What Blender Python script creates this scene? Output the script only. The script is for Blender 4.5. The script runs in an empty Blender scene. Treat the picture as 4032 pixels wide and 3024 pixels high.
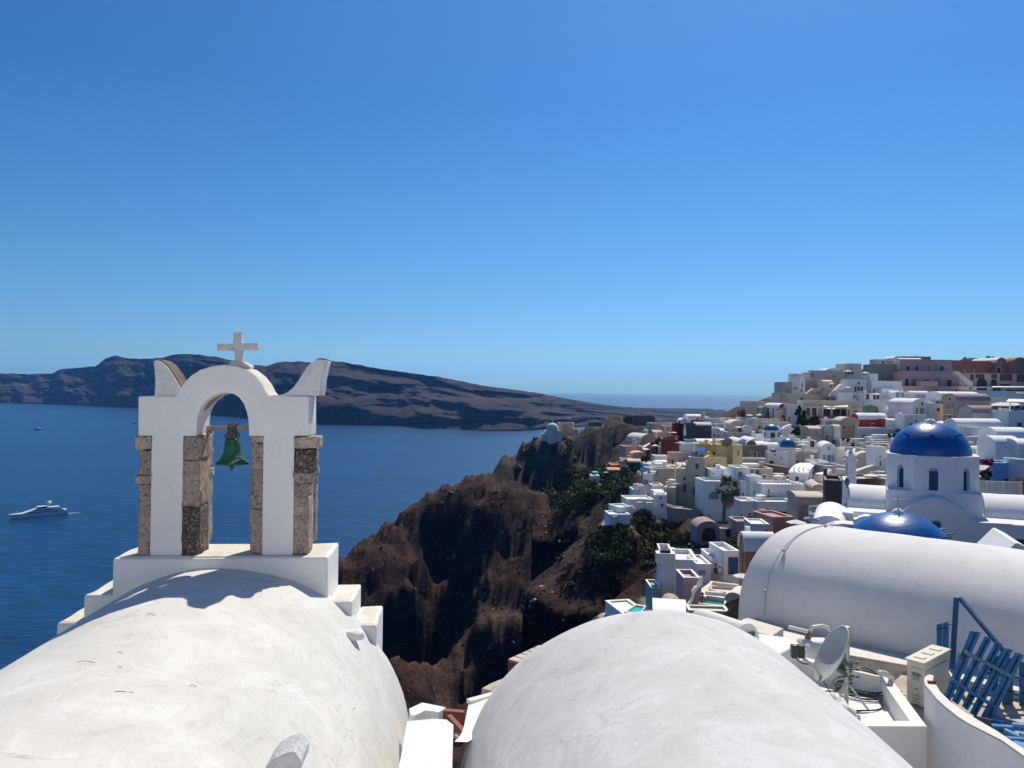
import bpy,math,random
import numpy as np
from mathutils import Vector,Matrix,noise as mnoise
# -- camera, world, sun, exposure
SC=bpy.context.scene
COL=SC.collection
R=math.radians
FPX,CX,CY=3000.0,2016.0,1512.0
PITCH,ROLL=R(0.44),R(0.6)
cam=bpy.data.cameras.new("camera");cam_ob=bpy.data.objects.new("camera",cam);COL.objects.link(cam_ob)
cam.sensor_width=36;cam.lens=FPX/4032*36;cam.clip_end=90000;cam.clip_start=0.1
_f=Vector((0,math.cos(PITCH),math.sin(PITCH)))
_r0=Vector((1,0,0));_u0=_r0.cross(_f)
CR=(_r0*math.cos(ROLL)+_u0*math.sin(ROLL)).normalized()
CU=CR.cross(_f).normalized()
cam_ob.matrix_world=Matrix(((CR.x,CU.x,-_f.x,0),(CR.y,CU.y,-_f.y,0),(CR.z,CU.z,-_f.z,0),(0,0,0,1)))
SC.camera=cam_ob
SUN_AZ,SUN_EL=R(22),R(52.5)
wd=bpy.data.worlds.new("World");SC.world=wd;wd.use_nodes=True
nt=wd.node_tree;bg=nt.nodes["Background"]
sky=nt.nodes.new("ShaderNodeTexSky");sky.sky_type='NISHITA';sky.sun_disc=False
sky.sun_elevation=SUN_EL;sky.sun_rotation=SUN_AZ
sky.altitude=150;sky.air_density=1.15;sky.dust_density=0.5;sky.ozone_density=3.0
gam=nt.nodes.new("ShaderNodeGamma");gam.inputs[1].default_value=1.35
tc=nt.nodes.new("ShaderNodeTexCoord");sxyz=nt.nodes.new("ShaderNodeSeparateXYZ");nt.links.new(tc.outputs["Generated"],sxyz.inputs[0])
air=nt.nodes.new("ShaderNodeValToRGB");nt.links.new(sxyz.outputs[2],air.inputs[0])
AIR=[(0,(0.075,0.200,0.820)),(0.016,(0.085,0.213,0.760)),(0.029,(0.105,0.224,0.660)),(0.042,(0.119,0.232,0.507)),(0.081,(0.135,0.229,0.405)),(0.146,(0.141,0.249,0.365)),(0.24,(0.137,0.259,0.363)),(0.356,(0.125,0.262,0.368)),(0.457,(0.159,0.286,0.397)),(1,(0.159,0.278,0.381))]
while len(air.color_ramp.elements)<len(AIR):air.color_ramp.elements.new(.5)
for e_,(p_,c_)in zip(air.color_ramp.elements,AIR):e_.position=p_;e_.color=(*c_,1)
tint=nt.nodes.new("ShaderNodeMix");tint.data_type='RGBA';tint.blend_type='MULTIPLY';tint.inputs[0].default_value=1
nt.links.new(sky.outputs[0],gam.inputs[0]);nt.links.new(gam.outputs[0],tint.inputs[6]);nt.links.new(air.outputs[0],tint.inputs[7])
nt.links.new(tint.outputs[2],bg.inputs[0]);bg.inputs[1].default_value=0.1335
sun=bpy.data.lights.new("sun",'SUN');sun.energy=4.7;sun.angle=R(0.53);sun.color=(1.0,0.925,0.80)
sun_ob=bpy.data.objects.new("sun",sun);COL.objects.link(sun_ob)
SUND=Vector((math.sin(SUN_AZ)*math.cos(SUN_EL),math.cos(SUN_AZ)*math.cos(SUN_EL),math.sin(SUN_EL)))
sun_ob.rotation_euler=SUND.to_track_quat('Z','Y').to_euler()
vs=SC.view_settings
SC.display_settings.display_device='sRGB'
vs.view_transform='Standard';vs.look='None';vs.gamma=1;vs.exposure=0.0;vs.use_curve_mapping=False
SC.cycles.max_bounces=8;SC.cycles.diffuse_bounces=5;SC.cycles.glossy_bounces=3
# -- pixel <-> world helpers
def ray(px,py):
 return(_f+CR*((px-CX)/FPX)-CU*((py-CY)/FPX))
def P(px,py,Y):
 d=ray(px,py);return d*(Y/d.y)
def G(px,py,z):
 d=ray(px,py);return d*(z/d.z)
ZONES=dict(A=(2200,1350,.4069),B=(2900,1350,.27125),C=(3432,1350,.27125),D=(2400,1600,.27125),E=(2900,1700,.27125),F=(3300,1600,.3309),G=(2400,2050,.3617),H=(2900,2350,.3617),I=(3332,2300,.4364),J=(400,1250,.6028),K=(1300,1700,.6027),L=(1500,2500,.27125),M=(3732,1600,.211),O=(0,0,1),N=(3632,1950,.1808),Q=(150,2050,.678),W=(3600,2650,.2255),Z=(1000,1350,.5877))
def zp(z,x,y):
 a=ZONES[z];return a[0]+a[2]*x,a[1]+a[2]*y
class Frame:
 """local frame: u right along a facade, v away behind it, z up"""
 def __init__(s,o,yaw):
  s.o=Vector((o[0],o[1],0));s.r=Vector((math.cos(yaw),math.sin(yaw),0));s.a=Vector((-math.sin(yaw),math.cos(yaw),0));s.yaw=yaw
 def w(s,u,v,z):return s.o+s.r*u+s.a*v+Vector((0,0,z))
 def uz(s,px,py,v=0.0):
  d=ray(px,py);t=(s.o+s.a*v).dot(s.a)/d.dot(s.a);p=d*t
  return(p-s.o).dot(s.r),p.z
 def vz(s,px,py,u=0.0):
  d=ray(px,py);t=(s.o+s.r*u).dot(s.r)/d.dot(s.r);p=d*t
  return(p-s.o).dot(s.a),p.z
# -- objects
LOC={}
def props(o,label=None,cat=None,group=None,kind=None):
 if label:o['label']=label
 if cat:o['category']=cat
 if group:o['group']=group
 if kind:o['kind']=kind
 return o
def thing(name,label,cat,loc,group=None):
 o=bpy.data.objects.new(name,None);COL.objects.link(o);o.location=loc;o.empty_display_size=.3
 LOC[o.name]=Vector(loc);return props(o,label,cat,group)
class MB:
 def __init__(s):s.v=[];s.f=[]
 def add(s,vs,fs):
  n=len(s.v);s.v+=[tuple(v)for v in vs];s.f+=[tuple(i+n for i in f)for f in fs];return s
 def box(s,fr,u0,u1,v0,v1,z0,z1):
  p=[fr.w(u,v,z)for z in(z0,z1)for(u,v)in((u0,v0),(u1,v0),(u1,v1),(u0,v1))]
  return s.add(p,[(0,3,2,1),(4,5,6,7),(0,1,5,4),(1,2,6,5),(2,3,7,6),(3,0,4,7)])
 def prism(s,bottom,top):
  n=len(bottom)
  return s.add(list(bottom)+list(top),[tuple(range(n-1,-1,-1)),tuple(range(n,2*n))]+[(i,(i+1)%n,n+(i+1)%n,n+i)for i in range(n)])
 def slab(s,pts,z0,z1=None):
  """pts: Vectors forming the top outline; extruded down to z0"""
  return s.prism([Vector((p[0],p[1],z0))for p in pts],[Vector((p[0],p[1],p[2]if z1 is None else z1))for p in pts])
 def profile(s,fr,pts,v0,v1):
  """pts (u,z) polygon in the facade plane, extruded v0..v1"""
  return s.prism([fr.w(u,v1,z)for u,z in pts],[fr.w(u,v0,z)for u,z in pts])
 def sweep(s,rings,closed=True,caps=True):
  n=len(rings[0]);m=len(rings);vs=[p for r in rings for p in r];fs=[]
  for i in range(m-1):
   for j in range(n if closed else n-1):
    k=(j+1)%n;fs.append((i*n+j,i*n+k,(i+1)*n+k,(i+1)*n+j))
  if caps and closed:fs+=[tuple(range(n-1,-1,-1)),tuple((m-1)*n+j for j in range(n))]
  return s.add(vs,fs)
 def tube(s,pts,rad,n=8,r1=None):
  pts=[Vector(p)for p in pts];rings=[]
  for i,p in enumerate(pts):
   t=(pts[min(i+1,len(pts)-1)]-pts[max(i-1,0)]).normalized()
   a=t.cross(Vector((0,0,1))if abs(t.z)<.9 else Vector((1,0,0))).normalized();b=t.cross(a)
   rr=rad if r1 is None else rad+(r1-rad)*i/max(1,len(pts)-1)
   rings.append([p+a*(rr*math.cos(2*math.pi*k/n))+b*(rr*math.sin(2*math.pi*k/n))for k in range(n)])
  return s.sweep(rings)
 def lathe(s,c,prof,n=24,ph=0.0,sy=1.0):
  c=Vector(c);rings=[[c+Vector((r*math.cos(ph+2*math.pi*k/n),r*sy*math.sin(ph+2*math.pi*k/n),z))for k in range(n)]for r,z in prof]
  return s.sweep(rings)
 def bar(s,a,b,w,h,up=Vector((0,0,1))):
  a=Vector(a);b=Vector(b);t=(b-a).normalized();x=t.cross(up)
  if x.length<1e-3:x=t.cross(Vector((0,1,0)))
  x.normalize();y=x.cross(t).normalized();rings=[]
  for p in(a,b):rings.append([p-x*w/2-y*h/2,p+x*w/2-y*h/2,p+x*w/2+y*h/2,p-x*w/2+y*h/2])
  return s.sweep(rings)
 def build(s,name,m,parent=None,smooth=False,bevel=0,seg=2,angle=35,label=None,cat=None,group=None,kind=None,recalc=True,subsurf=0,displace=None):
  o_=LOC[parent.name]if parent is not None else None
  if o_ is None:
   n=len(s.v);
   lo=Vector((sum(v[0]for v in s.v)/n,sum(v[1]for v in s.v)/n,min(v[2]for v in s.v)))
  else:lo=o_
  me=bpy.data.meshes.new(name);me.from_pydata([(v[0]-lo[0],v[1]-lo[1],v[2]-lo[2])for v in s.v],[],s.f)
  if recalc:
   import bmesh
   bm=bmesh.new();bm.from_mesh(me);bmesh.ops.recalc_face_normals(bm,faces=bm.faces);bm.to_mesh(me);bm.free()
  me.materials.append(m)
  ob=bpy.data.objects.new(name,me);COL.objects.link(ob)
  if parent is not None:ob.parent=parent
  else:ob.location=lo
  LOC[ob.name]=lo
  if smooth:
   me.polygons.foreach_set('use_smooth',[True]*len(me.polygons))
   if smooth!='all':me.set_sharp_from_angle(angle=R(angle))
  if bevel:
   b=ob.modifiers.new("bevel",'BEVEL');b.width=bevel;b.segments=seg;b.limit_method='ANGLE';b.angle_limit=R(30)
   me.polygons.foreach_set('use_smooth',[True]*len(me.polygons));b.harden_normals=True
  if subsurf:
   b=ob.modifiers.new("sub",'SUBSURF');b.levels=b.render_levels=subsurf;b.subdivision_type='CATMULL_CLARK' if displace!='simple' else 'SIMPLE'
  me.update()
  return props(ob,label,cat,group,kind)
def copy_tree(o,loc=None,sc=None,rotz=None):
 def rec(a,par):
  c=a.copy();COL.objects.link(c);LOC[c.name]=LOC.get(a.name,Vector((0,0,0)))
  if par is not None:c.parent=par
  for ch in a.children:rec(ch,c)
  return c
 c=rec(o,None)
 if loc is not None:c.location=loc;LOC[c.name]=Vector(loc)
 if sc:c.scale=(sc,sc,sc)if not isinstance(sc,tuple)else sc
 if rotz is not None:c.rotation_euler=(0,0,rotz)
 return c
# -- materials
_m={}
def newmat(name):
 m=bpy.data.materials.new(name);m.use_nodes=True;m.cycles.displacement_method='BUMP';return m,m.node_tree,m.node_tree.nodes["Principled BSDF"]
def N(nt,t,**kw):
 n=nt.nodes.new(t)
 for k,v in kw.items():
  if k in n.inputs:n.inputs[k].default_value=v
  else:setattr(n,k,v)
 return n
def ramp(nt,fac,stops,interp='LINEAR'):
 r=nt.nodes.new("ShaderNodeValToRGB");r.color_ramp.interpolation=interp
 while len(r.color_ramp.elements)<len(stops):r.color_ramp.elements.new(.5)
 for e,(p,c)in zip(r.color_ramp.elements,stops):e.position=p;e.color=(*c,1)if len(c)==3 else c
 nt.links.new(fac,r.inputs[0]);return r.outputs[0]
def mixc(nt,fac,a,b,mode='MIX'):
 m=nt.nodes.new("ShaderNodeMix");m.data_type='RGBA';m.blend_type=mode
 for i,x in((0,fac),(6,a),(7,b)):
  if isinstance(x,(int,float)):m.inputs[i].default_value=x
  elif isinstance(x,tuple):m.inputs[i].default_value=(*x,1)if len(x)==3 else x
  else:nt.links.new(x,m.inputs[i])
 return m.outputs[2]
def plaster(name,c,var=.10,scale=.8,bump=.25,rough=.85,stain=None,stain_amt=.0,fine=14.0,spec=.25,coats=False):
 """lime plaster: soft mottling, brush relief, optional weather stains"""
 if name in _m:return _m[name]
 m,nt,b=newmat(name);L=nt.links.new
 g=nt.nodes.new("ShaderNodeNewGeometry");pos=g.outputs["Position"]
 n1=N(nt,"ShaderNodeTexNoise",Scale=scale,Detail=7.0,Roughness=.62);L(pos,n1.inputs["Vector"])
 n2=N(nt,"ShaderNodeTexNoise",Scale=fine,Detail=6.0,Roughness=.65);L(pos,n2.inputs["Vector"])
 d=tuple(max(0,x*(1-var))for x in c);l=tuple(min(.95,x*(1+var*.5))for x in c)
 col=ramp(nt,n1.outputs[0],[(.32,d),(.55,c),(.75,l)])
 f2=ramp(nt,n2.outputs[0],[(.25,(.93,)*3),(.6,(1,)*3)])
 col=mixc(nt,1.0,col,f2,'MULTIPLY')
 if stain:
  n3=N(nt,"ShaderNodeTexNoise",Scale=scale*2.3,Detail=9.0,Roughness=.72,Distortion=.6);L(pos,n3.inputs["Vector"])
  col=mixc(nt,ramp(nt,n3.outputs[0],[(.56,(0,)*3),(.72,(stain_amt,)*3)]),col,stain)
 if coats:
  n4=N(nt,"ShaderNodeTexNoise",Scale=1.5,Detail=10.0,Roughness=.78,Distortion=.9);L(pos,n4.inputs["Vector"])
  col=mixc(nt,1.0,col,ramp(nt,n4.outputs[0],[(.38,(.84,.835,.81)),(.43,(.93,.925,.91)),(.52,(.96,.955,.945)),(.56,(1.03,1.03,1.03))]),'MULTIPLY')
  mp4=N(nt,"ShaderNodeMapping");mp4.inputs["Scale"].default_value=(1,.30,1);mp4.inputs["Rotation"].default_value=(0,0,.7);L(pos,mp4.inputs[0])
  n5=N(nt,"ShaderNodeTexNoise",Scale=13.0,Detail=7.0,Roughness=.7,Distortion=1.6);L(mp4.outputs[0],n5.inputs["Vector"])
  col=mixc(nt,1.0,col,ramp(nt,n5.outputs[0],[(.30,(.80,.79,.78)),(.36,(1,1,1)),(.60,(1,1,1)),(.70,(.93,.92,.90))]),'MULTIPLY')
  vo=N(nt,"ShaderNodeTexVoronoi",Scale=1.7);vo.feature='DISTANCE_TO_EDGE';mx=N(nt,"ShaderNodeMix");mx.data_type='VECTOR';mx.inputs[0].default_value=.35;L(pos,mx.inputs[4]);L(n4.outputs[1],mx.inputs[5]);L(mx.outputs[1],vo.inputs["Vector"])
  ck=ramp(nt,vo.outputs[0],[(0,(.55,.53,.50)),(.006,(1,1,1))]);fq=ramp(nt,n1.outputs[0],[(.50,(0,)*3),(.56,(1,)*3)]);col=mixc(nt,fq,col,mixc(nt,1.0,col,ck,'MULTIPLY'))
 L(col,b.inputs["Base Color"]);b.inputs["Roughness"].default_value=rough;b.inputs["Specular IOR Level"].default_value=spec
 bp=N(nt,"ShaderNodeBump",Strength=bump,Distance=.02);mm=nt.nodes.new("ShaderNodeMath");mm.operation='MULTIPLY_ADD';mm.inputs[1].default_value=2.0
 L(n1.outputs[0],mm.inputs[0]);L(n2.outputs[0],mm.inputs[2]);L(mm.outputs[0],bp.inputs["Height"]);L(bp.outputs[0],b.inputs["Normal"])
 _m[name]=m;return m
def solid(name,c,rough=.5,metal=0.0,spec=.5,coat=0.0,noise=0.0,nscale=8.0,bump=0.0):
 if name in _m:return _m[name]
 m,nt,b=newmat(name);L=nt.links.new
 b.inputs["Roughness"].default_value=rough;b.inputs["Metallic"].default_value=metal;b.inputs["Specular IOR Level"].default_value=spec;b.inputs["Coat Weight"].default_value=coat
 g=nt.nodes.new("ShaderNodeNewGeometry")
 n1=N(nt,"ShaderNodeTexNoise",Scale=nscale,Detail=5.0,Roughness=.6);L(g.outputs["Position"],n1.inputs["Vector"])
 a=tuple(x*(1-noise)for x in c);d=tuple(min(1,x*(1+noise))for x in c)
 L(ramp(nt,n1.outputs[0],[(.3,a),(.7,d)]),b.inputs["Base Color"])
 if bump:
  bp=N(nt,"ShaderNodeBump",Strength=bump,Distance=.02);L(n1.outputs[0],bp.inputs["Height"]);L(bp.outputs[0],b.inputs["Normal"])
 _m[name]=m;return m
WHITE=plaster("white_limewash",(.80,.79,.755),var=.07,scale=.6,bump=.22)
WHITEF=plaster("white_far",(.74,.75,.77),var=.10,scale=.35,bump=.15,stain=(.45,.43,.40),stain_amt=.35,fine=3)
NEARW=plaster("white_vault_plaster",(.70,.69,.655),var=.06,scale=1.1,bump=.22,stain=(.64,.60,.53),stain_amt=.6,fine=26,coats=True)
STONY=plaster("stained_ledge",(.72,.68,.58),var=.12,scale=3,bump=.5,stain=(.30,.25,.19),stain_amt=.6,fine=30)
# -- sea
def sea():
 m,nt,b=newmat("sea_water");L=nt.links.new
 g=nt.nodes.new("ShaderNodeNewGeometry");mp=N(nt,"ShaderNodeMapping");mp.inputs["Scale"].default_value=(.35,1.0,1);mp.inputs["Rotation"].default_value=(0,0,R(-12))
 L(g.outputs["Position"],mp.inputs[0])
 w1=N(nt,"ShaderNodeTexNoise",Scale=.16,Detail=8.0,Roughness=.62,Distortion=.4);L(mp.outputs[0],w1.inputs["Vector"])
 mp2=N(nt,"ShaderNodeMapping");mp2.inputs["Scale"].default_value=(.25,1,1);mp2.inputs["Rotation"].default_value=(0,0,R(10));L(g.outputs["Position"],mp2.inputs[0])
 w2=N(nt,"ShaderNodeTexNoise",Scale=.0055,Detail=5.0,Roughness=.6,Distortion=.8);L(mp2.outputs[0],w2.inputs["Vector"])
 w3=N(nt,"ShaderNodeTexNoise",Scale=.05,Detail=7.0,Roughness=.65);L(mp.outputs[0],w3.inputs["Vector"])
 c1=ramp(nt,w2.outputs[0],[(.35,(.0012,.034,.112)),(.65,(.0024,.046,.140))])
 c2=ramp(nt,w1.outputs[0],[(.35,(.62,)*3),(.65,(1.35,)*3)])
 c3=ramp(nt,w3.outputs[0],[(.35,(.80,)*3),(.65,(1.2,)*3)])
 L(mixc(nt,1.0,mixc(nt,1.0,c1,c2,'MULTIPLY'),c3,'MULTIPLY'),b.inputs["Base Color"])
 b.inputs["Roughness"].default_value=.32;b.inputs["IOR"].default_value=1.33;b.inputs["Specular IOR Level"].default_value=.5
 bp=N(nt,"ShaderNodeBump",Strength=.9,Distance=1.6);L(w1.outputs[0],bp.inputs["Height"]);L(bp.outputs[0],b.inputs["Normal"])
 mb=MB();S=30000
 ys=[-3000,0,300,1500,6000,15000,S];xs=[-S,-6000,0,6000,S]
 vs_=[(x,y,-100)for y in ys for x in xs];n=len(xs)
 mb.add(vs_,[(j*n+i,j*n+i+1,(j+1)*n+i+1,(j+1)*n+i)for j in range(len(ys)-1)for i in range(n-1)])
 mb.build("sea_water",m,kind='structure',recalc=False)
sea()
# -- far island across the caldera
def interp(tab,x):
 xs=[t[0]for t in tab];ys=[t[1]for t in tab];return float(np.interp(x,xs,ys))
RIDGE=[(-400,1500),(-150,1485),(0,1470),(106,1473),(206,1470),(235,1453),(306,1448),(376,1441),(411,1412),(452,1399),(505,1412),(588,1412),(635,1409),(676,1397),(717,1392),(780,1397),(852,1405),(899,1417),(999,1438),(1046,1441),(1093,1426),(1175,1422),(1222,1429),(1253,1416),(1353,1426),(1500,1453),(1735,1485),(1911,1520),(2117,1547),(2200,1564),(2322,1586),(2444,1604),(2607,1616),(2729,1623),(2908,1633),(3100,1640),(3400,1650),(4200,1660)]
SHORE=[(-400,1580),(0,1587),(200,1592),(540,1606),(900,1640),(1253,1670),(1400,1673),(1560,1675),(1700,1688),(1900,1698),(2050,1697),(2180,1685),(2300,1680),(2700,1668),(3200,1665),(4200,1670)]
def island():
 m,nt,b=newmat("island_rock");L=nt.links.new
 g=nt.nodes.new("ShaderNodeNewGeometry");sx=nt.nodes.new("ShaderNodeSeparateXYZ");L(g.outputs["Position"],sx.inputs[0])
 n1=N(nt,"ShaderNodeTexNoise",Scale=.006,Detail=9.0,Roughness=.65,Distortion=.5);L(g.outputs["Position"],n1.inputs["Vector"])
 n2=N(nt,"ShaderNodeTexNoise",Scale=.03,Detail=8.0,Roughness=.7);L(g.outputs["Position"],n2.inputs["Vector"])
 mp=N(nt,"ShaderNodeMapping");mp.inputs["Scale"].default_value=(.0015,.0015,.05);L(g.outputs["Position"],mp.inputs[0])
 n3=N(nt,"ShaderNodeTexNoise",Scale=1.0,Detail=6.0,Roughness=.6);L(mp.outputs[0],n3.inputs["Vector"])
 c=ramp(nt,n1.outputs[0],[(.3,(.016,.017,.021)),(.5,(.036,.032,.033)),(.68,(.062,.050,.046))])
 c=mixc(nt,.5,c,ramp(nt,n3.outputs[0],[(.35,(.012,.012,.015)),(.6,(.075,.058,.05))]))
 c=mixc(nt,1.0,c,ramp(nt,n2.outputs[0],[(.3,(.6,)*3),(.7,(1.4,)*3)]),'MULTIPLY')
 L(c,b.inputs["Base Color"]);b.inputs["Roughness"].default_value=.95;b.inputs["Specular IOR Level"].default_value=.1
 bp=N(nt,"ShaderNodeBump",Strength=1.0,Distance=14.0);L(n2.outputs[0],bp.inputs["Height"]);L(bp.outputs[0],b.inputs["Normal"])
 cols=np.arange(-400,4200,5.0);NR=80;V=[];F=[]
 for i,px in enumerate(cols):
  ys=interp(SHORE,px);yr=interp(RIDGE,px)+2.5*mnoise.noise(Vector((px*.03,0,0)))+1.5*mnoise.noise(Vector((px*.12,3,0)))
  s=G(px,ys,-100.0)
  dirh=Vector((s.x,s.y,0));Dh=dirh.length;dirh.normalize()
  run=float(np.interp(px,[-400,400,1500,2100,2400,4200],[650,560,480,620,900,1500]))
  rd=ray(px,yr);rh=math.hypot(rd.x,rd.y);zr=rd.z/rh*(Dh+run)
  for j in range(NR+12):
   if j<=NR:
    t=j/NR
    q=Vector((s.x*.0022,s.y*.0022,t*2.0))
    env=math.sin(math.pi*min(1,t*1.02))**.6 if 0<t<1 else 0
    nz=mnoise.fractal(q,.8,2.0,6)*.30+mnoise.noise(q*3.1+Vector((5,0,0)))*.16+mnoise.noise(q*9)*.05
    fold=mnoise.noise(Vector((s.x*.011+1.2*t,s.y*.001,7)))*.19+mnoise.noise(Vector((s.x*.03+t,1,3)))*.06
    stair=.035*math.sin(2*math.pi*(t*3.2+mnoise.noise(Vector((s.x*.0015,0,2)))))
    d=Dh+run*max(-.03,(t+env*(nz+fold+stair)))
    z=-100+(zr+100)*(t**0.9)
    z=min(z,zr/(Dh+run)*d+(1-t)*60)if px>2100 else z
    if t>.7:z=min(z,(rd.z/rh)*d)
    if j==0:z=-104
   else:
    k=(j-NR)/12;d=Dh+run+k*1400;z=zr-(zr+102)*k**1.5
   V.append((dirh.x*d,dirh.y*d,z))
 n=NR+12
 for i in range(len(cols)-1):
  for j in range(n-1):a=i*n+j;F.append((a,a+n,a+n+1,a+1))
 mb=MB();mb.v=V;mb.f=F
 mb.build("island_hills",m,kind='structure',recalc=False,smooth='all')
 for k,(px,py,w)in enumerate([(1470,1665,22),(1496,1665,40),(1361,1664,18),(1395,1666,14),(2240,1652,16),(2570,1650,20),(2600,1656,14),(328,1594,12),(1462,1652,6),(1513,1667,10)]):
  sD=G(px,interp(SHORE,px),-100).y+(25 if k<4 else 40)
  p=P(px,py,sD);mb=MB();fr=Frame((p.x,p.y),0);ww=w/3000*sD
  mb.box(fr,-ww/2,ww/2,0,8,p.z-12,p.z+5)
  lab=["white harbour shed left of the long quay across the bay","long white quay building at the foot of the far cliff","small pale house left along the far harbour shore","low pale boathouse on the far shore","small white house on the low far headland","white farm house on the terraced far plain above the castle","tiny white cottage right of the farm house on the far plain","white speck of a chapel on the shore at far left","lone white chapel above the far quay","small white hut at the right end of the far quay"][k]
  mb.build("far_house",WHITEF,label=lab,cat="house")
island()
# -- village plan: every house by its corners, depth and colours
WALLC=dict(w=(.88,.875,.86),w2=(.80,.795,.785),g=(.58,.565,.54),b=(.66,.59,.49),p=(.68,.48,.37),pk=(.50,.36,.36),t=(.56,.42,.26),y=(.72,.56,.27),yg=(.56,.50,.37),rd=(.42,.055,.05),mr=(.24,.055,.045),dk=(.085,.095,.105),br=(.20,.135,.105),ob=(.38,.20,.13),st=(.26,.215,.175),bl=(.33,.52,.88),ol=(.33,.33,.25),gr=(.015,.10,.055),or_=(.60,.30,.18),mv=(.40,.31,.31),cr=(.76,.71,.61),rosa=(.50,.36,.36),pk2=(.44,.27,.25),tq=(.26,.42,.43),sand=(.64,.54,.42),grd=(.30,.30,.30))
def wm(k):
 c=WALLC[k]
 if k=='st':return plaster("wall_stone_grey",c,var=.35,scale=1.6,bump=.8,fine=5,stain=(.12,.10,.09),stain_amt=.6)
 return plaster("wall_"+k,c,var=.12,scale=.35,bump=.2,fine=3.0,stain=tuple(x*.62 for x in c),stain_amt=.35)
V=[]
def H(z,x0,x1,yt,yb,Y,wall,label,roof='flat',ys=None,yaw=0,D=None,xl=None,xr=None,rc=None,wins=(),cat='house',name='house',ext=3.0,over=0.0):
 """z zone; x0,x1 front edges; yt,yb top and bottom of the front (zone pixels); xl/xr pixel of the far end of the left/right side face"""
 a=zp(z,x0,yt);b=zp(z,x1,yt);ym=zp(z,x0,yb)[1];cxm=(a[0]+b[0])/2
 c=P(cxm,a[1],Y);fr=Frame((c.x,c.y),R(yaw))
 u0=fr.uz(a[0],a[1])[0];u1=fr.uz(b[0],a[1])[0]
 if D is None:
  if xr is not None:D=fr.vz(zp(z,xr,yt)[0],a[1],u1)[0]
  elif xl is not None:D=fr.vz(zp(z,xl,yt)[0],a[1],u0)[0]
  else:D=6.0
  if not(.3<D<40):print("BAD D",label,D);D=6.0
 v_ref=D/2 if roof=='vu' else 0.0
 zt=fr.uz(cxm,a[1],v_ref)[1];zb=fr.uz(cxm,ym)[1]
 zs=fr.uz(cxm,zp(z,0,ys)[1])[1]if ys is not None else zt
 if roof=='flat':zs=zt
 V.append(dict(z=z,fr=fr,u0=u0,u1=u1,D=D,zt=zt,zs=zs,zb=zb,ext=ext,wall=wall,rc=rc or wall,roof=roof,wins=wins,label=label,cat=cat,name=name,over=over,Y=Y))
# ---- summit, right
H('C',0,360,312,560,266,'ol',"long olive grey flat building left of the pink hotel on the summit",yaw=-5,D=8,wins=[('w','f',327,467,34,62)])
H('C',45,210,241,330,274,'cr',"small beige rooftop cube with grey door on the summit skyline",D=4,wins=[('d:g','f',168,288,40,50)])
H('C',225,365,262,330,276,'p',"pale peach low block behind the olive building on the skyline",D=5)
H('C',412,862,200,300,284,'pk2',"dark red flat roofed block rising behind the pink hotel",yaw=-2,D=8,wins=[])
H('C',318,420,200,300,281,'w2',"cream dome topped block at the left shoulder of the red roof block",roof='vf',ys=250,D=7)
H('C',438,1165,246,430,262,'pk',"pink two storey hotel with white framed brown windows on the summit",yaw=-3,xl=362,wins=[('w:b','f',527,370,52,70),('w:b','f',653,370,52,70),('w:b','f',820,370,22,80),('w:b','f',1018,370,54,72),('w:w','l',400,340,30,110)])
H('C',405,720,226,262,263.5,'w2',"low white vaulted rooftop on the left half of the pink hotel",roof='vu',ys=246,D=4,yaw=-3)
H('C',460,1265,412,645,255,'pk',"pink lower storey of arches below the summit hotel",yaw=-3,D=8,wins=[('A:b','f',510,572,60,110),('A:g','f',617,572,62,105),('w:b','f',800,540,80,24),('A:c','f',957,570,78,110),('d:b','f',1125,582,75,92)])
H('C',708,965,562,645,251,'p',"small pale pink annex with one white framed window before the arches",roof='flat',D=3,wins=[('w:w','f',785,637,28,40)])
H('C',440,1420,632,760,249,'p',"long pink lower terrace wall with two small arches below the hotel",yaw=-3,D=4,wins=[('a:w','f',940,698,46,62),('a:w','f',1222,690,30,34)])
H('C',1167,1832,266,470,270,'ob',"long terracotta brown building right of the pink hotel",yaw=2,D=8,wins=[('w:v','f',1185,388,26,36),('w:v','f',1350,410,42,72),('w:v','f',1487,408,42,68),('w:b','f',1790,362,16,50)])
H('C',1815,1960,218,460,268,'ob',"brown arched gable house with white door beside the terracotta block",roof='vf',ys=290,D=12,rc='w',yaw=8,wins=[('a:w','f',1880,290,16,34),('d:w','f',1812,398,58,78)])
H('C',1945,2080,225,330,272,'w2',"curved white vault between the two brown gables on the skyline",roof='vu',ys=312,D=8)
H('C',2060,2260,215,460,266,'ob',"brown arched gable at the right end of the skyline",roof='vf',ys=300,D=10,rc='ob',yaw=6,wins=[('w:t','f',2150,290,70,50),('d:t','f',2050,400,40,60)])
H('C',1755,1785,200,300,272,'p',"slender pale chimney block on the brown skyline roofs",D=1.2,cat='chimney',name='chimney')
H('C',1405,2260,446,690,257,'p',"tan arcade with dark stone panels under the brown houses",yaw=2,D=6,wins=[('A:n','f',1597,590,150,160),('A:n','f',1775,590,84,130),('s:s','f',1455,500,55,90),('s:s','f',1570,485,130,60),('s:s','f',1780,485,90,60),('s:s','f',1950,500,180,100),('s:s','f',2160,510,110,110),('w:n','f',1940,610,150,22)])
H('C',1480,2260,640,770,250,'b',"shaded cafe terrace under a white awning below the stone arcade",yaw=4,D=5,wins=[('w:n','f',1815,680,120,50),('w:n','f',2080,710,260,60),('w:n','f',1600,672,150,36)])
H('C',1430,2300,700,800,240,'w',"broad sloping white plaster ramp below the cafe terrace",yaw=-6,D=10,ext=4)
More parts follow.
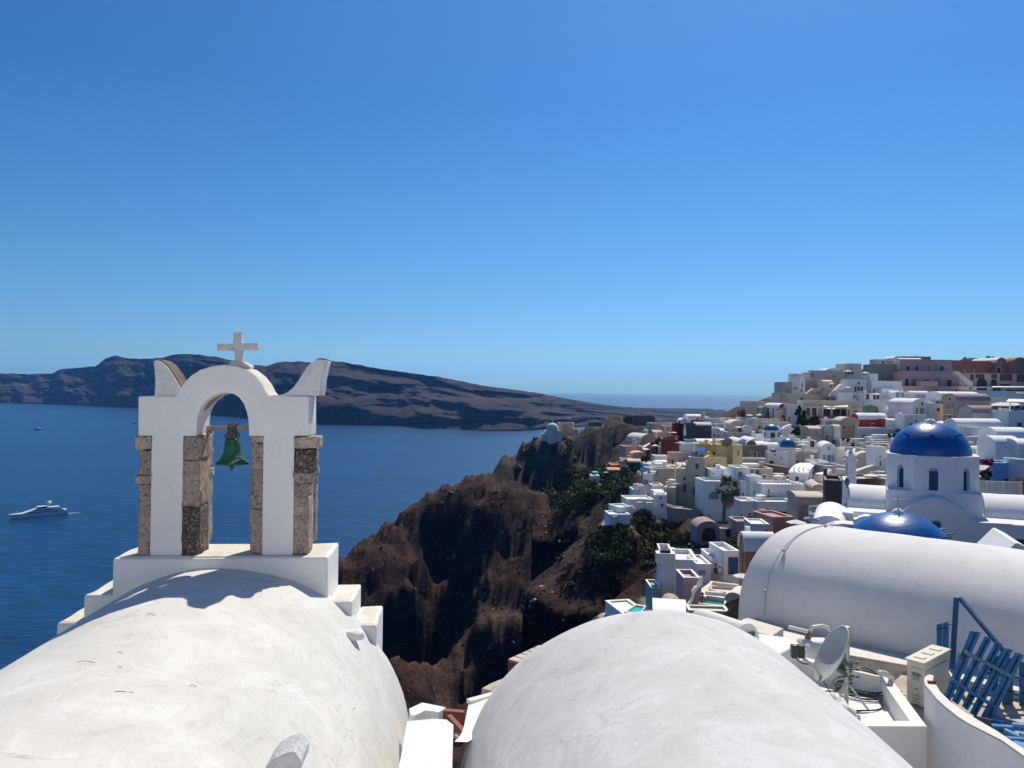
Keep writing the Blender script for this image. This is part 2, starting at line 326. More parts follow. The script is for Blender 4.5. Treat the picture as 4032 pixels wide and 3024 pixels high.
# ---- upper middle
H('C',255,480,770,925,232,'w',"white house with pale blue shuttered window below the blue belfry",yaw=-4,D=6,wins=[('w:t','f',315,875,52,78),('w:n','f',415,852,34,40)])
H('C',290,470,703,780,236,'w',"white vault roof left behind the twin blue belfry",roof='vu',ys=765,D=4)
H('C',565,830,705,780,238,'w',"white vault roof right of the twin blue belfry",roof='vu',ys=755,D=4,yaw=-3)
H('C',470,640,790,880,231,'w2',"small white block with blue window right of the belfry house",D=5,wins=[('w:t','f',510,850,50,30)])
H('C',0,440,556,700,246,'w2',"greyish white long retaining wall left under the pink terrace",yaw=4,D=8,wins=[('w:n','f',165,585,10,14)])
H('C',145,470,668,830,241,'w',"white stepped house with one small dark window beside the long retaining wall",yaw=2,D=6,wins=[('w:n','f',203,787,32,50)])
H('C',640,985,752,860,233,'w2',"flat grey plaster roof terrace between white vaults and peach gable house",yaw=-2,D=8)
H('C',372,575,882,1110,218,'p',"peach cube house with air conditioner and dark window mid slope",yaw=-3,D=5,wins=[('w:n','f',487,1010,44,44),('w:n','f',420,1080,42,40),('d:n','f',470,1085,16,50)])
H('C',98,368,917,1080,214,'w',"plain white block in front of the green netting",yaw=-2,D=6)
H('C',590,880,815,1060,205,'w',"white arched gable house with three pale shuttered doors",roof='vf',ys=900,D=9,rc='w2',yaw=14,wins=[('w:b','f',733,880,24,56),('d:v','f',728,1000,56,115),('w:v','f',655,990,34,88),('w:v','f',812,1000,38,96)])
H('C',872,1045,888,1190,203,'cr',"tall cream side wall house between the white and peach gables",yaw=2,D=5)
H('C',480,800,1045,1260,197,'w',"white lower block under the shuttered gable house",D=5,wins=[('w:n','f',645,1134,18,32),('w:n','f',570,1188,36,44)])
H('C',1235,1722,745,1130,200,'p',"peach pink gable house with long mauve vault roof and balcony",roof='vu',ys=838,xl=1035,yaw=20,rc='mv',wins=[('a:b','l',1135,812,30,46),('w:v','l',1098,918,26,78),('w:v','l',1142,918,26,78),('w:v','l',1190,920,26,78),('w:n','l',1140,1095,24,76)])
H('C',1470,1890,918,1130,186,'cr',"olive gabled house with dusty pink vault roof",roof='vu',ys=1020,xl=1250,yaw=18,rc='mv',wins=[])
H('C',1000,1560,715,800,212,'w',"low white vault just behind the mauve vault roof",roof='vu',ys=760,D=6,yaw=8)
H('C',1700,2260,800,880,214,'w',"flat white terrace right behind the mauve vault",D=7,yaw=4)
H('C',1240,1890,1108,1240,158,'w',"long white vault roof directly right of the big blue dome",roof='vu',ys=1215,D=4.6,yaw=2)
H('C',1225,1530,1215,1480,157,'w',"white terrace house with green door behind the big blue dome",D=3,wins=[('d:e','f',1470,1325,94,114)])
H('C',1522,1825,1238,1395,153,'w',"plain bluish white block next to the green door",D=4)
H('C',1515,1800,1375,1560,147,'w',"white block with brown shuttered window and grey grille",D=4,wins=[('w:b','f',1642,1420,94,58),('w:n','f',1585,1500,110,66)])
H('C',1080,1240,1155,1260,165,'w',"tiny white arched hut tucked behind the big blue dome",roof='vf',ys=1195,D=4,wins=[('w:n','f',1163,1210,30,44)])
H('C',1990,2280,990,1245,170,'w',"white corner house with single window under the planted terrace",D=6,yaw=-4,wins=[('w:n','f',2145,1187,66,62)])
H('C',1880,2000,1035,1240,182,'w2',"narrow grey white wall right of the pink vault house",D=5)
H('M',915,1500,405,700,112,'w',"upper of two stacked white vaults at the right edge",roof='vu',ys=560,D=4,yaw=2)
H('M',893,1352,565,1040,106,'w',"tall white vault house with half moon vent above the blue house",roof='vu',ys=760,D=4,yaw=1,wins=[('a:b','f',1088,752,66,26)])
H('M',1338,1620,620,1010,104,'w2',"white vault house cut off by the right edge",roof='vu',ys=800,D=4,yaw=1)
H('M',845,1332,1062,1450,98,'bl',"bright blue painted house with white parapet",yaw=-2,D=4,rc='w',wins=[('w:n','f',1125,1380,176,60)])
H('M',1322,1500,1000,1600,96,'w',"narrow white pier wall right of the bright blue house",D=3)
H('M',640,893,740,880,128,'w',"small white vault left of the half moon vent house",roof='vu',ys=790,D=3)
H('M',505,645,790,840,132,'w',"low white curb roof beside the small vault",D=3)
H('M',560,890,875,990,118,'w',"white arched canopy roof over the bougainvillea",roof='vu',ys=930,D=5)
# ---- summit, left
H('B',680,890,572,760,262,'b',"beige end house with two tall open slots at the left end of the summit",yaw=6,D=7,wins=[('w:l','f',712,690,10,78),('w:l','f',744,690,10,84),('d:n','f',822,680,32,88)])
H('B',820,885,523,600,270,'w2',"small round shouldered white roof behind the slotted house",roof='vf',ys=572,D=5)
H('B',882,1075,450,620,258,'w2',"white terrace house under the highest left parasol",yaw=4,D=7,wins=[('w:n','f',1083,470,1,1)])
H('B',1070,1580,404,560,262,'g',"wide grey beige house with humped white roofs on the skyline",yaw=-4,D=8,wins=[('w:n','f',1084,470,11,54),('w:n','f',1112,470,12,60)])
H('B',1300,1500,373,430,264,'w2',"larger white roof hump on the grey beige skyline house",roof='vf',ys=404,D=6)
H('B',1485,1575,376,430,268,'w2',"smaller white roof hump right on the skyline house",roof='vf',ys=404,D=5)
H('B',918,1000,490,730,250,'w',"narrow bluish white house with tall dark window",yaw=8,D=5,wins=[('w:n','f',955,612,12,66),('w:n','f',935,692,11,44),('w:n','f',954,692,11,44)])
H('B',990,1275,555,750,252,'mv',"plain brownish mauve wall house under the grey beige one",yaw=-4,D=6)
H('B',618,755,728,880,250,'b',"pale beige cube at the far left foot of the summit houses",yaw=4,D=6,wins=[('w:w','f',700,775,20,50)])
H('B',748,1240,745,890,244,'sand',"long sand coloured house with sloping stair wall on top",yaw=-3,D=6)
H('B',1262,1395,545,700,246,'b',"cream house with small awning over its blue window",roof='vu',ys=575,D=5,rc='cr',wins=[('w:w','f',1369,632,34,54)])
H('B',1380,1565,470,710,250,'t',"tan ochre house with notched parapet",yaw=-5,D=6,wins=[('w:n','f',1400,487,14,20),('w:n','f',1430,487,14,20)])
H('B',1240,1440,700,800,243,'t',"low ochre terrace wall before the cream awning house",D=4)
H('B',1615,1815,303,560,262,'sand',"sandy house at the left end of the olive grey summit block",yaw=6,D=8,wins=[('d:n','f',1630,430,26,60),('w:w','f',1668,362,14,30),('d:n','f',1675,440,24,56)])
H('B',1660,1925,470,560,252,'tq',"glass fronted terrace with turquoise tint under a parasol",D=4,ext=2)
H('B',1545,1900,530,740,248,'w2',"bluish grey terrace house with three dark doors",yaw=-3,D=6,wins=[('w:n','f',1773,585,26,38),('d:n','f',1770,665,32,58),('d:n','f',1817,665,32,58),('d:n','f',1727,672,26,78)])
H('B',1925,2055,450,560,254,'w2',"pale cube set against the olive grey summit wall",D=4)
H('B',1480,1745,722,845,238,'w',"white low house with one pale door beside the wide stair",D=5,wins=[('d:g','f',1710,780,32,54)])
H('B',1740,1865,722,800,239,'st',"rough stone infill wall beside the brown door house",D=4)
H('B',1860,1985,727,905,234,'w',"white pier house with tall brown wooden door",D=5,wins=[('d:b','f',1902,808,46,126)])
H('B',1970,2160,745,905,236,'w2',"pale house with dark windows under a white parasol mid summit",D=5,wins=[('d:n','f',1998,788,44,68),('w:n','f',2052,788,34,64)])
H('B',1955,2215,826,915,229,'w',"long pale balcony wall below the parasol house",D=3)
H('B',1350,1480,790,830,240,'st',"dark stone footing beside the wide white stair",D=3)
H('B',960,1820,842,925,230,'b',"long beige restaurant roof parapet above the pergola",yaw=-2,D=5,wins=[])
H('B',960,1640,925,1085,227,'sand',"open restaurant front with dark interior behind pergola posts",yaw=-2,D=3,wins=[('w:n','f',1050,1000,60,110),('w:n','f',1130,1000,60,110),('w:n','f',1305,1010,110,90),('w:n','f',1450,1010,100,90),('w:n','f',1560,1010,80,90)])
H('B',1160,1660,1078,1130,222,'mr',"long brick red terrace band below the pergola",D=3)
H('B',1640,1840,965,1090,224,'b',"beige doorway block at the right end of the restaurant",D=4,wins=[('d:n','f',1730,1025,54,80),('w:n','f',1685,940,14,30)])
H('B',1150,1285,1115,1220,218,'mr',"dark red wall with a small roof below the restaurant",D=4)
H('B',1258,1560,1112,1230,216,'w',"white glazed pavilion below the red terrace band",D=4,wins=[('w:v','f',1395,1165,200,60)])
H('B',1775,2190,1025,1260,205,'rd',"red walled house with white vault roof and twin windows",roof='vu',ys=1112,D=5,rc='w',yaw=1,wins=[('w:w','f',1976,1193,34,40),('a:n','f',1912,1100,18,18)])
H('C',150,475,1108,1260,203,'rd',"lower red walled house with small double window behind the big blue dome",D=5,wins=[('w:w','f',237,1203,36,42)])
H('C',228,340,1105,1150,202,'w2',"white domed roof cap on the lower red house",roof='vu',ys=1140,D=3)
H('B',1510,1775,1085,1345,200,'t',"ochre arched gable with two small arched windows",roof='vf',ys=1160,D=5,rc='g',wins=[('a:w','f',1562,1225,28,58),('a:w','f',1702,1225,28,58),('w:n','f',1562,1295,8,10),('w:n','f',1708,1295,8,10)])
H('B',1755,2300,1240,1580,198,'w2',"wide grey white house wall below the red houses",D=5,wins=[('w:g','f',1848,1385,54,88),('w:n','f',2105,1418,58,66),('w:n','f',2006,1497,52,62),('w:n','f',2100,1495,80,46)])
H('B',1055,1290,1212,1560,196,'sand',"sandy house with pinkish domed roof left of the arched opening",roof='vu',ys=1268,D=6,rc='b',wins=[('w:n','f',1170,1315,14,56)])
H('B',1275,1520,1210,1570,195,'g',"grey beige house with a wide shaded arched opening",roof='flat',D=5,wins=[('A:s','f',1435,1405,118,126),('w:n','f',1300,1300,14,20),('w:n','f',1432,1246,18,20),('d:g','f',1315,1390,56,100)])
H('B',1415,1505,1194,1240,194,'cr',"tiny cream vault beside the arched opening house",roof='vu',ys=1226,D=3)
H('B',160,425,850,1010,246,'sand',"sand house with white vault parapet at the left foot of the cascade",roof='flat',yaw=3,D=7,rc='w',wins=[('w:n','f',258,880,20,14),('d:v','f',320,975,60,80)])
H('B',62,170,985,1060,248,'mr',"small reddish cube at the far left foot of the cascade",D=4)
H('B',615,760,882,960,234,'mr',"white vault with red arched end below the sand house",roof='vf',ys=950,D=7,rc='w',yaw=20)
H('B',650,750,950,1160,231,'t',"ochre house with climbing plant under the red arched end",D=5,wins=[])
H('B',748,970,900,1190,229,'w2',"tall bluish white house left of the big green tree",yaw=-3,D=6,wins=[('w:n','f',765,1107,16,60)])
H('B',500,650,925,1040,236,'w2',"mauve white round vault in front of the sand house",roof='vf',ys=990,D=5,rc='w2')
H('B',375,450,930,1060,238,'ol',"narrow pale olive arched house left of the mauve vault",roof='vf',ys=960,D=5)
H('B',590,665,990,1150,225,'sand',"sandy chimney like tower block in the cascade",D=3)
H('B',310,640,1110,1260,220,'b',"beige terrace walls stepping down beside the crowded lane",yaw=2,D=5,wins=[('d:n','f',330,1225,20,40),('w:n','f',560,1180,40,12)])
H('B',460,760,1155,1270,214,'b',"flat beige house behind the small blue dome",D=5,wins=[('w:n','f',655,1250,40,36)])
H('B',-40,165,1130,1260,214,'b',"domed beige vault house left of the crowded lane",roof='vf',ys=1200,D=6,rc='cr',wins=[('w:n','f',85,1180,18,14),('d:e','f',43,1270,44,70)])
H('B',-100,265,1290,1480,208,'b',"large plain beige wall below the domed vault house",yaw=-3,D=6)
H('B',95,240,1200,1300,211,'b',"small beige half vault beside the green doored terrace",roof='vf',ys=1250,D=4,rc='cr')
H('B',620,770,1250,1330,206,'w',"white curved terrace wall right of the small blue dome",D=4,wins=[('d:n','f',637,1335,20,36)])
# ---- middle terraces
H('E',1235,1448,176,470,158,'w',"white arched gable house with tall glazed doors above the lane",roof='vf',ys=262,D=9,rc='w2',yaw=-16,wins=[('w:v','f',1338,242,28,58),('d:v','f',1272,378,34,90),('d:v','f',1345,385,60,100),('d:v','f',1405,383,32,90)])
H('E',1448,1680,262,620,157,'w2',"long whitewashed side house right of the glazed gable",yaw=4,D=6,wins=[('w:n','f',1562,368,14,20)])
H('E',1135,1335,436,640,152,'w',"white low house with wide arched recess",roof='flat',D=5,wins=[('a:s','f',1236,548,78,76)])
H('E',1725,2010,308,600,140,'b',"beige vault house with tiny square window behind the small belfry",roof='vf',ys=420,D=9,rc='cr',yaw=-12,wins=[('w:w','f',1872,380,26,30)])
H('E',2010,2180,228,560,134,'w',"rounded white house with one grey shutter left of the big church",D=5,yaw=-8,wins=[('w:g','f',2090,460,24,76),('w:g','f',2085,362,14,30)])
H('E',1900,2030,310,500,139,'b',"peach beige low wall house beside the rounded white house",D=5)
H('E',1730,2150,250,330,150,'b',"plain beige terrace wall below the teal parasol",D=5)
H('E',1300,1600,500,720,142,'g',"beige stair house with pale blue shutters",yaw=4,D=6,wins=[('d:t','f',1500,600,44,130)])
H('E',1740,2160,590,740,128,'cr',"cream terrace wall under the pair of white parasols",yaw=10,D=6)
H('E',1640,2160,690,800,112,'br',"brown beamed roof terrace behind the white belfry",yaw=3,D=6)
H('E',1283,1545,712,1300,92,'br',"tall plain brown wall tower with white coping left of the church",yaw=-20,D=6)
H('E',875,1280,885,1320,104,'sand',"beige vaulted house with blind arch left of the brown tower",roof='vu',ys=972,D=5,yaw=-6,rc='sand',wins=[('A:h','f',985,1180,160,240)])
H('E',1110,1290,775,920,116,'sand',"sand coloured curled gable behind the beige vault",roof='vf',ys=840,D=6,yaw=-10,wins=[('a:n','f',1131,890,12,24)])
H('E',765,1035,485,800,138,'w',"white vaulted house with gabled doors and spouts on its roof",roof='vu',ys=608,xr=1205,yaw=-28,wins=[('d:n','f',880,690,46,78),('w:g','r',1105,600,24,40),('w:g','r',1048,700,22,84),('w:g','r',1102,700,26,90),('w:g','r',1165,700,22,84)])
H('E',1010,1290,780,920,132,'w2',"white terrace wall under the gabled doors",D=5)
H('E',370,985,768,1060,124,'w',"long white terraced house with railing and grey doors",yaw=3,D=6,wins=[('w:g','f',466,865,22,66),('d:g','f',468,970,38,92),('w:n','f',537,970,20,56)])
H('E',190,372,655,1010,127,'w',"white house with bright turquoise door and lamp",D=6,yaw=3,wins=[('d:k','f',280,908,58,112),('w:n','f',280,818,34,34)])
H('E',60,200,720,1020,128,'w',"white house with blue shutter right of the palm",D=5,wins=[('w:u','f',92,945,14,130),('w:g','f',150,955,16,90)])
H('E',60,310,1012,1340,119,'w',"white lower house with turquoise gates by the palm foot",yaw=2,D=5,wins=[('d:q','f',125,1275,50,86),('d:q','f',190,1272,66,90),('d:e','f',262,1272,34,82),('w:n','f',191,1196,26,34),('w:t','f',0,1225,12,60)])
H('E',300,870,1020,1290,118,'w',"white lower house with sloped awnings between gates and beige vault",yaw=2,D=5,wins=[('w:n','f',382,1180,56,42),('w:n','f',546,1205,66,48),('w:n','f',665,1175,120,34),('A:h','f',415,1160,130,90)])
H('E',190,530,540,680,132,'sand',"weathered sandy ruin wall with blue shutters",D=4,wins=[('d:u','f',222,598,28,100),('w:u','f',303,586,44,54)])
H('E',-15,188,527,700,130,'w',"white round shouldered house with one deep window behind the palm",roof='flat',D=5,wins=[('w:g','f',50,618,52,74)])
H('E',740,985,296,540,166,'g',"bluish grey house with two dark windows behind the retaining stones",yaw=-2,D=5,wins=[('w:n','f',800,448,34,64),('w:n','f',890,448,36,56)])
H('E',985,1235,300,540,165,'b',"beige blank walled house right of the bluish grey one",yaw=2,D=5)
H('E',1040,1170,130,330,176,'w2',"pale cube with white double door above the beige blank house",D=4,wins=[('d:w','f',1100,180,60,90)])
H('E',455,745,290,560,162,'w',"white apse wall house below the blue half domes",D=5,wins=[('w:n','f',560,337,12,24),('w:n','f',647,381,14,24)])
H('E',88,450,200,470,164,'st',"dark stone church front with three white framed openings",yaw=3,D=7,rc='st',wins=[('w:w','f',200,325,26,68),('d:w','f',264,340,36,96),('w:w','f',323,340,28,64)])
H('E',20,165,112,230,170,'w',"leftmost white barrel roof of the small blue domed church",roof='vf',ys=190,D=8)
H('E',150,280,125,230,165.5,'st',"small stone arched bell gable on the dark church front",roof='vf',ys=200,D=1.0,rc='w')
H('E',200,350,100,210,171,'w',"second white barrel roof behind the stone bell gable",roof='vf',ys=190,D=8)
H('E',295,610,145,330,167,'w',"long grey white barrel roof right of the bell gable",roof='vu',ys=215,D=6,yaw=-3)
H('E',325,625,55,150,176,'w',"white square base under the small blue dome drum",D=6)
H('E',540,800,70,300,171,'w',"white arched nave behind the blue half dome",roof='vf',ys=150,D=6,rc='w')
H('E',450,860,215,320,165,'w',"white apse base carrying the blue half domes",D=5)
H('E',85,425,392,470,158,'cr',"curved cream forecourt wall of the stone church front",D=2.5)
H('E',405,560,1270,1420,100,'pk2',"dusky pink curved wall corner below the turquoise gates",D=4)
H('E',530,830,1240,1420,98,'pk2',"dusky pink cafe house with small shelf roof under a parasol",yaw=12,D=5)
H('E',215,480,1345,1470,94,'w',"white roof block with planter behind the big near vault",D=4,yaw=-4)
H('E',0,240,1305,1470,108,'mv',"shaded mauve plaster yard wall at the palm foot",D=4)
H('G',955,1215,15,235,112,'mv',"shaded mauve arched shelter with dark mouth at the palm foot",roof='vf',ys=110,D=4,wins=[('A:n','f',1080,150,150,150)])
H('G',1205,1410,88,190,111,'sand',"low sandy hut with dark doorway right of the arched shelter",D=3,wins=[('d:n','f',1290,140,60,80)])
H('E',1130,1545,1262,1560,36,'w',"white barrel shed roof between the ornate cross and the church",roof='vf',ys=1400,D=5,yaw=-24)
# ---- yellow house group (left middle)
H('D',1386,1700,745,1120,143.5,'y',"tall yellow house wall right of the beige flank with four tall windows",yaw=10,D=5)
H('D',1140,1390,742,1530,141,'yg',"tall beige flank of the yellow house with four windows and the blue awning above",yaw=-22,D=5.5,wins=[('w:d','f',1271,870,42,74),('w:d','f',1265,1037,40,78),('w:d','f',1228,1222,28,116),('w:d','f',1283,1230,28,116)],ext=8)  # greyer wall colour than the yellow side carries the flank's weaker light
H('D',1580,1795,562,960,147,'y',"upper yellow block with terrace roof and dishes",yaw=-4,D=5,wins=[('w:n','f',1735,845,14,20)])
H('D',1790,1932,565,880,146,'y',"right hand yellow wing with one white framed blue window",yaw=20,D=6,wins=[('w:w','f',1866,680,22,78)])
H('D',1480,1585,562,760,150,'y',"yellow tower bay with arched blue door",yaw=-8,D=5,wins=[('A:u','f',1525,697,50,80)])
H('D',1285,1485,550,760,154,'y',"yellow rear bay beside the white corner stair",yaw=-8,D=5)
H('D',962,1145,908,1540,142,'yg',"plain grey beige annex left of the yellow house",yaw=-20,D=7,wins=[('w:d','f',1088,1048,32,48),('w:d','f',1090,1190,42,116)])
H('D',788,964,1180,1500,140,'yg',"low grey beige terrace block with loungers on top",yaw=-20,D=6,wins=[])
H('D',612,958,905,1180,150,'cr',"grey white house with glass terrace left of the annex",yaw=14,xl=490,wins=[('w:d','l',507,1095,22,60),('w:d','l',545,1100,22,60),('w:d','l',587,1110,22,60),('w:v','f',690,965,40,50)])
H('D',485,620,980,1330,147,'w2',"tall narrow white house front with three slit windows",yaw=-24,D=4,wins=[('w:d','f',507,1095,20,60),('w:d','f',545,1100,20,60),('w:d','f',587,1110,20,60),('d:n','f',563,1285,26,60)])
H('D',620,785,1150,1300,142,'cr',"cream stair block below the glass terrace house",D=4)
H('D',640,790,1218,1300,138,'w',"bright white double hump vault under the grey beige block",roof='vu',ys=1285,D=4)
H('D',645,832,1290,1560,136,'w',"white corner house with two dark windows under the hump vault",D=5,yaw=-10,wins=[('w:d','f',742,1328,34,30),('w:d','f',762,1436,40,44)])
H('D',335,440,1210,1340,144,'w2',"small white stair tower above the parasol terrace",D=4)
H('D',436,495,1158,1320,143,'w2',"slim white stair wall left of the tall narrow front",D=4)
H('D',260,645,1352,1470,134,'w',"curved white sun terrace with two parasols",D=5,yaw=5)
H('D',140,335,1465,1600,130,'w',"lower white terrace house with open arch by the cliff edge",D=4,yaw=20,wins=[('a:n','f',200,1560,40,60)])
H('D',0,300,1572,1680,127,'w',"lowest white plunge pool terrace on the cliff edge",D=4,yaw=5)
H('D',600,970,865,920,158,'cr',"flat cream roof edge behind the glass terrace",D=4,yaw=6)
H('D',990,1135,680,910,168,'p',"peach cube house with arched door left of the blue awning",yaw=24,xl=835,rc='p',wins=[('A:d','l',918,805,26,62)])
H('D',1000,1140,825,910,160,'cr',"low cream vault under the blue awning",roof='vu',ys=870,D=4)
H('D',655,840,722,800,172,'w',"small white cube left of the peach cube",D=4)
H('D',655,835,788,860,168,'w',"white stepped vault roof below the small white cube",roof='vu',ys=820,D=4)
H('D',505,830,835,900,160,'w',"white pergola roof terrace left of the cream roof",D=5,wins=[])
H('D',1388,1935,1092,1610,132,'w',"broad white lower wall with a big half round window right of the yellow flank",yaw=3,D=6,ext=.6,wins=[('a:c','f',1512,1292,146,112),('w:k','f',1820,1592,60,62),('w:n','f',1857,1300,22,50)])
H('D',1475,1650,925,1120,138,'w',"white drum shaped house end with a tiny square window above the half round window",D=4,wins=[('w:n','f',1508,980,20,26)])
H('D',1660,1745,905,1100,137,'w',"small white humped block beside the drum shaped house end",roof='vf',ys=935,D=4)
H('D',1795,2030,895,1110,136,'w',"white round edged house above and right of the palm crown",roof='vu',ys=925,D=3,wins=[('w:g','f',1895,985,50,70)])
# ---- behind: dark house, pink cluster
H('D',1245,1482,235,500,190,'dk',"dark slate blue house with light barrel roof",roof='vu',ys=283,yaw=-2,D=6,rc='g',wins=[('w:g','f',1395,340,22,34),('w:g','f',1440,340,22,34)])
H('D',1060,1250,250,560,188,'dk',"dark slate wing with parasol terrace left of the barrel roof",yaw=-12,D=5,wins=[('a:n','f',1155,370,24,60),('A:n','f',1055,480,1,1),('a:n','f',1110,480,50,60)])
H('D',935,1062,250,500,192,'mr',"dark red house left of the dark slate wing",D=5,yaw=-6,wins=[('w:n','f',990,325,20,34)])
H('D',755,985,480,690,178,'mr',"maroon blank walled house above the green gully",yaw=-10,D=6,wins=[('w:n','f',773,545,18,46)])
H('D',880,1010,440,560,186,'mr',"maroon upper terrace wall joining the dark slate house",D=4)
H('D',950,1070,520,680,180,'dk',"shaded dark annex with parasol under the maroon terrace",D=4,wins=[('w:n','f',1010,570,60,60)])
H('D',1070,1290,545,690,170,'w',"white house with pale parapet behind the blue awning",yaw=-4,D=6)
H('D',1110,1285,490,570,176,'tq',"pale blue glass terrace screens on the white house",D=3)
H('D',1280,1600,478,570,174,'w',"long low white vault pair behind the yellow house",roof='vu',ys=530,D=5)
H('D',1590,1730,490,590,172,'sand',"small peach arched roof under the white parasol behind the yellow house",roof='vf',ys=540,D=4)
H('D',1485,1640,322,470,205,'w',"white flat house right of the dark slate house",D=6,wins=[('d:n','f',1522,420,16,36),('d:n','f',1582,432,16,40)])
H('D',1620,1755,326,480,203,'w',"white vaulted house next to the white flat house",roof='vu',ys=372,D=5)
H('D',1715,2110,380,560,196,'b',"broad beige curved terrace wall under the domed lookout",yaw=-4,D=6,wins=[('w:n','f',1980,470,10,14)])
H('D',1755,2010,208,410,200,'b',"domed beige lookout house with white parasol terrace",roof='vf',ys=280,D=6,rc='cr',wins=[('w:n','f',1930,257,16,16),('d:e','f',1888,340,46,66)])
H('D',1940,2065,282,360,198,'cr',"small cream vault right on the domed lookout",roof='vf',ys=320,D=4,rc='cr')
H('D',1128,1352,118,290,262,'w',"distant white church barrel behind the dark slate house",roof='vu',ys=160,D=6)
H('D',1040,1130,180,260,258,'w',"distant white half arch left of the church barrel",roof='vf',ys=240,D=6)
H('D',1350,1392,90,240,255,'sand',"tall distant belfry tower beside the white church barrel",D=2.2,cat='tower',name='belfry_tower',wins=[('a:l','f',1370,130,12,26)])
H('D',1390,1450,150,250,258,'w',"small distant white dome block right of the belfry tower",roof='vf',ys=190,D=5)
H('D',1400,1655,180,300,250,'w2',"distant pale wall with rounded left end below the horizon",D=5,wins=[('w:n','f',1610,212,20,14)])
H('D',1250,1360,202,240,235,'rd',"tiny red roofed block above the slate barrel roof",D=4)
H('D',1560,1760,260,330,235,'w2',"cluster of small distant white parapets behind the flat house",D=5)
H('D',1660,1770,215,300,240,'w2',"distant white box right of the pale wall",D=5,wins=[('d:n','f',1712,255,16,34)])
H('D',1760,1900,180,240,244,'b',"beige flat block at the edge of the far cascade",D=5)
H('D',620,935,250,340,230,'sand',"sand coloured flat roofs right under the castle rock",D=6)
H('D',800,940,290,420,220,'p',"peach house with dark doorway under the castle rock",D=5,wins=[('d:b','f',850,345,18,60)])
H('D',635,765,350,430,214,'or_',"small orange vault house with cream roof",roof='vu',ys=390,D=5,rc='p',yaw=3)
H('D',690,910,385,500,208,'p',"peach stepped parapet house above the shrubs",D=5)
H('D',450,680,408,570,204,'p',"peach arched vault house on the cliff edge with cream gable",roof='vf',ys=520,D=7,rc='cr',yaw=24,wins=[('w:w','f',498,490,16,60),('w:n','f',470,545,12,16)])
H('D',238,520,588,770,196,'p',"large peach terrace house stepping down the cliff edge",yaw=8,D=6,wins=[('w:n','f',395,590,50,10)])
H('D',350,400,520,610,198,'sand',"slender peach chimney tower on the cliff edge",D=2)
H('D',335,525,672,770,188,'p',"peach scalloped gable terrace under the large peach house",roof='vf',ys=710,D=5)
H('D',180,360,770,850,184,'or_',"orange terrace with pale blue parasols",D=5)
H('D',270,470,770,900,178,'dk',"dark walled cottage with light vault roof by the green gully",roof='vu',ys=815,D=4,rc='sand',wins=[('d:n','f',330,855,20,50)])
H('D',20,260,850,930,182,'or_',"orange lower terrace with small tables",D=5)
H('D',-20,180,898,975,176,'or_',"lowest orange vault roofs beside the green slope",roof='vu',ys=930,D=5)
H('D',190,275,880,1000,172,'dk',"dark teal stone terrace corner below the cottage",D=4)
H('A',315,395,1290,1345,178,'cr',"small round lookout terrace with two parasols above the bushes",D=4)
# ---- pool terraces below, centre right
H('G',1480,1800,138,640,64,'ob',"terracotta house with white rolled vault roof just left of the big near vault",roof='vu',ys=335,xl=1412,yaw=-2,rc='w',wins=[('w:n','l',1449,410,14,96),('w:n','l',1449,540,14,60)])
H('G',1240,1414,335,660,69,'w',"white block with tall grey blue double door above the upper pool",D=4,yaw=4,wins=[('d:u','f',1345,490,110,186)])
H('G',1110,1245,408,650,71,'w',"white block with white double doors behind the two seated people",D=4,wins=[('d:v','f',1190,520,88,116)])
H('G',565,700,372,960,72,'w2',"tall plain white end wall with chimney over the cliff",D=5,yaw=-6)
H('G',690,960,432,960,71.5,'w2',"long white flank wall continuing right of the tall end wall",D=5,yaw=-6)
H('G',948,1110,478,640,70,'w',"low white annex with a pale garage style window",D=4,wins=[('w:v','f',1000,565,84,50)])
H('G',700,835,395,470,76,'cr',"cream domed roof hump behind the tall end wall",roof='vf',ys=450,D=4)
H('G',850,1115,432,500,78,'cr',"long low cream parapet behind the white annex",D=2)
H('G',805,985,625,930,66,'rosa',"pale rose plaster block under the white stair wall",D=3,rc='w')
H('G',1270,1440,800,1040,58,'b',"grey beige vaulted outhouse below the lower pool",roof='vf',ys=880,D=2.2,yaw=-30,rc='cr',wins=[('d:n','f',1318,975,16,80)])
H('G',455,560,735,900,70,'tq',"tiny pale turquoise walled terrace hanging left of the tall end wall",D=3,rc='w')
H('G',490,830,918,1020,50,'w',"low white vault ridge peeking over the centre vault",roof='vu',ys=1000,D=3,yaw=-10)
H('G',865,1300,990,1060,47,'b',"rough beige roof edge between centre vault and pools",D=1.2,yaw=-4)
H('G',150,420,1015,1060,61,'w',"white rim terrace of the bright turquoise pool at the left",D=4,yaw=14)
H('Z',2035,2138,537,610,345,'p',"ruined pink walled house with blind arch on the castle headland",D=7,yaw=-8,wins=[('A:h','f',2082,575,34,44)],cat='ruin',name='ruined_house')
H('Z',2138,2175,580,612,342,'b',"low ruined beige wall right of the pink ruin",D=4,wins=[('w:l','f',2150,593,6,14),('w:l','f',2164,593,6,14)],cat='ruin',name='ruined_house')
H('Z',1935,2062,610,650,336,'cr',"small cream chapel body on the headland tip",D=6,cat='chapel',name='chapel')
H('Z',2010,2062,590,640,334,'cr',"little cream barrel wing right of the chapel dome",roof='vf',ys=615,D=4,cat='chapel',name='chapel')
H('Z',1945,1985,585,620,338,'cr',"little cream barrel wing left of the chapel dome",roof='vf',ys=610,D=4,cat='chapel',name='chapel')
H('A',720,930,708,790,332,'st',"long dark stone castle rampart on top of the rock",D=8,yaw=-4,cat='rampart',name='castle_wall',wins=[('w:n','f',860,790,10,10)])
H('A',640,730,715,760,338,'br',"low brown brick rampart left of the dark castle wall",D=6,cat='rampart',name='castle_wall')
